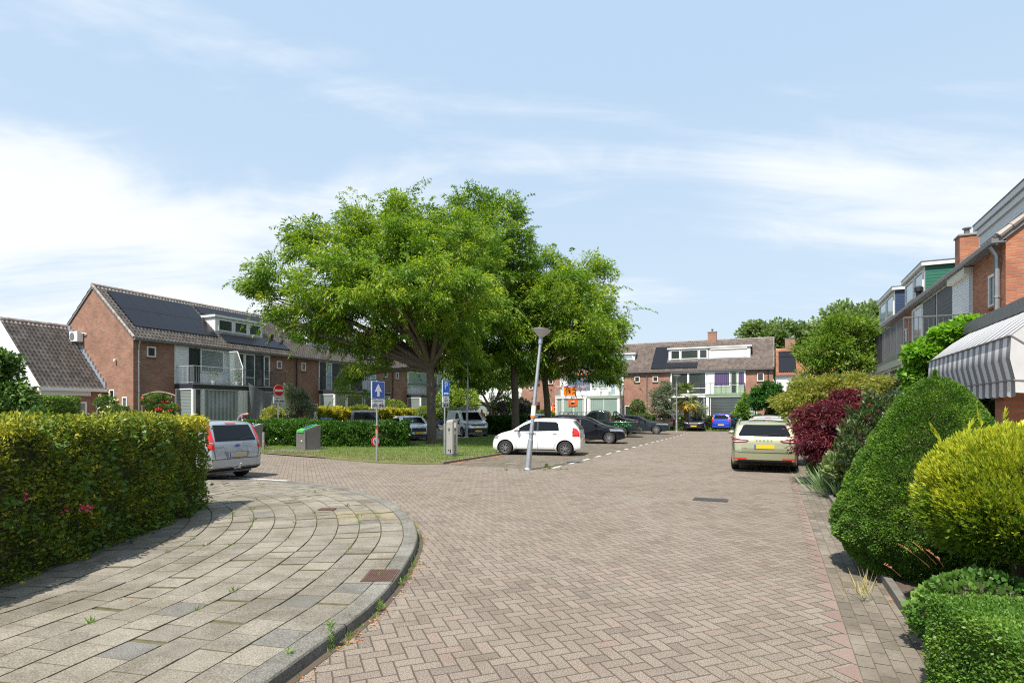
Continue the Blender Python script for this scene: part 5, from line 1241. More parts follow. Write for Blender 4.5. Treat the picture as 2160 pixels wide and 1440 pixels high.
shrub('yucca', 'spiky grey yucca beside the palm', [k(1474, 868, 51, 16, 18, .6)], 1100, .55, .06, M_olive, base=.85, depth=.8, core=False, outw=1.4)
shrub('garden_shrub', 'small leafy bush against the brick wall of the far row', [k(1345, 862, 54, 18, 20, .6), k(1352, 880, 53.6, 24, 12, .6)], 2400, .17, .5, M_gen, base=.55)
shrub('garden_shrub', 'green creeper bush at the foot of the ball tree', [k(1600, 888, 49.5, 16, 14, .6), k(1632, 880, 50.5, 20, 26, .5)], 3000, .16, .5, M_laur, base=.2)
shrub('garden_shrub', 'tall green and yellow shrub behind the golden privet hedge', [k(822, 862, 44, 36, 20, 1.0), k(760, 868, 42, 26, 14, .8), k(900, 872, 46, 26, 16, 1)], 5200, .16, .5, leafmat('lime_leaves', (0,)*3, (0,)*3, (0,)*3), base=.5)
shrub('garden_shrub', 'shady green shrubs beyond the parked scooter', [k(935, 872, 50, 36, 20, 1.2), k(1150, 880, 56, 24, 16, 1)], 4200, .2, .5, M_gen, base=.45)
# ================================================================== CARS
rng = np.random.default_rng(21)
def paintmat(name, col, metal=.35, rough=.28):
    if name in MATS: return MATS[name]
    m, t, b = newmat(name); tc = t.n('ShaderNodeTexCoord')
    n = t.noise(tc.outputs['Object'], 900, 1); n2 = t.noise(tc.outputs['Object'], 2.5, 4)
    c = t.mix(n, tuple(v*.85 for v in col), tuple(min(1, v*1.15) for v in col))
    z = t.sep(tc.outputs['Object'])[2]
    dirt = t.m('MULTIPLY', t.mapr(z, .5, .15, 0, .4 if max(col) > .1 else .15), t.mapr(n2, .3, .7, .4, 1))
    c = t.mix(dirt, c, (.16, .145, .12)); t.l(c, b.inputs['Base Color'])
    b.inputs['Metallic'].default_value = metal; b.inputs['Roughness'].default_value = rough+.12
    b.inputs['Coat Weight'].default_value = 1 if max(col) > .1 else .55; b.inputs['Coat Roughness'].default_value = .03
    if max(col) < .1: b.inputs['Specular IOR Level'].default_value = .1; c = None
    MATS[name] = m; return m
M_cglass = plain('car_glass', (.006, .007, .009), .06, noise=0, spec=.35)
M_tyre = plain('tyre_rubber', (.018, .018, .018), .85, noise=.2)
M_rim = plain('alloy', (.50, .50, .51), .3, metal=.85, noise=.05)
M_trim = plain('black_trim', (.018, .018, .02), .5, noise=0)
M_seam = plain('panel_gap', (.006, .006, .006), .9, noise=0)
M_tail = plain('tail_light_red', (.55, .012, .008), .12, noise=0, coat=1)
M_tailw = plain('tail_light_clear', (.6, .5, .48), .12, noise=0, coat=1)
M_head = plain('headlight_glass', (.35, .38, .40), .08, metal=.5, noise=.2, nscale=12, coat=1)
M_plate = plain('yellow_plate', (.78, .46, .02), .5, noise=.03)
M_plateb = plain('plate_blue', (.03, .10, .45), .5, noise=0)
M_chrome = plain('chrome', (.7, .7, .7), .12, metal=1, noise=0)
M_amber = plain('amber', (.7, .25, .02), .2, noise=0)
def smooth(y, k):
    if k < 2: return y
    ker = np.hanning(k+2)[1:-1]; ker /= ker.sum(); return np.convolve(np.pad(y, (k//2, k-1-k//2), 'edge'), ker, 'valid')
class Body:
    """closed car shell: sections along x from a side outline, a plan outline and a tumblehome"""
    def __init__(s, T):
        s.T = T; L, Wd, H = T['L'], T['W'], T['H']; s.L, s.Wd, s.H = L, Wd, H
        u_ = np.linspace(-1, 1, 121); xs = np.sin(u_*math.pi/2)*.35+u_*.65
        xs = np.concatenate([[-1, -.9995, -.998, -.995, -.99, -.982], xs[(xs > -.976) & (xs < .976)], [.982, .99, .995, .998, .9995, 1]])*L/2
        tx, tz = zip(*T['top']); X = np.linspace(-L/2, L/2, 700); Z = smooth(np.interp(X, np.array(tx)*L, np.array(tz)), T.get('sm', 17))
        ztop = np.interp(xs, X, Z)
        bx_ = T.get('bottom', [(-.5, .34), (-.44, .24), (.44, .22), (.5, .30)]); zb = np.interp(xs/L, [q[0] for q in bx_], [q[1] for q in bx_])
        side_z = [0, .18, .32, .55, T['belt'], H]; sw = [.90, .93, .985, 1.0, .975, .975-T['tumble']]
        a, b = T.get('plan', (5.0, 6.0)); n = np.where(xs > 0, a, b); pe = np.where(xs > 0, T.get('nose', .66), T.get('tail', .84)); kk = (1-pe**n)**(1/n)
        plan = (np.maximum(0, 1-np.abs(2*xs/L*kk)**n))**(1/n)
        s.hw = lambda z: Wd/2*np.interp(z, side_z, sw)
        rows = []; s.NP = 34
        for x, zt, zb_, pl in zip(xs, ztop, zb, plan):
            r = min(T.get('r', .11), (zt-zb_)*.45); w0 = Wd/2*max(pl, .002)
            fw = lambda z: w0*np.interp(z, side_z, sw)
            pts = []
            zz = np.linspace(zb_, zt-r, 20)
            for z in zz: pts.append((fw(z), z))
            we = fw(zt-r); rr = min(r, we*.95)
            for th in np.linspace(0, math.pi/2, 6)[1:]: pts.append((we-rr*(1-math.cos(th)), zt-r+r*math.sin(th)))
            y1 = pts[-1][0]; cr = T.get('crown', .035)
            for f in np.linspace(1, 0, 9)[1:]: pts.append((y1*f, zt+cr*(1-f*f)*min(1, pl*1.2)))
            rows.append(pts)
        A = np.array(rows); s.xs = xs; s.A = A; s.n = A.shape[1]
        M, n = len(xs), A.shape[1]
        full = np.concatenate([A, (A*[-1, 1])[:, ::-1][:, 1:]], 1); K = full.shape[1]; s.K = K
        v = np.zeros((M, K, 3)); v[:, :, 0] = xs[:, None]; v[:, :, 1] = full[:, :, 0]; v[:, :, 2] = full[:, :, 1]
        # lower body tucks in slightly at the ends
        s.wh = [(T['wf'], T['wr']), (T['wb'], T['wr'])]; R_ = T['wr']+.055
        keep = np.ones((M-1, K-1), bool)
        for wx, wr in s.wh:
            d = np.hypot(v[:, :, 0]-wx, v[:, :, 2]-wr); inn = (d < R_) & (np.abs(v[:, :, 1]) > Wd*.25) 
            q = inn; keep &= ~(q[:-1, :-1] & q[1:, :-1] & q[1:, 1:] & q[:-1, 1:])
            dx = (v[:, :, 0]-wx); dz = v[:, :, 2]-wr; dd = np.maximum(d, 1e-4); 
            v[:, :, 0] = np.where(q, wx+dx/dd*R_, v[:, :, 0]); v[:, :, 2] = np.where(q, wr+dz/dd*R_, v[:, :, 2])
        v[:, :, 2] = np.maximum(v[:, :, 2], .16)
        s.v = v.reshape(-1, 3); fs = []
        for i in range(M-1):
            for j in range(K-1):
                if keep[i, j]: a_ = i*K+j; fs.append((a_, a_+K, a_+K+1, a_+1))
        for i in range(M-1): fs.append((i*K, i*K+K-1, (i+1)*K+K-1, (i+1)*K))
        for j in range(K//2): fs.append((j, j+1, K-2-j, K-1-j)); q_ = (M-1)*K; fs.append((q_+K-1-j, q_+K-2-j, q_+j+1, q_+j))
        s.f = fs; s.bvh = BVHTree.FromPolygons([Vector(p) for p in s.v], fs)
    def decal(s, poly, view, name, mat, parent, off=.006, n=14, thick=True):
        """polygon given in a side ('l','r': x,z), rear/front ('b','f': y,z) or top ('t': x,y) view, laid onto the body"""
        P = [Vector(p) for p in poly]; lo = Vector((min(p.x for p in P), min(p.y for p in P))); hi = Vector((max(p.x for p in P), max(p.y for p in P)))
        pts = []
        for i, p in enumerate(P):
            q = P[(i+1) % len(P)]; m_ = max(1, int((q-p).length/.05))
            for k in range(m_): pts.append(p.lerp(q, k/m_))
        nb = len(pts); g = max(.03, min((hi-lo).x, (hi-lo).y)/n*1.5)
        def inside(p):
            c = False; j = len(P)-1
            for i in range(len(P)):
                if (P[i].y > p.y) != (P[j].y > p.y) and p.x < (P[j].x-P[i].x)*(p.y-P[i].y)/(P[j].y-P[i].y)+P[i].x: c = not c
                j = i
            return c
        x = lo.x+g*.5
        while x < hi.x:
            y = lo.y+g*.5
            while y < hi.y:
                p = Vector((x, y))
                if inside(p) and min((p-q).length for q in pts[:nb]) > g*.35: pts.append(p)
                y += g
            x += g
        r = delaunay_2d_cdt(pts, [], [list(range(nb))], 1, 1e-4); vs = []; tris = r[2]
        for p in r[0]:
            if view in 'bf': lim = .955*s.hw(p.y); p = Vector((max(-lim, min(lim, p.x)), p.y))
            if view == 'l': o, d = Vector((p.x, 5, p.y)), Vector((0, -1, 0))
            elif view == 'r': o, d = Vector((p.x, -5, p.y)), Vector((0, 1, 0))
            elif view == 'b': o, d = Vector((-8, p.x, p.y)), Vector((1, 0, 0))
            elif view == 'f': o, d = Vector((8, p.x, p.y)), Vector((-1, 0, 0))
            else: o, d = Vector((p.x, p.y, 5)), Vector((0, 0, -1))
            h, nn, _, _ = s.bvh.ray_cast(o, d)
            if h is None:
                h, nn, _, _ = s.bvh.find_nearest(o+d*(8-s.L/2 if view in 'bf' else 5-s.Wd/2)); 
            if nn.dot(d) > 0: nn = -nn
            vs.append(h+nn*off)
        if not tris: return None
        me = bpy.data.meshes.new(name); me.from_pydata([tuple(q) for q in vs], [], [tuple(t_) for t_ in tris])
        bm = bmesh.new(); bm.from_mesh(me); bmesh.ops.recalc_face_normals(bm, faces=bm.faces)
        f = bm.faces[:]; 
        if f:
            want = {'l': (0, 1, 0), 'r': (0, -1, 0), 'b': (-1, 0, 0), 'f': (1, 0, 0), 't': (0, 0, 1)}[view]
            if sum(q.normal.dot(Vector(want)) for q in f) < 0: bmesh.ops.reverse_faces(bm, faces=f)
        bm.to_mesh(me); bm.free()
        return link(name, me, mat, parent, smooth=True)
    def surf(s, view, a, b):
        o, d = {'b': (Vector((-8, a, b)), Vector((1, 0, 0))), 'f': (Vector((8, a, b)), Vector((-1, 0, 0))), 'l': (Vector((a, 5, b)), Vector((0, -1, 0))), 'r': (Vector((a, -5, b)), Vector((0, 1, 0)))}[view]
        h = s.bvh.ray_cast(o, d)[0]; return h if h is not None else o+d*(8-s.L/2)
def rrect(x0, x1, z0, z1, r=.03):
    out = []
    for cx, cz, a in ((x1-r, z1-r, 0), (x0+r, z1-r, 90), (x0+r, z0+r, 180), (x1-r, z0+r, 270)):
        for k in (0, 30, 60, 90): t = R(a+k); out.append((cx+r*math.cos(t), cz+r*math.sin(t)))
    return out
def mir(poly): return [(-a, b) for a, b in poly][::-1]
def wheel(T, x, y, parent, side, spokes=7, rimmat=None, wide=.62):
    wr = T['wr']; w_ = .205; m = MB(); ys = y
    prof = [(wr*wide, -w_/2), (wr*.90, -w_/2), (wr*.985, -w_*.36), (wr, -w_*.2), (wr, w_*.2), (wr*.985, w_*.36), (wr*.90, w_/2), (wr*wide, w_/2)]
    m.lathe(prof, (x, ys, wr), 28, 'y'); tyre = m.build('wheel', M_tyre, parent, smooth=True)
    m = MB(); o = side*(w_/2-.01); rr = wr*wide
    m.lathe([(rr*1.04, ys*0+o+side*.004), (rr*1.0, o+side*.012), (rr*.93, o-side*.004), (rr*.90, o-side*.05)], (x, ys, wr), 28, 'y')
    m.lathe([(rr*.9, o-side*.06), (0, o-side*.06)], (x, ys, wr), 28, 'y')
    k = len(m.f); 
    for i in range(spokes):
        for da in (-.11, .11):
            a = 2*math.pi*i/spokes; d = Vector((math.cos(a+da*.4), 0, math.sin(a+da*.4))); e = Vector((math.cos(a+da*1.7), 0, math.sin(a+da*1.7))); n_ = Vector((-math.sin(a), 0, math.cos(a)))
            c0 = Vector((x, ys+o+side*.0, wr))+d*rr*.12; c1 = Vector((x, ys+o-side*.004, wr))+e*rr*.95; cc = (c0+c1)/2
            m.obox(cc, (c1-c0)/2, n_*rr*.045, Vector((0, .010, 0)))
    m.lathe([(0, o+side*.012), (rr*.17, o+side*.008), (rr*.2, o-side*.02)], (x, ys, wr), 16, 'y')
    dark = [1 if q < k and q >= 28*3 else 0 for q in range(len(m.f))]; m.mi = dark
    m.build('rim', [rimmat or M_rim, M_trim], tyre, smooth=False)
def car(name, label, cat, pos, head, T, paint, tyres='front', z=0, feat=(), group=None):
    ang = math.atan2(head[1], head[0]); t = thing(name, label, cat, (pos[0], pos[1], z), ang, group); B = Body(T); s = B
    me = bpy.data.meshes.new('body'); me.from_pydata(B.v.tolist(), [], B.f); bm = bmesh.new(); bm.from_mesh(me)
    bmesh.ops.remove_doubles(bm, verts=bm.verts, dist=.0005); bmesh.ops.recalc_face_normals(bm, faces=bm.faces); bm.to_mesh(me); bm.free()
    o = link('body', me, paint, t, smooth=True)
    try: me.set_sharp_from_angle(angle=R(48))
    except Exception: pass
    # wheel wells and floor
    m = MB(); W2 = T['W']/2
    for wx, wr in B.wh:
        for sd in (-1, 1):
            pts = [(wx+(wr+.058)*math.cos(a), wr+(wr+.058)*math.sin(a)) for a in np.linspace(-.25, math.pi+.25, 15)]; k = len(m.v); vs = []; fs = []
            for (a, b) in pts: vs += [(a, sd*(W2*.93), b), (a, sd*(W2-.42), b)]
            for i in range(14): fs.append((2*i, 2*i+1, 2*i+3, 2*i+2))
            fs.append(tuple(2*i+1 for i in range(15))); m.add(vs, fs)
    m.build('wheel_arch', M_trim, t, fix=False)
    for wx, wr in B.wh:
        for sd in (-1, 1): wheel(T, wx, sd*(W2-.115), t, sd, T.get('spokes', 7), T.get('rimmat'), T.get('rimr', .64))
    for poly, kind in T['side']:
        for v_ in 'lr':
            B.decal(poly, v_, 'side_window', M_cglass, t)
    for poly in T.get('pillars', []):
        for v_ in 'lr': B.decal(poly, v_, 'pillar', M_trim, t, off=.008)
    for q in T.get('seams', []):
        for v_ in 'lr':
            for a, b in zip(q[:-1], q[1:]):
                a_, b_ = Vector(a), Vector(b); d = (b_-a_).normalized(); n_ = Vector((-d.y, d.x))*.0055
                B.decal([tuple(a_-n_), tuple(b_-n_), tuple(b_+n_), tuple(a_+n_)], v_, 'door_gap', M_seam, t, off=.0025)
    for (hx, hz) in T.get('handles', []):
        for v_, sy in (('l', 1), ('r', -1)):
            h = B.surf(v_, hx, hz); mm = MB(); mm.obox(h+Vector((0, sy*.02, 0)), (.085, 0, 0), (0, .012, 0), (0, 0, .014)); mm.build('door_handle', paint if 'bodyhandles' in feat else M_trim, t)
    for v_, w_ in (('f', 'windscreen'), ('b', 'rear_window')):
        if w_ in T: B.decal(T[w_], v_, w_, M_cglass, t, off=.007)
    for (poly, v_, nm, mt) in T.get('decals', []):
        for pp in ([poly, mir(poly)] if nm in ('headlight', 'tail_light', 'fog_light', 'reflector', 'lamp_lens') and v_ in 'fb' else [poly]): B.decal(pp, v_, nm, mt, t, off=.009 if nm != 'lamp_lens' else .012)
    if T.get('sill', True):
        for v_ in 'lr': B.decal([(T['wb']+T['wr']+.08, .18), (T['wf']-T['wr']-.08, .18), (T['wf']-T['wr']-.08, .26), (T['wb']+T['wr']+.08, .26)], v_, 'sill', M_trim, t, off=.005)
    # mirrors
    mx, mz = T['mirror']
    for sy in (-1, 1):
        h = B.surf('l' if sy > 0 else 'r', mx, mz); c = Vector((h.x, h.y+sy*.11, mz+.04)); mm = MB(); vs = []; fs = []
        for i in range(7):
            a = -math.pi/2+math.pi*i/6
            for q in range(10): b = q*math.pi/5; vs.append((c.x+.07*math.cos(a)*math.cos(b)+(.0), c.y+.11*math.sin(a), c.z+.07*math.cos(a)*math.sin(b)))
        for i in range(6):
            for q in range(10): fs.append((i*10+q, i*10+(q+1) % 10, (i+1)*10+(q+1) % 10, (i+1)*10+q))
        mm.add(vs, fs); mm.tube([h, c], .02, 6); mm.build('mirror', paint, t, smooth=True)
    # number plates
    for v_, py, pz in (('b', 0, T['plate'][0]), ('f', 0, T['plate'][1])):
        if pz is None: continue
        h = B.surf(v_, py, pz); sx = -1 if v_ == 'b' else 1; mm = MB(); x = h.x+sx*.022; pw = .26
        mm.box(x-.006, x+.006, -pw, pw, pz-.056, pz+.056); pm = T.get('platemat', M_plate); pl_ = mm.build('number_plate', pm, t)
        m2 = MB(); yb = sx*(pw-.001); m2.box(x+sx*.0065-.002, x+sx*.0065+.002, -sx*pw if v_ == 'f' else pw, (-sx*pw+.045*sx) if v_ == 'f' else pw-.045, pz-.054, pz+.054); m2.build('plate_band', M_plateb, pl_)
    if 'rails' in feat:
        for sy in (-1, 1):
            mm = MB(); y = sy*(W2*.975-T['tumble']*W2-.07); zt = T['H']+.03; xr = T.get('rail', (-.40, .13)); a, b = xr[0]*T['L'], xr[1]*T['L']
            pts = [(a, y, zt-.05), (a+.12, y, zt+.01), ((a+b)/2, y, zt+.03), (b-.12, y, zt+.0), (b, y, zt-.06)]; mm.tube(pts, .018, 6); mm.build('roof_rail', T.get('railmat', M_trim), t)
    if 'fin' in feat:
        x = -.33*T['L']; mm = MB(); mm.add([(x-.09, -.03, T['H']-.01), (x-.09, .03, T['H']-.01), (x+.12, 0, T['H']-.01), (x-.07, 0, T['H']+.075)], [(0, 1, 3), (1, 2, 3), (2, 0, 3), (0, 2, 1)]); mm.build('antenna', M_trim, t)
    if 'wiper' in feat:
        wz, wy = T['wiper']; a = B.surf('b', wy, wz); b = B.surf('b', wy-.42, wz+.05); mm = MB(); mm.tube([a+Vector((-.03, 0, 0)), b+Vector((-.03, 0, 0))], .010, 5); mm.build('rear_wiper', M_trim, t)
    return t, B
# --- body types (top: x as a fraction of length, rear to front)
def T_hatch():
    return dict(L=3.6, W=1.645, H=1.45, belt=.93, tumble=.16, wf=1.21, wb=-1.21, wr=.29, plan=(4.2, 5.5),
     top=[(-.5, .62), (-.492, .92), (-.478, 1.06), (-.40, 1.40), (-.34, 1.43), (-.08, 1.45), (.04, 1.42), (.13, 1.29), (.262, .99), (.40, .86), (.47, .74), (.49, .64), (.5, .50)],
     side=[([(-.98, .99), (-.15, .965), (-.15, 1.345), (-.83, 1.33), (-.93, 1.26)], 0), ([(-.08, .965), (.86, .95), (.80, 1.0), (.44, 1.20), (.10, 1.335), (-.08, 1.345)], 0)],
     pillars=[[(-.15, .965), (-.08, .965), (-.08, 1.345), (-.15, 1.345)]],
     seams=[[(-.115, .96), (-.115, .27)], [(.80, .93), (.79, .40), (.72, .28)], [(-1.0, .96), (-.93, .62), (-.80, .42), (-.76, .28)]], handles=[(.02, .87), (-.80, .89)],
     windscreen=[(-.60, .985), (.60, .985), (.50, 1.36), (-.50, 1.36)], rear_window=rrect(-.54, .54, 1.02, 1.36, .08), mirror=(.66, .99), plate=(.62, .42),
     decals=[([(.70, .76), (.80, .76), (.775, 1.12), (.70, 1.06)], 'b', 'tail_light', M_tail), ([(-.50, .50), (.50, .50), (.50, .56), (-.50, .56)], 'f', 'grille', M_trim), ([(.40, .62), (.72, .66), (.72, .78), (.42, .74)], 'f', 'headlight', M_head),
             ([(-.36, .26), (.36, .26), (.36, .34), (-.36, .34)], 'f', 'grille', M_trim)], spokes=7, bottom=[(-.5, .30), (-.44, .22), (.44, .20), (.5, .26)])
def T_compact():
    return dict(L=4.26, W=1.79, H=1.43, belt=.93, tumble=.19, wf=1.36, wb=-1.28, wr=.315, plan=(3.6, 5.0),
     top=[(-.5, .62), (-.488, .95), (-.47, 1.05), (-.41, 1.36), (-.36, 1.40), (-.10, 1.43), (.02, 1.40), (.19, 1.05), (.215, .99), (.38, .87), (.46, .76), (.49, .66), (.5, .50)],
     side=[([(-1.35, 1.03), (-.25, .975), (-.25, 1.31), (-1.0, 1.30), (-1.25, 1.20)], 0), ([(-.18, .975), (.84, .955), (.80, .98), (.30, 1.24), (.05, 1.31), (-.18, 1.315)], 0)],
     pillars=[[(-.25, .975), (-.18, .975), (-.18, 1.315), (-.25, 1.31)]], seams=[[(-.22, .97), (-.22, .27)], [(.86, .93), (.86, .40)], [(-1.1, .96), (-.92, .62), (-.86, .28)]], handles=[(-.06, .88), (-1.0, .91)],
     windscreen=[(-.66, .98), (.66, .98), (.54, 1.34), (-.54, 1.34)], rear_window=rrect(-.55, .55, 1.03, 1.33, .07), mirror=(.64, .99), plate=(.62, .44),
     decals=[([(.50, .80), (.80, .80), (.80, .95), (.55, .95)], 'b', 'tail_light', M_tail), ([(.42, .63), (.84, .68), (.84, .80), (.44, .73)], 'f', 'headlight', M_head), ([(-.42, .64), (.42, .64), (.42, .70), (-.42, .70)], 'f', 'grille', M_trim), ([(-.62, .28), (.62, .28), (.56, .40), (-.56, .40)], 'f', 'grille', M_trim)], spokes=10)
def T_sedan():
    return dict(L=4.95, W=1.87, H=1.41, belt=.95, tumble=.20, wf=1.56, wb=-1.40, wr=.345, plan=(4.0, 5.0),
     top=[(-.5, .70), (-.49, 1.0), (-.47, 1.04), (-.38, 1.07), (-.24, 1.33), (-.14, 1.40), (0, 1.41), (.05, 1.38), (.19, 1.04), (.21, 1.0), (.40, .90), (.475, .80), (.495, .68), (.5, .52)],
     side=[([(-1.6, 1.08), (-.42, 1.0), (-.42, 1.30), (-.95, 1.28), (-1.3, 1.18)], 0), ([(-.35, 1.0), (.86, .97), (.40, 1.22), (.12, 1.30), (-.35, 1.305)], 0)],
     pillars=[[(-.42, 1.0), (-.35, 1.0), (-.35, 1.305), (-.42, 1.30)]], seams=[[(-.38, 1.0), (-.38, .28)], [(.92, .95), (.90, .40)]], handles=[(-.2, .90), (-1.2, .92)],
     windscreen=[(-.68, 1.0), (.68, 1.0), (.56, 1.33), (-.56, 1.33)], rear_window=rrect(-.56, .56, 1.1, 1.31, .05), mirror=(.72, 1.0), plate=(.68, .46),
     decals=[([(.55, .82), (.90, .82), (.90, .98), (.72, 1.0)], 'b', 'tail_light', M_tail), ([(.46, .66), (.90, .72), (.90, .82), (.46, .76)], 'f', 'headlight', M_head), ([(-.38, .54), (.38, .54), (.36, .76), (-.36, .76)], 'f', 'grille', M_trim), ([(-.7, .28), (.7, .28), (.62, .42), (-.62, .42)], 'f', 'grille', M_trim)], spokes=10)
def T_wagon():
    return dict(L=4.9, W=1.85, H=1.45, belt=.96, tumble=.17, wf=1.50, wb=-1.34, wr=.34, plan=(4.0, 5.5), sm=15,
     top=[(-.5, .60), (-.492, .93), (-.484, .99), (-.425, 1.34), (-.40, 1.40), (-.30, 1.44), (-.05, 1.45), (.05, 1.42), (.20, 1.06), (.215, 1.0), (.40, .88), (.475, .76), (.495, .66), (.5, .50)],
     side=[([(-2.0, 1.10), (-1.22, 1.03), (-1.22, 1.33), (-1.78, 1.30)], 0), ([(-1.18, 1.03), (-.42, 1.0), (-.42, 1.34), (-1.18, 1.33)], 0), ([(-.35, 1.0), (.88, .97), (.46, 1.21), (.16, 1.32), (-.35, 1.345)], 0)],
     pillars=[[(-1.22, 1.03), (-1.18, 1.03), (-1.18, 1.33), (-1.22, 1.33)], [(-.42, 1.0), (-.35, 1.0), (-.35, 1.345), (-.42, 1.34)]],
     seams=[[(-.38, 1.0), (-.38, .28)], [(.92, .95), (.90, .40)], [(-1.2, 1.0), (-1.0, .66), (-.95, .28)]], handles=[(-.22, .92), (-1.05, .94)],
     windscreen=[(-.68, 1.0), (.68, 1.0), (.56, 1.36), (-.56, 1.36)], rear_window=[(-.66, 1.03), (.66, 1.03), (.68, 1.08), (.56, 1.33), (.50, 1.355), (-.50, 1.355), (-.56, 1.33), (-.68, 1.08)], mirror=(.72, 1.0), plate=(.745, .44), wiper=(1.06, .03),
     decals=[([(.40, .905), (.47, .86), (.86, .835), (.905, .86), (.905, .965), (.86, .985), (.44, .925)], 'b', 'tail_light', plain('smoked_red', (.12, .008, .010), .12, noise=0, coat=1)), ([(.46, .895), (.72, .875), (.88, .885), (.88, .915), (.74, .905), (.48, .908)], 'b', 'lamp_lens', M_tailw), ([(.74, .925), (.895, .935), (.895, .955), (.76, .95)], 'b', 'lamp_lens', M_tail),
             ([(-.74, .24), (.74, .24), (.70, .37), (-.70, .37)], 'b', 'rear_skirt', M_trim), ([(.46, .385), (.82, .385), (.82, .42), (.46, .42)], 'b', 'reflector', M_tail),
             ([(.50, .66), (.88, .70), (.88, .80), (.48, .74)], 'f', 'headlight', M_head), ([(-.42, .56), (.42, .56), (.42, .74), (-.42, .74)], 'f', 'grille', M_trim)], rail=(-.42, .13), railmat=M_zinc, spokes=5)
def T_fusion():
    return dict(L=4.02, W=1.71, H=1.50, belt=.98, tumble=.14, wf=1.26, wb=-1.23, wr=.305, plan=(4.2, 6.0), sm=15,
     top=[(-.5, .60), (-.494, .95), (-.484, 1.03), (-.438, 1.40), (-.40, 1.47), (-.1, 1.50), (.04, 1.47), (.17, 1.12), (.20, 1.04), (.40, .90), (.47, .78), (.5, .55)],
     side=[([(-1.50, 1.05), (-1.05, 1.02), (-1.05, 1.38), (-1.42, 1.36)], 0), ([(-1.0, 1.02), (-.28, 1.0), (-.28, 1.39), (-1.0, 1.385)], 0), ([(-.22, 1.0), (.74, .98), (.42, 1.22), (.14, 1.37), (-.22, 1.39)], 0)],
     pillars=[[(-.28, 1.0), (-.22, 1.0), (-.22, 1.39), (-.28, 1.39)]], seams=[[(-.25, .98), (-.25, .28)], [(.80, .96), (.80, .40)], [(-1.02, 1.0), (-.86, .66), (-.82, .28)]], handles=[(-.1, .90), (-.9, .92)],
     windscreen=[(-.62, 1.02), (.62, 1.02), (.54, 1.42), (-.54, 1.42)], rear_window=[(-.60, 1.0), (.60, 1.0), (.53, 1.40), (-.53, 1.40)], mirror=(.62, 1.03), plate=(.66, .44), platemat=plain('bleached_plate', (.42, .38, .27), .5, noise=.05), wiper=(1.04, -.10),
     decals=[([(.645, .80), (.755, .80), (.765, .95), (.715, 1.40), (.665, 1.42), (.625, 1.39), (.635, 1.0)], 'b', 'tail_light', M_tail), ([(.665, .93), (.755, .93), (.755, .99), (.66, .99)], 'b', 'lamp_lens', plain('lamp_grey', (.30, .28, .27), .2, noise=.3, nscale=40)),
             ([(-.15, 1.425), (.15, 1.425), (.15, 1.455), (-.15, 1.455)], 'b', 'brake_light', M_tail), ([(-.80, .25), (.80, .25), (.80, .36), (-.80, .36)], 'b', 'rear_skirt', M_trim), ([(.42, .30), (.60, .30), (.60, .33), (.42, .33)], 'b', 'reflector', M_tail), ([(-.30, .575), (.30, .575), (.36, .74), (-.36, .74)], 'b', 'plate_recess', plain('recess_grey', (.20, .21, .22), .4, noise=0)),
             ([(.42, .70), (.78, .74), (.76, .88), (.44, .82)], 'f', 'headlight', M_head), ([(-.40, .62), (.40, .62), (.40, .74), (-.40, .74)], 'f', 'grille', M_trim)], spokes=5)
def T_colt():
    return dict(L=3.9, W=1.69, H=1.52, belt=.98, tumble=.17, wf=1.24, wb=-1.22, wr=.30, plan=(4.2, 6.0),
     top=[(-.5, .60), (-.49, .95), (-.478, 1.04), (-.44, 1.40), (-.40, 1.47), (-.1, 1.52), (.04, 1.48), (.24, 1.04), (.40, .90), (.48, .74), (.5, .55)],
     side=[([(-1.40, 1.10), (-.22, 1.02), (-.22, 1.40), (-1.32, 1.38)], 0), ([(-.15, 1.02), (.84, 1.0), (.5, 1.2), (.14, 1.38), (-.15, 1.40)], 0)], seams=[[(-.19, 1.0), (-.19, .28)]], handles=[(-.05, .92)],
     windscreen=[(-.62, 1.04), (.62, 1.04), (.52, 1.42), (-.52, 1.42)], rear_window=[(-.60, 1.06), (.60, 1.06), (.52, 1.41), (-.52, 1.41)], mirror=(.64, 1.03), plate=(.56, .44),
     decals=[([(.66, .82), (.82, .82), (.80, 1.05), (.70, 1.43), (.60, 1.43), (.64, 1.1)], 'b', 'tail_light', M_tail), ([(.68, 1.08), (.77, 1.08), (.75, 1.2), (.665, 1.2)], 'b', 'lamp_lens', M_tailw), ([(-.14, 1.435), (.14, 1.435), (.14, 1.46), (-.14, 1.46)], 'b', 'brake_light', M_tail),
             ([(.42, .70), (.78, .78), (.76, .92), (.44, .82)], 'f', 'headlight', M_head), ([(-.40, .56), (.40, .56), (.40, .72), (-.40, .72)], 'f', 'grille', M_trim)])
def T_suv():
    d = T_colt(); d.update(L=4.35, W=1.82, H=1.56, belt=1.02, wr=.35, wf=1.32, wb=-1.30)
    d['decals'] = [([(.62, .80), (.88, .80), (.88, .98), (.66, .98)], 'b', 'tail_light', M_tail), ([(.42, .70), (.84, .78), (.82, .92), (.44, .82)], 'f', 'headlight', M_head)]; d['rear_window'] = [(-.62, 1.12), (.62, 1.12), (.54, 1.44), (-.54, 1.44)]; d['plate'] = (.84, .44)
    return d
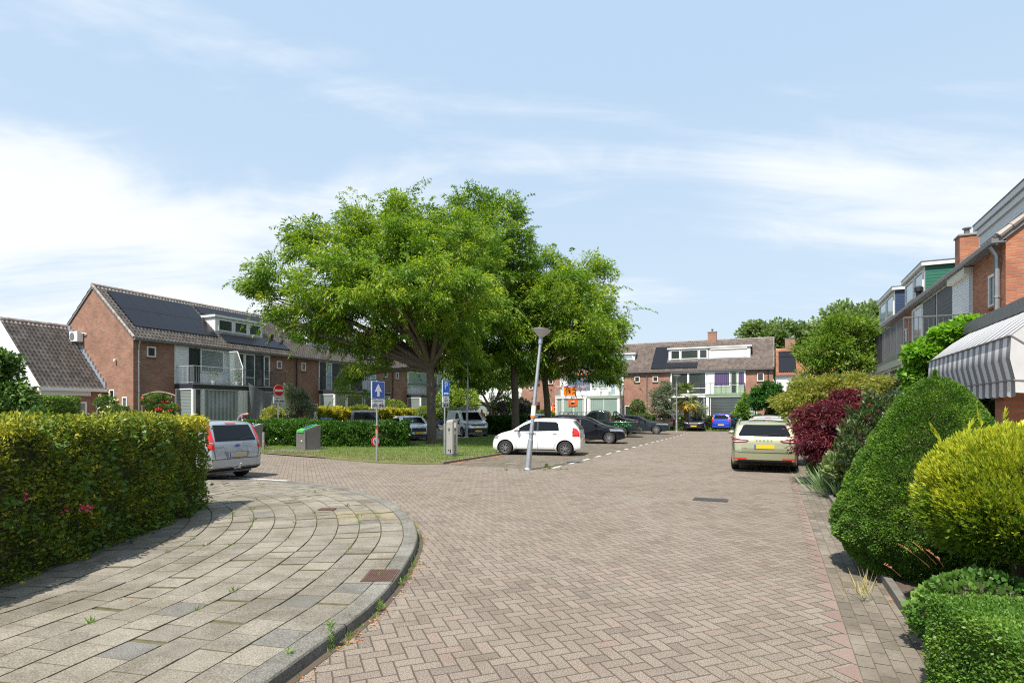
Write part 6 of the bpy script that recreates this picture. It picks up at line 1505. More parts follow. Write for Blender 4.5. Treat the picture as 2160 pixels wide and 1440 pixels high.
def T_van():
    return dict(L=4.4, W=1.85, H=1.80, belt=1.10, tumble=.13, wf=1.42, wb=-1.36, wr=.33, plan=(4.5, 9.0), sm=15,
     top=[(-.5, .60), (-.495, 1.70), (-.47, 1.78), (-.2, 1.80), (.06, 1.78), (.12, 1.70), (.26, 1.16), (.29, 1.10), (.44, .98), (.485, .86), (.5, .55)],
     side=[([(.0, 1.10), (1.02, 1.08), (.62, 1.45), (.38, 1.62), (.0, 1.62)], 0)], seams=[[(-.05, 1.65), (-.05, .28)], [(-1.0, 1.65), (-1.0, .6)]], handles=[(.08, 1.0)],
     windscreen=[(-.70, 1.12), (.70, 1.12), (.62, 1.66), (-.62, 1.66)], mirror=(.92, 1.15), plate=(.7, .42),
     decals=[([(.52, .78), (.86, .84), (.84, .98), (.54, .90)], 'f', 'headlight', M_head), ([(-.50, .76), (.50, .76), (.54, .88), (-.54, .88)], 'f', 'grille', M_trim), ([(-.84, .22), (.84, .22), (.84, .62), (-.84, .62)], 'f', 'bumper', M_trim), ([(.66, .8), (.8, .8), (.8, 1.2), (.66, 1.2)], 'b', 'tail_light', M_tail)])
def T_octavia():
    d = T_wagon(); d.update(L=4.4, W=1.80, H=1.43)
    d['decals'] = [([(.48, .66), (.86, .70), (.86, .80), (.46, .74)], 'f', 'headlight', plain('dark_headlight', (.05, .05, .055), .1, noise=0, coat=1)), ([(-.44, .54), (.44, .54), (.42, .76), (-.42, .76)], 'f', 'grille', M_trim), ([(-.80, .27), (.80, .27), (.76, .40), (-.76, .40)], 'f', 'lower_grille', M_trim), ([(-.86, .24), (.86, .24), (.86, .27), (-.86, .27)], 'f', 'chin', M_chrome)]
    d['side'] = [([(a*.9, b*.985) for a, b in p], k) for p, k in d['side']]; d['pillars'] = []; d['seams'] = []; d['handles'] = []; d['wf'] = 1.32; d['wb'] = -1.25; d['plate'] = (.745, .49)
    return d
def T_pickup():
    return dict(L=5.2, W=1.85, H=1.80, belt=1.12, tumble=.15, tail=.97, wf=1.62, wb=-1.52, wr=.39, plan=(4.5, 12.0), sm=9,
     top=[(-.5, 1.02), (-.499, 1.10), (-.14, 1.10), (-.139, 1.10), (-.115, 1.70), (-.08, 1.77), (.02, 1.80), (.10, 1.76), (.235, 1.20), (.26, 1.14), (.42, 1.06), (.48, .96), (.5, .6)],
     side=[([(-.48, 1.22), (-.02, 1.20), (-.02, 1.66), (-.40, 1.64)], 0), ([(.05, 1.20), (1.12, 1.17), (.62, 1.55), (.42, 1.66), (.05, 1.67)], 0)], seams=[[(.015, 1.18), (.015, .42)], [(-.62, 1.08), (-.62, .45)]], handles=[(.18, 1.05), (-.4, 1.05)],
     windscreen=[(-.68, 1.2), (.68, 1.2), (.58, 1.70), (-.58, 1.70)], mirror=(1.0, 1.25), plate=(.62, .6), bottom=[(-.5, .55), (-.44, .42), (.44, .38), (.5, .42)],
     decals=[([(.74, .72), (.915, .72), (.915, 1.06), (.74, 1.06)], 'b', 'tail_light', M_tail), ([(.48, .82), (.86, .86), (.86, .98), (.46, .94)], 'f', 'headlight', M_head)], sill=False, rimr=.6, spokes=6)
GC = 'cars parked in the bays on the square'
WHITE = paintmat('paint_white', (.80, .80, .79), 0, .3)
t, B = car('hatchback', 'small white five-door hatchback nosed up to the grass kerb', 'car', (1.10, 23.25), (-.966, .26), T_hatch(), WHITE, feat=('bodyhandles',))
t['group'] = GC
car('hatchback', 'black five-door hatchback reversed in beside the white one', 'car', (4.15, 31.6), (.95, -.30), T_compact(), paintmat('paint_black', (.004, .005, .009), 0, .3), group=GC)
car('sedan', 'dark blue-grey saloon with multi-spoke wheels nearest the far lamp post', 'car', (9.75, 44.6), (.95, -.30), T_sedan(), paintmat('paint_dark_grey', (.022, .030, .038), .2, .3), group=GC)
PK = paintmat('paint_dark_green', (.010, .017, .016), 0, .3)
t, B = car('pickup_truck', 'dark green pickup truck with roll bar and open load bed', 'pickup truck', (6.1, 39.3), (-.95, .30), T_pickup(), PK, group=GC)
m = MB(); m.box(-2.5, -.78, -.74, .74, 1.142, 1.150); m.build('load_bed', M_trim, t)
m = MB()
for sy in (-1, 1):
    m.tube([(-2.35, sy*.72, 1.12), (-1.5, sy*.72, 1.30), (-1.02, sy*.66, 1.72)], .038, 8); m.tube([(-.95, sy*.70, 1.12), (-1.02, sy*.66, 1.72)], .038, 8)
m.tube([(-1.02, -.66, 1.72), (-1.02, .66, 1.72)], .038, 8); m.tube([(-1.6, -.72, 1.28), (-1.6, .72, 1.28)], .03, 8); m.build('roll_bar', M_trim, t, smooth=True)
m = MB(); m.box(-2.78, -2.56, -.86, .86, .50, .62); m.tube([(-2.72, -.5, .52), (-2.72, -.5, .42)], .04, 6); m.build('rear_bumper', M_chrome, t)
for i in range(7): 
    pass
m = MB(); M_gsplash = plain('green_decal', (.05, .42, .06), .5, noise=.1)
for q in range(9):
    x = -2.2+q*.13; zc = .78+.07*math.sin(q*1.9); B.decal([(x, zc), (x+.11, zc+.02), (x+.07, zc+.08), (x+.02, zc+.05)], 'l', 'green_splash', M_gsplash, t)
for q in range(5):
    x = -2.1+q*.2; B.decal([(x, 1.0), (x+.16, 1.005), (x+.15, 1.02), (x, 1.015)], 'l', 'green_splash', M_gsplash, t)
# pale green estate car in front
T = T_wagon(); GP = paintmat('paint_pale_green', (.34, .345, .21), .55, .3)
hd = (U+V*(-.02)).normalized(); c = Vector((7.16, 16.15, 0))+hd*2.42
t, B = car('estate_car', 'pale olive-green estate car parked at the right edge', 'car', (c.x, c.y), hd, T, GP, feat=('rails', 'fin', 'wiper'))
xr = B.surf('b', 0, .90).x
o = text('lettering', 'Š  K  O  D  A', .075, M_zinc, t, (B.surf('b', 0, .915).x-.012, 0, .915), (math.pi/2, 0, -math.pi/2), .003)
text('lettering', 'SUPERB', .04, M_zinc, t, (B.surf('b', .52, .70).x-.010, .52, .70), (math.pi/2, 0, -math.pi/2), .002)
B.decal(rrect(-.60, .60, .585, .84, .04), 'b', 'tailgate_recess_shade', paintmat('paint_pale_green_shaded', (.32, .325, .20), .55, .3), t, off=.003)  # recess shade painted as a flat patch in darker body colour
for q in ([(-.62, .57), (.62, .57)], [(-.905, .86), (-.76, .60)], [(.905, .86), (.76, .60)], [(-.76, .60), (-.62, .57)], [(.76, .60), (.62, .57)]):
    a_, b_ = Vector(q[0]), Vector(q[1]); n_ = Vector((-(b_-a_).y, (b_-a_).x)).normalized()*.006; B.decal([tuple(a_-n_), tuple(b_-n_), tuple(b_+n_), tuple(a_+n_)], 'b', 'tailgate_gap', M_seam, t, off=.004)
# silver mini-MPV by the tall hedge
SIL = paintmat('paint_silver', (.42, .46, .50), .7, .3)
cc = Vector((-6.98, 14.45, 0))-V*2.0
t, B = car('hatchback', 'silver tall hatchback seen from behind, half hidden by the privet hedge', 'car', (cc.x, cc.y), -V, T_fusion(), SIL, feat=('wiper',))
text('lettering', 'FUSION', .07, M_zinc, t, (B.surf('b', .48, .86).x-.010, .48, .86), (math.pi/2, 0, -math.pi/2), .002)
m = MB(); h = B.surf('b', 0, .885); vs = [(h.x-.012, .085*math.cos(a), .885+.035*math.sin(a)) for a in np.linspace(0, 2*math.pi, 20, endpoint=False)]; m.add(vs, [tuple(range(20))]); vs2 = [(h.x-.001, y_, z_) for _, y_, z_ in vs]; m.add(vs2+vs, [(i, (i+1) % 20, 20+(i+1) % 20, 20+i) for i in range(20)]); eb = m.build('emblem', M_plateb, t)
m = MB(); m.tube([(h.x-.013, .085*math.cos(a), .885+.035*math.sin(a)) for a in np.linspace(0, 2*math.pi, 21)], .005, 5); m.build('emblem_rim', M_chrome, eb)
text('lettering', 'Ford', .045, M_chrome, eb, (h.x-.015, 0, .885), (math.pi/2, 0, -math.pi/2), .001)
m = MB(); m.tube([(-2.0, 0, .32), (-2.08, 0, .33), (-2.14, 0, .40)], .022, 8); m.lathe([(0, .03), (.028, .01), (.028, -.01), (0, -.03)], (-2.14, 0, .43), 12); m.box(-2.02, -1.99, -.10, .10, .30, .33); m.build('tow_bar', M_steel, t, smooth=True)
for q in ([(-.62, .56), (.62, .56)], [(-.66, .80), (-.62, .56)], [(.66, .80), (.62, .56)]):
    a_, b_ = Vector(q[0]), Vector(q[1]); n_ = Vector((-(b_-a_).y, (b_-a_).x)).normalized()*.006; B.decal([tuple(a_-n_), tuple(b_-n_), tuple(b_+n_), tuple(a_+n_)], 'b', 'tailgate_gap', M_seam, t, off=.004)
for v_ in 'lr': B.decal([(-1.98, .60), (-1.60, .60), (-1.60, .66), (-1.98, .66)], v_, 'bumper_strip', M_alu if False else SIL, t, off=.02)
# far row cars
GQ = 'cars parked nose-in below the far row'
car('small_car', 'bright blue tall small car parked rear-out at the far verge', 'car', tuple((W(1524, 900, 50)+U*1.6).to_2d()), (U*1+V*.06).normalized(), T_colt(), paintmat('paint_blue', (.012, .05, .45), .35, .25), group=GQ)
car('sedan', 'black saloon facing the camera beside the blue car', 'car', tuple((W(1463, 900, 50)+U*1.9).to_2d()), (-U+V*.02).normalized(), T_sedan(), paintmat('paint_anthracite', (.008, .009, .013), 0, .3), group=GQ)
car('suv', 'pinkish beige compact car seen from behind near the far lamp post', 'car', tuple((W(1402, 900, 52.5)+U*1.9).to_2d()), U, T_suv(), paintmat('paint_beige', (.42, .31, .26), .5, .3), group=GQ)
GW_ = 'cars along the right edge ahead of the estate car'
c2 = c+U*6.1+V*.12
car('small_car', 'white low car directly ahead of the pale green estate', 'car', (c2.x, c2.y), U, T_wagon(), WHITE, group=GW_)
c3 = c+U*11.9+V*.05
T = T_fusion(); T['H'] = 1.55
car('family_car', 'silver-white tall car with red lights farthest along the right edge', 'car', (c3.x, c3.y), U, T_colt(), paintmat('paint_pearl', (.62, .60, .58), .3, .3), group=GW_, feat=('rails',))
# cars behind the island
GI = 'cars facing the square behind the laurel hedge'
car('estate_car', 'white car with black grille facing out beside the locust trunk', 'car', tuple((W(866, 900, 35.6)).to_2d()), (.40, -.92), T_octavia(), WHITE, group=GI)
car('family_car', 'dark grey people carrier whose roof shows above the laurel hedge', 'car', tuple((W(768, 900, 36)).to_2d()), (.32, -.95), dict(T_van(), H=1.72, rimr=.64), paintmat('paint_slate', (.06, .065, .08), .4, .25), group=GI)
t, B = car('delivery_van', 'white delivery van with roof rack and black bumper in the tree shade', 'van', tuple((W(985, 900, 40.4)).to_2d()), (.42, -.91), T_van(), WHITE, group=GI)
m = MB()
for x in (-1.8, -.9, 0.0): m.box(x-.03, x+.03, -.72, .72, 1.90, 1.94); m.box(x-.03, x+.03, -.70, -.66, 1.78, 1.90); m.box(x-.03, x+.03, .66, .70, 1.78, 1.90)
for sy in (-1, 1): m.box(-2.0, .2, sy*.72-.03, sy*.72+.03, 1.942, 2.0)
m.box(-1.9, .1, -.5, -.1, 1.95, 2.03); m.build('roof_rack', M_zinc, t)
for q in ([(-1.9, .55), (-.4, .5), (-.2, .75), (-.9, .62), (-1.8, .78)],): B.decal(q, 'r', 'green_swoosh', M_gsplash, t)
for (px, D, lb, pt, hd_) in ((1122, 47.5, 'white car facing left, seen over the small hatchback', WHITE, (-.50, -.87)), (1187, 50, 'dark blue car whose roof shows behind the third trunk', paintmat('paint_navy', (.02, .05, .12), .4, .25), (-.8, .55))):
    car('small_car', lb, 'car', tuple(W(px, 900, D).to_2d()), hd_, T_colt() if px < 1150 else T_octavia(), pt)
# steel cage trailer
t = thing('trailer', 'galvanised cage trailer standing behind the black hatchback', 'trailer', tuple(W(1222, 900, 43.6).to_2d())+(0,), math.atan2(.3, -.95))
m = MB(); m.box(-1.4, 1.4, -.7, .7, .5, .62); m.tube([(1.4, 0, .5), (2.3, 0, .45)], .04, 6); m.build('chassis', M_zinc, t)
m = MB()
for sy in (-.7, .7):
    for z in (1.0, 1.3, 1.66): m.tube([(-1.4, sy, z), (1.4, sy, z)], .022, 5)
    for x in np.linspace(-1.4, 1.4, 9): m.tube([(x, sy, .62), (x, sy, 1.66)], .018, 5)
for x in (-1.4, 1.4):
    for z in (1.0, 1.3, 1.66): m.tube([(x, -.7, z), (x, .7, z)], .022, 5)
m.build('cage', M_zinc, t)
for sy in (-1, 1):
    m = MB(); m.lathe([(.1, -.08), (.3, -.08), (.3, .08), (.1, .08)], (0, sy*.82, .3), 18, 'y'); w_ = m.build('wheel', M_tyre, t, smooth=True)
# ================================================================== STREET FURNITURE, PEOPLE, FLAGS, BACKGROUND
rng = np.random.default_rng(31)
M_galv = plain('galvanised_pole', (.46, .48, .50), .38, metal=.7, noise=.2, nscale=5)
M_grey = plain('grey_powdercoat', (.115, .105, .098), .6, noise=.12, nscale=5)
M_red = plain('sign_red', (.70, .02, .02), .4, noise=0); M_blue = plain('sign_blue', (.06, .11, .42), .4, noise=0); M_sw = plain('sign_white', (.78, .78, .77), .4, noise=0)
M_org = plain('orange_cloth', (.80, .20, .01), .7, noise=.12, nscale=3); M_ink = plain('black_print', (.015, .015, .018), .6, noise=0)
GLP = 'street lamps on the square'
def lamp(label, base, top, r=.06, hw=.28):
    t = thing('street_lamp', label, 'street lamp', (base[0], base[1], 0), 0, GLP); e = Vector(top)-Vector((base[0], base[1], 0)); ax = e.normalized()
    m = MB(); m.tube([(0, 0, 0), ax*.9, ax*.92, e-ax*.28], [r*1.25, r*1.2, r*.95, r*.62], 14); m.build('pole', M_galv, t, smooth=True)
    m = MB(); m.tube([e-ax*.36, e-ax*.16], [r*.95, r*1.0], 14); m.build('collar', M_zinc, t, smooth=True)
    q = ax.to_track_quat('Z', 'Y').to_matrix(); m = MB(); m.lathe([(.05, -.16), (.09, -.13), (hw*.96, .055), (hw, .065)], (0, 0, 0), 28); m.v = [tuple(q @ Vector(p)+e) for p in m.v]; sh = m.build('lamp_shade', plain('opal_plastic', (.50, .47, .45), .35, noise=.05), t, smooth=True)
    m = MB(); m.lathe([(hw*1.02, .06), (hw*1.02, .075), (hw*.6, .10), (0, .115)], (0, 0, 0), 28); m.v = [tuple(q @ Vector(p)+e) for p in m.v]; m.build('lid', M_zinc, sh, smooth=True)
    m = MB(); m.tube([ax*.0, ax*.06], [r*1.9, r*1.6], 14); m.build('base_ring', M_zinc, t)
    return t, ax
b = G(1113, 991); tp = W(1142, 701, 17.4)
t, ax = lamp('leaning street lamp with cone shade between the bays and the junction', b, tp, .068, .285)
m = MB(); m.tube([ax*1.60, ax*1.95], [.072, .071], 14); o = m.build('sticker', M_sw, t); 
MB().tube([ax*1.57, ax*1.63], [.0735, .0735], 14).build('sticker_edge', M_org, o); MB().tube([ax*1.93, ax*1.96], [.0725, .0725], 14).build('sticker_edge', M_org, o)
m = MB(); m.tube([ax*1.08, ax*1.13], [.083, .083], 14); m.tube([ax*1.105+Vector((-.16, -.02, 0)), ax*1.105+Vector((.14, .02, 0))], .012, 6); m.build('clamp', M_zinc, t)
b = W(1427, 909, 48.5); lamp('straight street lamp at the far end of the parking bays', b, (b.x, b.y, 4.75), .07, .36)
b = W(984, 921, 38); lamp('street lamp standing in tree shade between the white van and the trunk', b, (b.x+.12, b.y, 4.9), .085, .34)
# ---- signs
def disc(m, r, c, y0, y1, n=32): 
    vs = [(c[0]+r*math.cos(a), y0, c[1]+r*math.sin(a)) for a in np.linspace(0, 2*math.pi, n, endpoint=False)]; vs2 = [(x, y1, z) for x, _, z in vs]
    m.add(vs+vs2, [tuple(range(n)), tuple(range(2*n-1, n-1, -1))]+[(i, (i+1) % n, n+(i+1) % n, n+i) for i in range(n)])
def ring(m, r0, r1, c, y0, y1, n=32):
    vs = []; fs = []
    for i in range(n):
        a = 2*math.pi*i/n
        for r in (r0, r1): vs.append((c[0]+r*math.cos(a), y0, c[1]+r*math.sin(a)))
    for i in range(n): j = (i+1) % n; fs.append((2*i, 2*i+1, 2*j+1, 2*j))
    m.add(vs, fs)
def bicycle(m, cx, cz, s, y, moped=False):
    seg = []
    for wx in (-.33, .33):
        seg.append([(cx+s*(wx+.2*math.cos(a)), y, cz+s*.2*math.sin(a)) for a in np.linspace(0, 2*math.pi, 17)])
    L_ = [[(-.33, 0), (-.12, .32), (.20, .32), (0, 0), (-.33, 0)], [(-.12, .36), (0, 0)], [(.33, 0), (.16, .42), (.26, .46)], [(-.2, .37), (-.04, .37)]]
    if moped: L_ = [[(-.33, 0), (-.30, .2), (-.05, .22), (.02, .03), (.18, .03), (.30, .1)], [(.33, 0), (.16, .44), (.26, .48)], [(-.38, .27), (-.02, .27)], [(-.30, .22), (-.05, .1)]]
    for q in L_: seg.append([(cx+s*a, y, cz+s*b_) for a, b_ in q])
    for q in seg: m.tube(q, s*(.035 if not moped else .05), 4)
def exc_plate(t, z0, z1, w_, y):
    m = MB(); m.box(-w_/2, w_/2, y, y+.02, z0, z1); pl_ = m.build('sub_plate', M_sw, t); h = z1-z0
    m = MB(); bicycle(m, -w_*.24, z0+h*.26, h*.72, y-.002); bicycle(m, w_*.25, z0+h*.26, h*.72, y-.002, True); m.build('bicycle_symbols', M_ink, pl_, fix=False)
    text('plate_text', 'uitgezonderd', h*.26, M_ink, pl_, (0, y-.002, z1-h*.17)); return pl_
b = G(795, 973); t = thing('one_way_sign', 'blue one-way sign with white arrow on a pole at the grass edge', 'road sign', (b.x, b.y, 0), R(57))
m = MB(); m.tube([(0, 0, 0), (0, 0, 1.25), (0, 0, 1.26), (0, 0, 2.82)], [.045, .045, .030, .030], 12); m.build('pole', M_galv, t, smooth=True)
m = MB(); m.box(-.30, .30, -.065, -.03, 2.18, 2.79); bd = m.build('sign_board', plain('sign_edge', (.25, .50, .62), .4, noise=0), t)
MB().box(-.296, .296, -.069, -.066, 2.184, 2.786).build('border', M_sw, bd); MB().box(-.283, .283, -.072, -.070, 2.197, 2.773).build('blue_face', M_blue, bd)
m = MB(); m.prism([(-.055, 2.26), (.055, 2.26), (.055, 2.44), (.17, 2.42), (0, 2.70), (-.17, 2.42), (-.055, 2.44)], -.076, -.073, 'xz'); m.build('arrow', M_sw, bd)
exc_plate(t, 1.84, 2.165, .62, -.065)
m = MB(); m.lathe([(.046, -.0), (.13, .0), (.13, .02), (.046, .02)], (0, 0, 1.27), 14); m.build('collar', M_zinc, t)
m = MB(); m.tube([(0, 0, .98), (0, 0, 1.25)], .047, 12); m.build('orange_wrap', plain('faded_orange', (.55, .20, .10), .7), t)
m = MB(); disc(m, .19, (0, .70), .055, .075); ds_ = m.build('round_sign', M_red, t); m = MB(); disc(m, .135, (0, .70), .050, .054); m.build('sign_face', M_sw, ds_)
m = MB(); m.box(-.03, .03, .045, .049, .62, .74); m.tube([(-.05, .047, .62), (-.07, .047, .78)], .010, 5); m.tube([(.03, .047, .7), (.06, .047, .80)], .010, 5); m.tube([(0, .047, .72), (.02, .047, .82)], .012, 5); m.build('hand_symbol', M_ink, ds_)
b = W(587, 940, 30.5); t = thing('no_entry_sign', 'red round no-entry sign with cycle plate behind the laurel hedge', 'road sign', (b.x, b.y, 0), R(58))
m = MB(); m.tube([(0, 0, 0), (0, 0, 3.1)], .032, 10); m.build('pole', M_galv, t, smooth=True)
m = MB(); disc(m, .315, (0, 2.86), -.06, -.035); bd = m.build('sign_board', M_red, t); m = MB(); m.box(-.25, .25, -.064, -.061, 2.80, 2.92); m.build('white_bar', M_sw, bd); m = MB(); ring(m, .295, .312, (0, 2.86), -.0615, 0); m.build('rim', M_sw, bd)
exc_plate(t, 2.18, 2.52, .64, -.06)
b = G(938, 961); t = thing('parking_sign', 'narrow blue P sign with white sub-plates beside the parking meter', 'road sign', (b.x, b.y, 0), R(58))
m = MB(); m.tube([(0, 0, 0), (0, 0, 1.25), (0, 0, 1.26), (0, 0, 2.9)], [.045, .045, .030, .030], 12); m.build('pole', M_galv, t, smooth=True)
m = MB(); m.box(-.21, .21, -.065, -.03, 2.34, 2.96); bd = m.build('sign_board', plain('sign_edge', (0,)*3), t); MB().box(-.206, .206, -.069, -.066, 2.344, 2.956).build('border', M_sw, bd)
MB().box(-.195, .195, -.072, -.070, 2.355, 2.945).build('blue_face', plain('sign_blue_bright', (.02, .13, .60), .4, noise=0), bd); text('letter', 'P', .42, M_sw, bd, (0, -.073, 2.74), ext=.001)
m = MB(); m.tube([(-.13, -.074, 2.44), (.13, -.074, 2.44)], .022, 6); disc(m, .03, (-.08, 2.42), -.077, -.073, 12); disc(m, .03, (.08, 2.42), -.077, -.073, 12); m.build('car_symbol', M_sw, bd)
m = MB(); m.box(-.20, .20, -.065, -.045, 2.10, 2.325); pl_ = m.build('sub_plate', M_sw, t)
for i, s_ in enumerate(('zone', 'vergunning', 'houders')): text('plate_text', s_, .06, M_ink, pl_, (0, -.067, 2.27-i*.062), ext=.001)
m = MB(); m.box(-.20, .20, -.065, -.045, 1.90, 2.085); pl_ = m.build('sub_plate', plain('plate_grey', (.4, .4, .38), .5), t); m = MB(); m.prism([(-.03, 1.92), (-.16, 1.97), (-.05, 2.06)], -.07, -.066, 'xz'); m.prism([(.03, 1.92), (.16, 1.97), (.05, 2.06)], -.07, -.066, 'xz'); m.build('arrows', M_ink, pl_)
# ---- parking meter
b = G(953, 964); t = thing('parking_meter', 'tall grey parking ticket machine leaning slightly on the grass', 'parking meter', (b.x, b.y, 0), R(-38)); t.rotation_euler = (R(-2.5), R(-2.5), R(-38))
M_meter = plain('meter_steel', (.36, .34, .31), .45, metal=.3, noise=.08, nscale=4)
m = MB(); m.prism([(-.13, .13), (.15, .13), (.15, 1.42), (.10, 1.45), (-.09, 1.41), (-.13, 1.34)], -.16, .16, 'yz'); m.build('casing', M_meter, t)
m = MB(); m.box(-.165, .165, -.135, .155, 0, .128); m.build('foot', plain('dark_grey_base', (.10, .10, .10), .7), t)
m = MB(); disc(m, .055, (-.02, 1.06), -.134, -.131); m.prism([(-.075, 1.06), (.035, 1.06), (-.02, .96)], -.134, -.131, 'xz'); em = m.build('emblem', M_ink, t); m = MB(); disc(m, .025, (-.02, 1.06), -.137, -.1345); m.build('emblem_centre', M_meter, em)
text('machine_text', 'parkeren', .03, M_ink, t, (-.02, -.132, .90), ext=.001); MB().box(-.08, -.02, -.1335, -.131, .24, .29).build('lock', M_trim, t); MB().box(.02, .08, -.1335, -.131, .16, .30).build('slot', M_trim, t)
text('machine_text', 'PARKEREN', .15, M_ink, t, (.162, .02, .50), (math.pi/2, -math.pi/2, math.pi/2), ext=.001); MB().box(.161, .164, -.03, .07, 1.12, 1.30).build('display', M_sw, t); MB().box(.161, .1645, -.01, .05, 1.02, 1.08).build('keypad', M_ink, t)
m = MB(); m.tube([(.02, -.134, 1.26), (.06, -.134, 1.26)], .012, 6); m.build('latch', M_zinc, t)
# ---- underground waste containers with their plates
GB_ = 'underground waste containers'
M_green = plain('green_lid', (.06, .36, .05), .5, noise=.08); M_pad = plain('pad_concrete', (.33, .31, .28), .9, noise=.25, nscale=5, bump=.4)
def container(label, p, rz, lid, H=1.12):
    t = thing('waste_container', label, 'waste container', (p.x, p.y, .03), rz, GB_)
    m = MB(); m.prism([(-.37, 0), (.37, 0), (.37, H), (-.37, H-.25)], -.36, .36, 'yz'); m.build('casing', M_grey, t)
    m = MB()
    for sx in (-.365, .365): m.box(sx-.012, sx+.012, -.385, -.345, 0, H-.26)
    m.build('corner_post', plain('grey_post', (.17, .16, .15), .6), t)
    s_ = .25/.74; m = MB(); m.prism([(-.385, H-.33), (-.385, H-.235), (.30, H-.004), (.30, H+.012), (-.372, H-.216), (-.40, H-.225), (-.40, H-.33)], -.29, .29, 'yz'); l_ = m.build('lid', lid, t)
    m = MB()
    for sx in (-.16, .04): m.prism([(-.25, H-.155), (.22, H+.005), (.22, H+.014), (-.25, H-.146)], sx, sx+.12, 'yz')
    m.build('flap', plain('lid_blue', (.03, .09, .20), .4), l_)
    MB().box(.02, .14, -.376, -.371, .40, .46).build('yellow_label', plain('label_yellow', (.75, .62, .03), .5), t)
    m = MB(); 
    for (x0, x1, z0, z1) in ((-.20, .16, .74, .755), (-.20, .16, .34, .355), (-.20, -.185, .34, .755), (.145, .16, .34, .755), (-.14, .10, .62, .64), (-.14, .10, .52, .54)): m.box(x0, x1, -.3745, -.371, z0, z1)
    m.build('embossed_panel', plain('grey_emboss', (.12, .11, .10), .6), t); return t
p1 = G(651, 949, .03); container('grey waste container with a bright green sloping lid', p1, R(-42), M_green)
p2 = G(531, 944, .03); container('grey waste container with grey lid partly behind the silver car', p2, R(-42), plain('grey_lid', (.42, .43, .43), .4))
for p, nm in ((p1, 'a'), (p2, 'b')):
    m = MB(); ca, sa = math.cos(R(8)), math.sin(R(8)); m.obox(Vector((p.x-.25, p.y-.1, .036)), Vector((ca, -sa, 0))*1.15, Vector((sa, ca, 0))*.75, Vector((0, 0, .012)))
    for i in range(26): m.obox(Vector((p.x-.25, p.y-.1, .052))+Vector((ca, -sa, 0))*(-1.1+2.2*i/25), Vector((ca, -sa, 0))*.018, Vector((sa, ca, 0))*.73, Vector((0, 0, .005)))
    tag(m.build('container_pad', plain('ribbed_steel', (.40, .39, .37), .5, metal=.4, noise=.2)), 'ribbed steel plate around the '+('green-lidded' if nm == 'a' else 'grey-lidded')+' waste container', 'steel plate')
b = G(556, 949); m = MB(); m.lathe([(.0, 0), (.06, 0), (.06, .40), (.056, .405), (.056, .42), (.06, .425), (.06, .79), (.05, .80), (0, .80)], (0, 0, 0), 16); o = m.build('bollard', plain('brushed_steel', (.42, .38, .35), .35, metal=.7), smooth=True); o.location = b; tag(o, 'short brushed steel bollard beside the grey-lidded container', 'bollard')
sheet('container_apron', [tuple(G(555, 957)[:2]), tuple(G(700, 968)[:2]), tuple(G(640, 952)[:2]), tuple(G(560, 950)[:2])], .037, M_joint)
# ---- striped awning
A0 = Vector((7.2, 8.2, 0)); LEN = 4.75
M_awn = None
def awnmat():
    m_, t_, b_ = newmat('awning_canvas'); at = t_.n('ShaderNodeAttribute', attribute_name='tint'); tc_ = t_.n('ShaderNodeTexCoord')
    c = t_.mix(at.outputs['Fac'], (.27, .265, .275), (.74, .74, .75)); c = t_.mix(t_.mapr(t_.noise(tc_.outputs['Object'], 5, 4), .35, .7, 0, .35), c, t_.mix(1.0, c, (.75, .74, .74), 'MULTIPLY')); t_.l(c, b_.inputs['Base Color']); b_.inputs['Roughness'].default_value = .7
    tr = t_.n('ShaderNodeBsdfTranslucent'); t_.l(c, tr.inputs[0]); ms = t_.n('ShaderNodeMixShader'); ms.inputs[0].default_value = .22; t_.l(b_.outputs[0], ms.inputs[1]); t_.l(tr.outputs[0], ms.inputs[2]); t_.l(ms.outputs[0], m_.node_tree.nodes['Material Output'].inputs[0]); return m_
M_awn = awnmat(); t = thing('awning', 'grey and white striped canvas awning with scalloped valance on the right', 'awning', tuple(A0), AU)
# local: x along the street (u), y away from the street is -y, so off (towards the house) = -y
PR_ = [(.82, 3.50), (.40, 3.20), (0, 2.84), (-.02, 2.52), (.04, 2.22), (.045, 2.02)]
NS = 30; sub = 4; vs = []; fs = []; tn = []
for i in range(NS*sub+1):
    f = i/(NS*sub); x = f*LEN
    for j, (off, z) in enumerate(PR_):
        sag = -.015*math.sin(math.pi*((f*3) % 1)); 
        xx = x+(0 if j > 1 else 0)
        if j == 0: xx = f*(LEN-.18)
        zz = z+(sag if j in (1, 3) else 0); oo = off
        if j == 5: zz = z-.065*abs(math.sin(f*NS*math.pi/2)); oo += .025*math.sin(f*NS*math.pi)
        if j == 4: oo += .006*math.sin(f*NS*math.pi)
        vs.append((xx, -oo, zz))
for i in range(NS*sub):
    for j in range(5): k = i*6+j; fs.append((k, k+6, k+7, k+1)); tn.append(1.0 if (i//sub) % 2 else 0.0)
me = bpy.data.meshes.new('canvas'); me.from_pydata(vs, [], fs); set_tint(me, tn); cv = link('canvas', me, M_awn, t, smooth=True)
for x, nm in ((0, 'side_canvas'), (LEN, 'side_canvas')):
    me = bpy.data.meshes.new(nm); pts = [(x if z < 3.3 else min(x, LEN-.18), -o_, z) for o_, z in PR_]; pts += [(x, -.30, 2.0), (x, -.62, 2.04), (x, -.85, 2.10)]; me.from_pydata(pts, [], [tuple(range(len(pts)))]); set_tint(me, [.75]); link(nm, me, M_awn, t)
m = MB()
for (o_, z) in ((-.0, 2.845), (.045, 2.20), (.82, 3.51)):
    q = [(0, -(o_-.006), z), (LEN-(.18 if z > 3.3 else 0), -(o_-.006), z)]; m.tube(q, .014 if z < 3.3 else .04, 6)
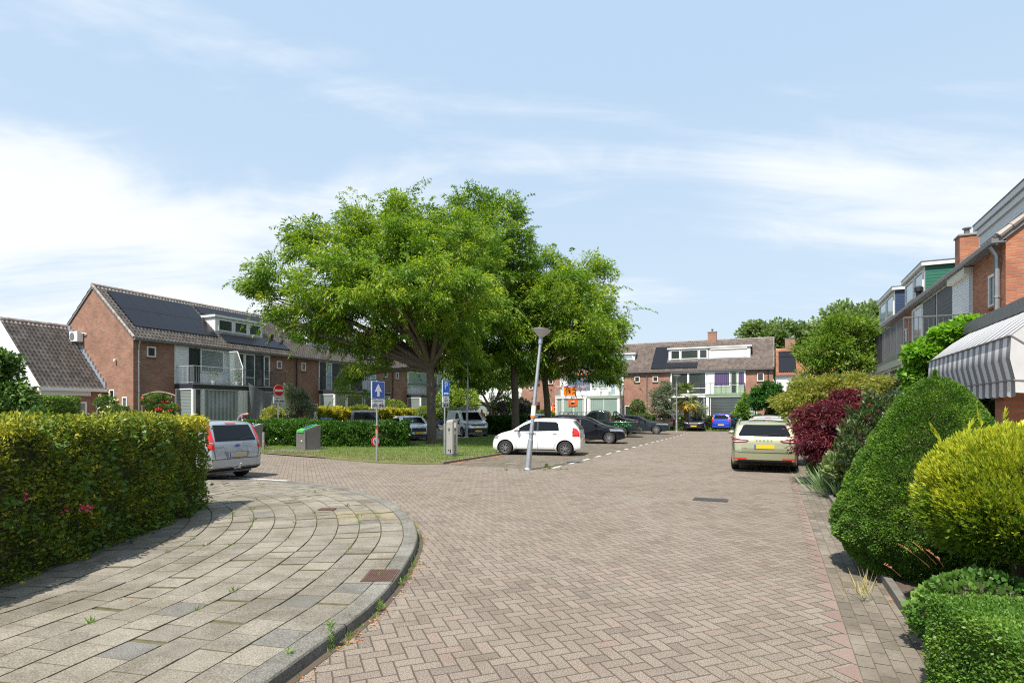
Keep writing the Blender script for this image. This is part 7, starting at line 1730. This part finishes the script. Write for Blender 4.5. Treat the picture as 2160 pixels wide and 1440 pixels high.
m.tube([(0, -.0, 2.84), (0, -.85, 2.14)], .013, 6); m.tube([(0, -.04, 2.2), (0, -.85, 2.14)], .013, 6); m.tube([(LEN, -.0, 2.84), (LEN, -.85, 2.14)], .013, 6)
m.build('frame', plain('awning_frame', (.22, .20, .20), .5), t)
# brick pier and small yellow-white parasol seen under the awning
m = MB(); p_ = W(2141, 900, 9.2); m.box(-.2, .2, -.2, .2, 0, 2.9); o = m.build('brick_pier', M_br); o.location = (p_.x, p_.y, 0); o.rotation_euler = (0, 0, AU); tag(o, 'orange brick pier standing under the awning end', 'pier')
t = thing('parasol', 'small white and yellow parasol at the right edge below the awning', 'parasol', (W(2172, 900, 7.6).x+.48, 7.6, 0)); m = MB(); m.tube([(0, 0, 0), (0, 0, 2.0)], .02, 8); m.build('pole', M_steel, t)
vs = [(0, 0, 1.98)]; fs = []; 
for i in range(12): a = i*math.pi/6; vs.append((.62*math.cos(a), .62*math.sin(a), 1.48))
fs = [(0, 1+i, 1+(i+1) % 12) for i in range(12)]; m = MB(); m.add(vs, fs); m.mi = [i % 2 for i in range(12)]; m.build('canopy', [M_white, plain('parasol_yellow', (.70, .50, .03), .7)], t)
# ---- people
def skin(verts, edges, radii, name, mat, parent, sub=2):
    me = bpy.data.meshes.new(name); me.from_pydata(verts, edges, []); o = bpy.data.objects.new(name, me); COL.objects.link(o)
    sk = o.modifiers.new('skin', 'SKIN'); o.modifiers.new('sub', 'SUBSURF').levels = sub
    if not me.skin_vertices:
        bm = bmesh.new(); bm.from_mesh(me); bm.verts.layers.skin.verify(); bm.to_mesh(me); bm.free()
    for i, r in enumerate(radii): sv = me.skin_vertices[0].data[i]; sv.radius = (r, r) if not hasattr(r, '__len__') else r; sv.use_root = (i == 0)
    bpy.context.view_layer.update(); ev = o.evaluated_get(bpy.context.evaluated_depsgraph_get()); m2 = bpy.data.meshes.new_from_object(ev); m2.materials.clear()
    bpy.data.objects.remove(o); return link(name, m2, mat, parent, smooth=True)
M_skin = plain('skin', (.42, .22, .15), .6, noise=.05)
def person(label, loc, rz, J, shirt, trousers, hair):
    """J: joints in local metres, facing +x"""
    t = thing('person', label, 'person', loc, rz); P_ = J
    names = ['pelvis', 'waist', 'chest', 'neck', 'head', 'crown']; rad = dict(pelvis=.135, waist=.125, chest=.15, neck=.06, head=.092, crown=.075)
    vs = [P_[n] for n in names]; ed = [(0, 1), (1, 2), (2, 3), (3, 4), (4, 5)]; rr = [rad[n] for n in names]
    for s_ in ('l', 'r'):
        k = len(vs); vs += [P_[s_+n] for n in ('shoulder', 'elbow', 'wrist', 'palm')]; rr += [.062, .045, .032, .036]; ed += [(2, k), (k, k+1), (k+1, k+2), (k+2, k+3)]
        w_ = Vector(P_[s_+'palm']); d = (w_-Vector(P_[s_+'wrist'])).normalized(); sd = d.cross(Vector((0, 0, 1))); sd = sd.normalized() if sd.length > .1 else Vector((0, 1, 0))
        for i, (a, ln) in enumerate(((-.9, .065), (-.45, .08), (0, .085), (.45, .078), (1.6, .055))):
            k2 = len(vs); vs += [tuple(w_+d*.03+sd*(a*.024)), tuple(w_+d*(.03+ln)+sd*(a*.03)+Vector((0, 0, -.015)))]; rr += [.010, .008]; ed += [(k+3, k2), (k2, k2+1)]
        k = len(vs); vs += [P_[s_+n] for n in ('hip', 'knee', 'ankle', 'toe')]; rr += [.085, .06, .042, .035]; ed += [(0, k), (k, k+1), (k+1, k+2), (k+2, k+3)]
    skin(vs, ed, rr, 'body', M_skin, t, 1)
    vs = [P_['pelvis'], P_['waist'], P_['chest'], tuple(Vector(P_['chest']).lerp(Vector(P_['neck']), .6))]; ed = [(0, 1), (1, 2), (2, 3)]; rr = [.155, .15, .178, .10]
    for s_ in ('l', 'r'): k = len(vs); a = Vector(P_[s_+'shoulder']); e = Vector(P_[s_+'elbow']); vs += [tuple(a), tuple(a.lerp(e, .7))]; ed += [(2, k), (k, k+1)]; rr += [.082, .066]
    skin(vs, ed, rr, 'shirt', shirt, t, 1)
    vs = [P_['pelvis']]; ed = []; rr = [.15]
    for s_ in ('l', 'r'): k = len(vs); vs += [P_[s_+'hip'], P_[s_+'knee'], P_[s_+'ankle']]; ed += [(0, k), (k, k+1), (k+1, k+2)]; rr += [.10, .078, .065]
    skin(vs, ed, rr, 'trousers', trousers, t, 1)
    h = Vector(P_['head']); c = Vector(P_['crown']); d = (c-h).normalized(); skin([tuple(h+d*.03+(Vector((-.03, 0, 0)) if abs(d.z) > .7 else Vector((-.01, 0, .03)))), tuple(c+d*.015)], [(0, 1)], [.09, .084], 'hair', hair, t, 1)
    return t
Jb = dict(pelvis=(0, 0, .95), waist=(.07, 0, 1.14), chest=(.27, 0, 1.36), neck=(.42, 0, 1.42), head=(.53, 0, 1.42), crown=(.62, 0, 1.38),
          lshoulder=(.32, .18, 1.34), lelbow=(.40, .22, 1.05), lwrist=(.55, .20, .84), lpalm=(.60, .19, .80), rshoulder=(.32, -.18, 1.34), relbow=(.38, -.22, 1.05), rwrist=(.50, -.2, .80), rpalm=(.55, -.19, .77),
          lhip=(0, .10, .88), lknee=(.05, .11, .48), lankle=(-.02, .11, .08), ltoe=(.14, .12, .04), rhip=(0, -.10, .88), rknee=(.03, -.11, .48), rankle=(-.04, -.11, .08), rtoe=(.12, -.12, .04))
Js = dict(pelvis=(0, 0, .98), waist=(0, 0, 1.15), chest=(0, 0, 1.38), neck=(.01, 0, 1.55), head=(.02, 0, 1.66), crown=(.02, 0, 1.76),
          lshoulder=(0, .20, 1.44), lelbow=(-.02, .27, 1.15), lwrist=(.12, .26, .95), lpalm=(.15, .26, .89), rshoulder=(0, -.20, 1.44), relbow=(-.02, -.27, 1.15), rwrist=(.12, -.26, .95), rpalm=(.15, -.26, .89),
          lhip=(0, .10, .93), lknee=(.03, .11, .50), lankle=(0, .12, .08), ltoe=(.15, .13, .04), rhip=(0, -.10, .93), rknee=(.02, -.11, .50), rankle=(-.02, -.12, .08), rtoe=(.13, -.13, .04))
b = W(503, 900, 31.6); 
M_hair = plain('brown_hair', (.16, .085, .05), .8); M_jeans = plain('dark_trousers', (.04, .05, .07), .85)
person('person in mauve T-shirt bending forward over a wooden workbench', (b.x, b.y, .17), R(-8), Jb, plain('mauve_shirt', (.22, .15, .19), .85), M_jeans, M_hair)
t = thing('workbench', 'low wooden workbench below the bending person', 'workbench', (b.x+1.15, b.y+.15, .06), R(-8)); MB().box(-.62, .75, -.35, .35, .78, .84).build('top', plain('plywood', (.36, .22, .12), .7), t)
for sx in (-.55, .68):
    for sy in (-.3, .3): MB().box(sx-.03, sx+.03, sy-.03, sy+.03, 0, .778).build('leg', plain('plywood', (0,)*3), t)
MB().box(-.1, .5, -.2, .2, .842, .95).build('grey_crate', plain('crate_grey', (.30, .31, .33), .6), t)
b = W(1016, 900, 42.5); person('person in orange vest standing by the white van', (b.x, b.y, .12), R(-70), Js, plain('orange_vest', (.85, .22, .02), .7), M_jeans, M_hair)
# ---- covered scooter and odd things by the hedge
t = thing('scooter', 'parked scooter half under a dark blue cover behind the trunk', 'scooter', tuple(W(932, 905, 34).to_2d())+(0,), R(160))
m = MB(); 
for x in (-.6, .62): m.lathe([(.12, -.05), (.24, -.05), (.26, 0), (.24, .05), (.12, .05)], (x, 0, .26), 18, 'y')
m.build('wheel', M_tyre, t, smooth=True)
m = MB(); m.prism([(-.75, .45), (-.45, .35), (.25, .30), (.45, .75), (.60, 1.05), (.45, 1.08), (.15, .55), (-.1, .60), (-.2, .82), (-.8, .85)], -.15, .15, 'xz'); m.build('bodywork', plain('scooter_silver', (.45, .46, .47), .3, metal=.6), t)
vs = []; fs = []
for i in range(15):
    for j in range(11):
        x = -1.0+1.5*i/14; y = -.45+.9*j/10; z = 1.22-.55*abs(y)**1.3*1.2-.12*(x+.3)**2+.05*math.sin(x*9+y*7); vs.append((x, y, z))
for i in range(14):
    for j in range(10): k = i*11+j; fs.append((k, k+11, k+12, k+1))
m = MB(); m.add(vs, fs); m.build('cover', plain('navy_tarp', (.012, .025, .10), .6, noise=.3, nscale=5), t, smooth=True, fix=False)
t = thing('water_tank', 'small white tank with blue lid behind the laurel hedge', 'tank', tuple(W(688, 905, 33).to_2d())+(0,), R(20)); m = MB(); m.lathe([(0, .5), (.34, .5), (.38, .7), (.36, 1.15), (.3, 1.2)], (0, 0, 0), 20); m.tube([(0, 0, 0), (0, 0, .5)], .05, 6); m.build('barrel', M_sw, t, smooth=True)
m = MB(); m.lathe([(.37, 1.16), (.39, 1.18), (.36, 1.36), (0, 1.40)], (0, 0, 0), 20); m.build('lid', plain('lid_bright_blue', (.03, .14, .42), .5), t, smooth=True)
t = thing('stepladder', 'white stepladder leaning behind the laurel hedge', 'ladder', tuple(W(664, 905, 33).to_2d())+(0,), R(10)); m = MB()
for sy in (-.2, .2): m.tube([(-.25, sy, 0), (.05, sy*.8, 1.75)], .025, 6); m.tube([(.35, sy, 0), (.05, sy*.8, 1.75)], .02, 6)
for i in range(6): f = (i+1)/7; m.tube([(-.25+.3*f, -.2, 1.75*f), (-.25+.3*f, .2, 1.75*f)], .02, 6)
m.build('frame', M_white, t)
# ---- wooden/concrete garden posts behind the hedge
for i, px in enumerate((649, 718)):
    p = W(px, 900, 33.6); m = MB(); m.box(-.09, .09, -.09, .09, 0, 1.45 if i == 0 else 1.1); o = m.build('garden_post', plain('post_concrete', (.30, .28, .25), .9)); o.location = (p.x, p.y, 0); tag(o, 'short grey garden post '+('left' if i == 0 else 'right')+' of the blue-lidded tank', 'post')
# ---- flags and bunting at the far end house (local frame of that house)
FO = Vector(frow(3)); FX = V; FY = -U
def fp(x, out, z): return FO+FX*x+FY*out+Vector((0, 0, z))
def flag(label, x0, x1, z0, z1, out, mat, extra, lab='flag', sag=.06):
    n = 14; vs = []; fs = []
    for i in range(n+1):
        for j in range(5):
            f = i/n; g_ = j/4; p = fp(x0+(x1-x0)*f, out+.03*math.sin(f*11+g_*2), z1-(z1-z0)*g_-sag*math.sin(math.pi*f)*(1-g_*.5)); vs.append(tuple(p-FO))
    for i in range(n):
        for j in range(4): k = i*5+j; fs.append((k, k+1, k+6, k+5))
    t = thing('flag', label, 'flag', tuple(FO)); m = MB(); m.add(vs, fs); 
    o = m.build('cloth', mat, t, fix=False); m2 = MB()
    for q in extra: m2.v = []; m2.f = []; m2.mi = []; q(t, x0, x1, z0, z1, out)
    return t
def stripes3(t, x0, x1, z0, z1, out):
    for c, a in ((M_red, 0), (M_sw, .045), (plain('flag_blue', (.03, .08, .40), .6), .09)):
        m = MB(); 
        for i in range(8):
            f0, f1 = i/8, (i+1)/8; p = [fp(x0+(x1-x0)*f0, out+.05, z1-a-.06*math.sin(math.pi*f0)+.05), fp(x0+(x1-x0)*f1, out+.05, z1-a-.06*math.sin(math.pi*f1)+.05)]
            q = [v_-Vector((0, 0, .045)) for v_ in p]; m.add([tuple(v_-FO) for v_ in (p[0], p[1], q[1], q[0])], [(0, 1, 2, 3)])
        m.build('stripe', c, t, fix=False)
def lion(t, x0, x1, z0, z1, out):
    cx, cz = (x0+x1)/2, (z0+z1)/2-.05; m = MB(); 
    for a, b in (((0, -.18), (0, .12)), ((0, .05), (-.16, .14)), ((0, .0), (-.15, -.04)), ((0, -.12), (-.14, -.22)), ((0, -.15), (.09, -.26)), ((.02, -.1), (.16, .0)), ((.16, 0), (.12, .16))):
        m.tube([fp(cx+a[0], out+.05, cz+a[1])-FO, fp(cx+b[0], out+.05, cz+b[1])-FO], .03, 5)
    m.tube([fp(cx-.02, out+.05, cz+.14)-FO, fp(cx-.05, out+.05, cz+.2)-FO], .055, 6); m.build('lion_emblem', M_ink, t)
t = flag('bright orange flag with black lion hung on the far balcony rail', 3.55, 5.0, 3.52, 4.55, BD+.03, M_org, [stripes3, lion])
text('flag_text', 'HOLLAND', .2, M_ink, t, tuple(fp(4.28, BD+.12, 4.22)-FO), (math.pi/2, 0, AV), ext=.002)
def badge(t, x0, x1, z0, z1, out):
    cx, cz = (x0+x1)/2, (z0+z1)/2; m = MB(); m.tube([fp(cx-.2, out+.05, cz+.02)-FO, fp(cx, out+.05, cz+.08)-FO, fp(cx+.22, out+.05, cz+.03)-FO], .05, 6); m.build('white_emblem', M_sw, t)
    m = MB(); m.tube([fp(cx-.18, out+.08, cz-.05)-FO, fp(cx+.18, out+.08, cz-.02)-FO], .035, 6); m.build('dark_emblem', M_ink, t)
flag('deep orange flag with emblem hung in the far bay window', 4.1, 5.1, 2.35, 3.12, BD-.02, plain('deep_orange', (.62, .10, .01), .7, noise=.1), [badge])
flag('orange banner hung low left of the far end bay', 1.55, 2.5, 1.65, 2.6, .15, plain('orange_red', (.80, .16, .01), .7, noise=.1), [stripes3, badge])
t = thing('bunting', 'string of small orange pennants looped around the far balcony', 'bunting', tuple(FO)); M_o2 = M_org
paths = [[(.9, BD*.3, 4.0), (2.3, BD, 4.5), (2.6, .3, 6.1), (3.6, .35, 5.95), (6.0, .35, 6.05)], [(2.6, BD+.02, 4.48), (6.1, BD+.02, 4.42)], [(5.2, .4, 5.95), (6.1, BD, 4.5)], [(-.9, 2.2, 1.5), (.2, 2.3, 1.9), (1.4, 2.2, 1.7)]]
for pth in paths:
    pts = [fp(*q)-FO for q in pth]; m = MB(); m.tube(pts, .008, 4); m.build('string', M_sw, t)
    m = MB()
    for a, b in zip(pts[:-1], pts[1:]):
        n = max(1, int((b-a).length/.42))
        for i in range(n):
            p = a.lerp(b, (i+.5)/n); d = (b-a).normalized()*.15; m.add([tuple(p-d), tuple(p+d), tuple(p-Vector((0, 0, .30))-FY*-.0+FY*.06)], [(0, 1, 2), (0, 2, 1)])
    m.build('pennants', M_org, t, fix=False)
m = MB()
for q in ([(0, 1.55), (.5, 1.75), (1.0, 1.6)], [(.2, 1.5), (.4, 1.35), (.8, 1.38), (.9, 1.55)], [(.45, 1.75), (.5, 1.95)]):
    m.tube([fp(3.95+a, BD-.02, b_)-FO for a, b_ in q], .02, 5)
o = m.build('window_decoration', M_zinc, fix=False); o.location = FO; tag(o, 'thin line drawing of a reclining figure stuck on the far bay window', 'window sticker')
# balcony furniture and gate at the far row
def patio_chair(loc, rz, label):
    t = thing('balcony_chair', label, 'chair', loc, rz, 'white balcony chairs'); M = M_white; 
    MB().box(-.22, .22, -.22, .22, .42, .46).build('seat', M, t); MB().box(-.22, .22, .18, .22, .5, .92).build('backrest', M, t)
    for sx in (-.2, .2):
        for sy in (-.2, .2): MB().box(sx-.02, sx+.02, sy-.02, sy+.02, 0, .418).build('leg', M, t)
F2 = Vector(frow(2)); 
def f2(x, out, z): return F2+FX*x+FY*out+Vector((0, 0, z))
patio_chair(tuple(f2(1.2, .9, SLB+.29)), AV+.5, 'white chair left of the other on the far glazed balcony'); patio_chair(tuple(f2(2.2, .8, SLB+.29)), AV-.5, 'white chair nearer the brick on the far glazed balcony')
F0 = Vector(frow(0)); t = thing('garden_gate', 'pale green slatted garden screen at the far end house', 'garden screen', tuple(F0+V*4.05-U*2.6), AV)
for i in range(7): MB().box(-.5, .5, -.02, .02, .15+i*.36, .41+i*.36).build('slat', M_greenp, t)
for sx in (-.53, .53): MB().box(sx-.04, sx+.04, -.04, .04, 0, 2.7).build('post', M_greenp, t)
# ---- balcony plants on the left row
GPn = 'potted plants on the left balconies'
for i, (x, y, lb) in enumerate(((4.15, -1.45, 'potted olive on the left balcony nearest the brick corner'), (6.0, -1.35, 'potted plant on the left balcony beside the glass screen'))):
    p = PL+U*x-V*y*1.0; t = thing('potted_plant', lb, 'potted plant', (p.x, p.y, SLB+.285), 0, GPn); m = MB(); m.lathe([(0, 0), (.13, 0), (.17, .26), (0, .26)], (0, 0, 0), 14); m.build('pot', plain('white_pot', (.5, .5, .48), .5), t)
    crown('foliage', np.array([[0, 0, .55], [.08, 0, .72], [-.07, .05, .8]]), .17, 40, .09, .4, M_gen, t, rng)
# ---- background houses and sheds
M_roofgrey = tilemat('roof_tiles_grey', (.07, .07, .075), (.12, .12, .125))
h = house('brick house with orange pantiles beyond the right end of the far row', tuple(PF+U*13+V*.3), AV, False, 'houses beyond the far row', M_bf, M_tileor, band=M_white, slab_edge=M_white, rail=None, upper=[(2.6, 6.1, 'siding')], lower=[(2.6, 6.1, 'blind')], chimney=(1.6, HALF, 10.7, .55))
solar(h, .3, .3, 1, 2, 1.9, 1.5); solar(h, .3, 3.4, 1, 1, 1.9, 1.2)
h = house('orange-roofed brick house farthest right beyond the far row', tuple(PF+U*13+V*6.5), AV, True, 'houses beyond the far row', M_bf, M_tileor, band=M_white, slab_edge=M_white, rail=None, upper=[(2.6, 6.1, 'siding')], lower=[(2.6, 6.1, 'blind')], gable=(False, True))
for i in range(5):
    h = house(('white-banded brick house glimpsed under the trees', 'brick house behind the yellow-green shrub', 'brick house glimpsed left of the buddleia', 'brick house far behind the first locust trunk', 'brick house far left beyond the row end')[i], tuple(PF-V*(32+WD*i)+U*(17-i*0.0)), AV, i % 2 == 0, 'houses glimpsed under the trees', M_bf, M_roofgrey, band=M_white, slab_edge=M_white, upper=[(2.6, 6.1, 'siding')], lower=[(2.6, 6.1, 'blind')])
g0 = PF-V*26.2-U*2.2; t = thing('garage', 'low flat-roofed brick garage with white fascia left of the far row', 'garage', tuple(g0), AV)
MB().box(-3.2, 1.0, 0, 5, 0, 2.45).build('wall', M_bf, t); MB().box(-3.35, 1.15, -.15, 5.15, 2.452, 2.85).build('fascia', M_white, t); MB().box(-3.2, -.8, -.03, -.002, .05, 2.2).build('garage_door', M_sl_white, t)
t = thing('shed', 'low garden shelter with curved dark roof by the person in orange', 'shelter', tuple(W(1012, 900, 46).to_2d())+(0,), R(-10)); vs = []
m = MB(); m.prism([(-1.4, 2.05), (-.8, 2.16), (0, 2.2), (.8, 2.14), (1.4, 2.02), (1.4, 2.08), (.8, 2.22), (0, 2.29), (-.8, 2.24), (-1.4, 2.12)], -.8, .8, 'xz'); m.build('roof', plain('dark_felt', (.06, .05, .045), .9), t)
for sx in (-1.1, 1.1):
    for sy in (-.6, .6): MB().box(sx-.05, sx+.05, sy-.05, sy+.05, 0, 2.08).build('post', plain('plywood', (0,)*3), t)
# distant green belt that closes the horizon
def belt(label, pts, n):
    P_ = []
    for (x, y, h_) in pts: 
        for _ in range(n): P_.append((x+rng.normal(0, 4), y+rng.normal(0, 2), abs(rng.normal(0, .45))*h_*.7+.6))
    P_ = np.array(P_); o = crown('distant_trees', P_, 2.0, 90, .65, .6, M_pop, None, rng, droop=0, base=.42); tag(o, kind='stuff')
belt('', [(x, 118+8*math.sin(x*.13), 8+2.5*math.sin(x*.31)) for x in range(-130, 150, 7)], 9)
belt('', [(x, 60+(-x-30)*.25, 3.4+1*math.sin(x*.5)) for x in range(-110, -34, 7)], 8)
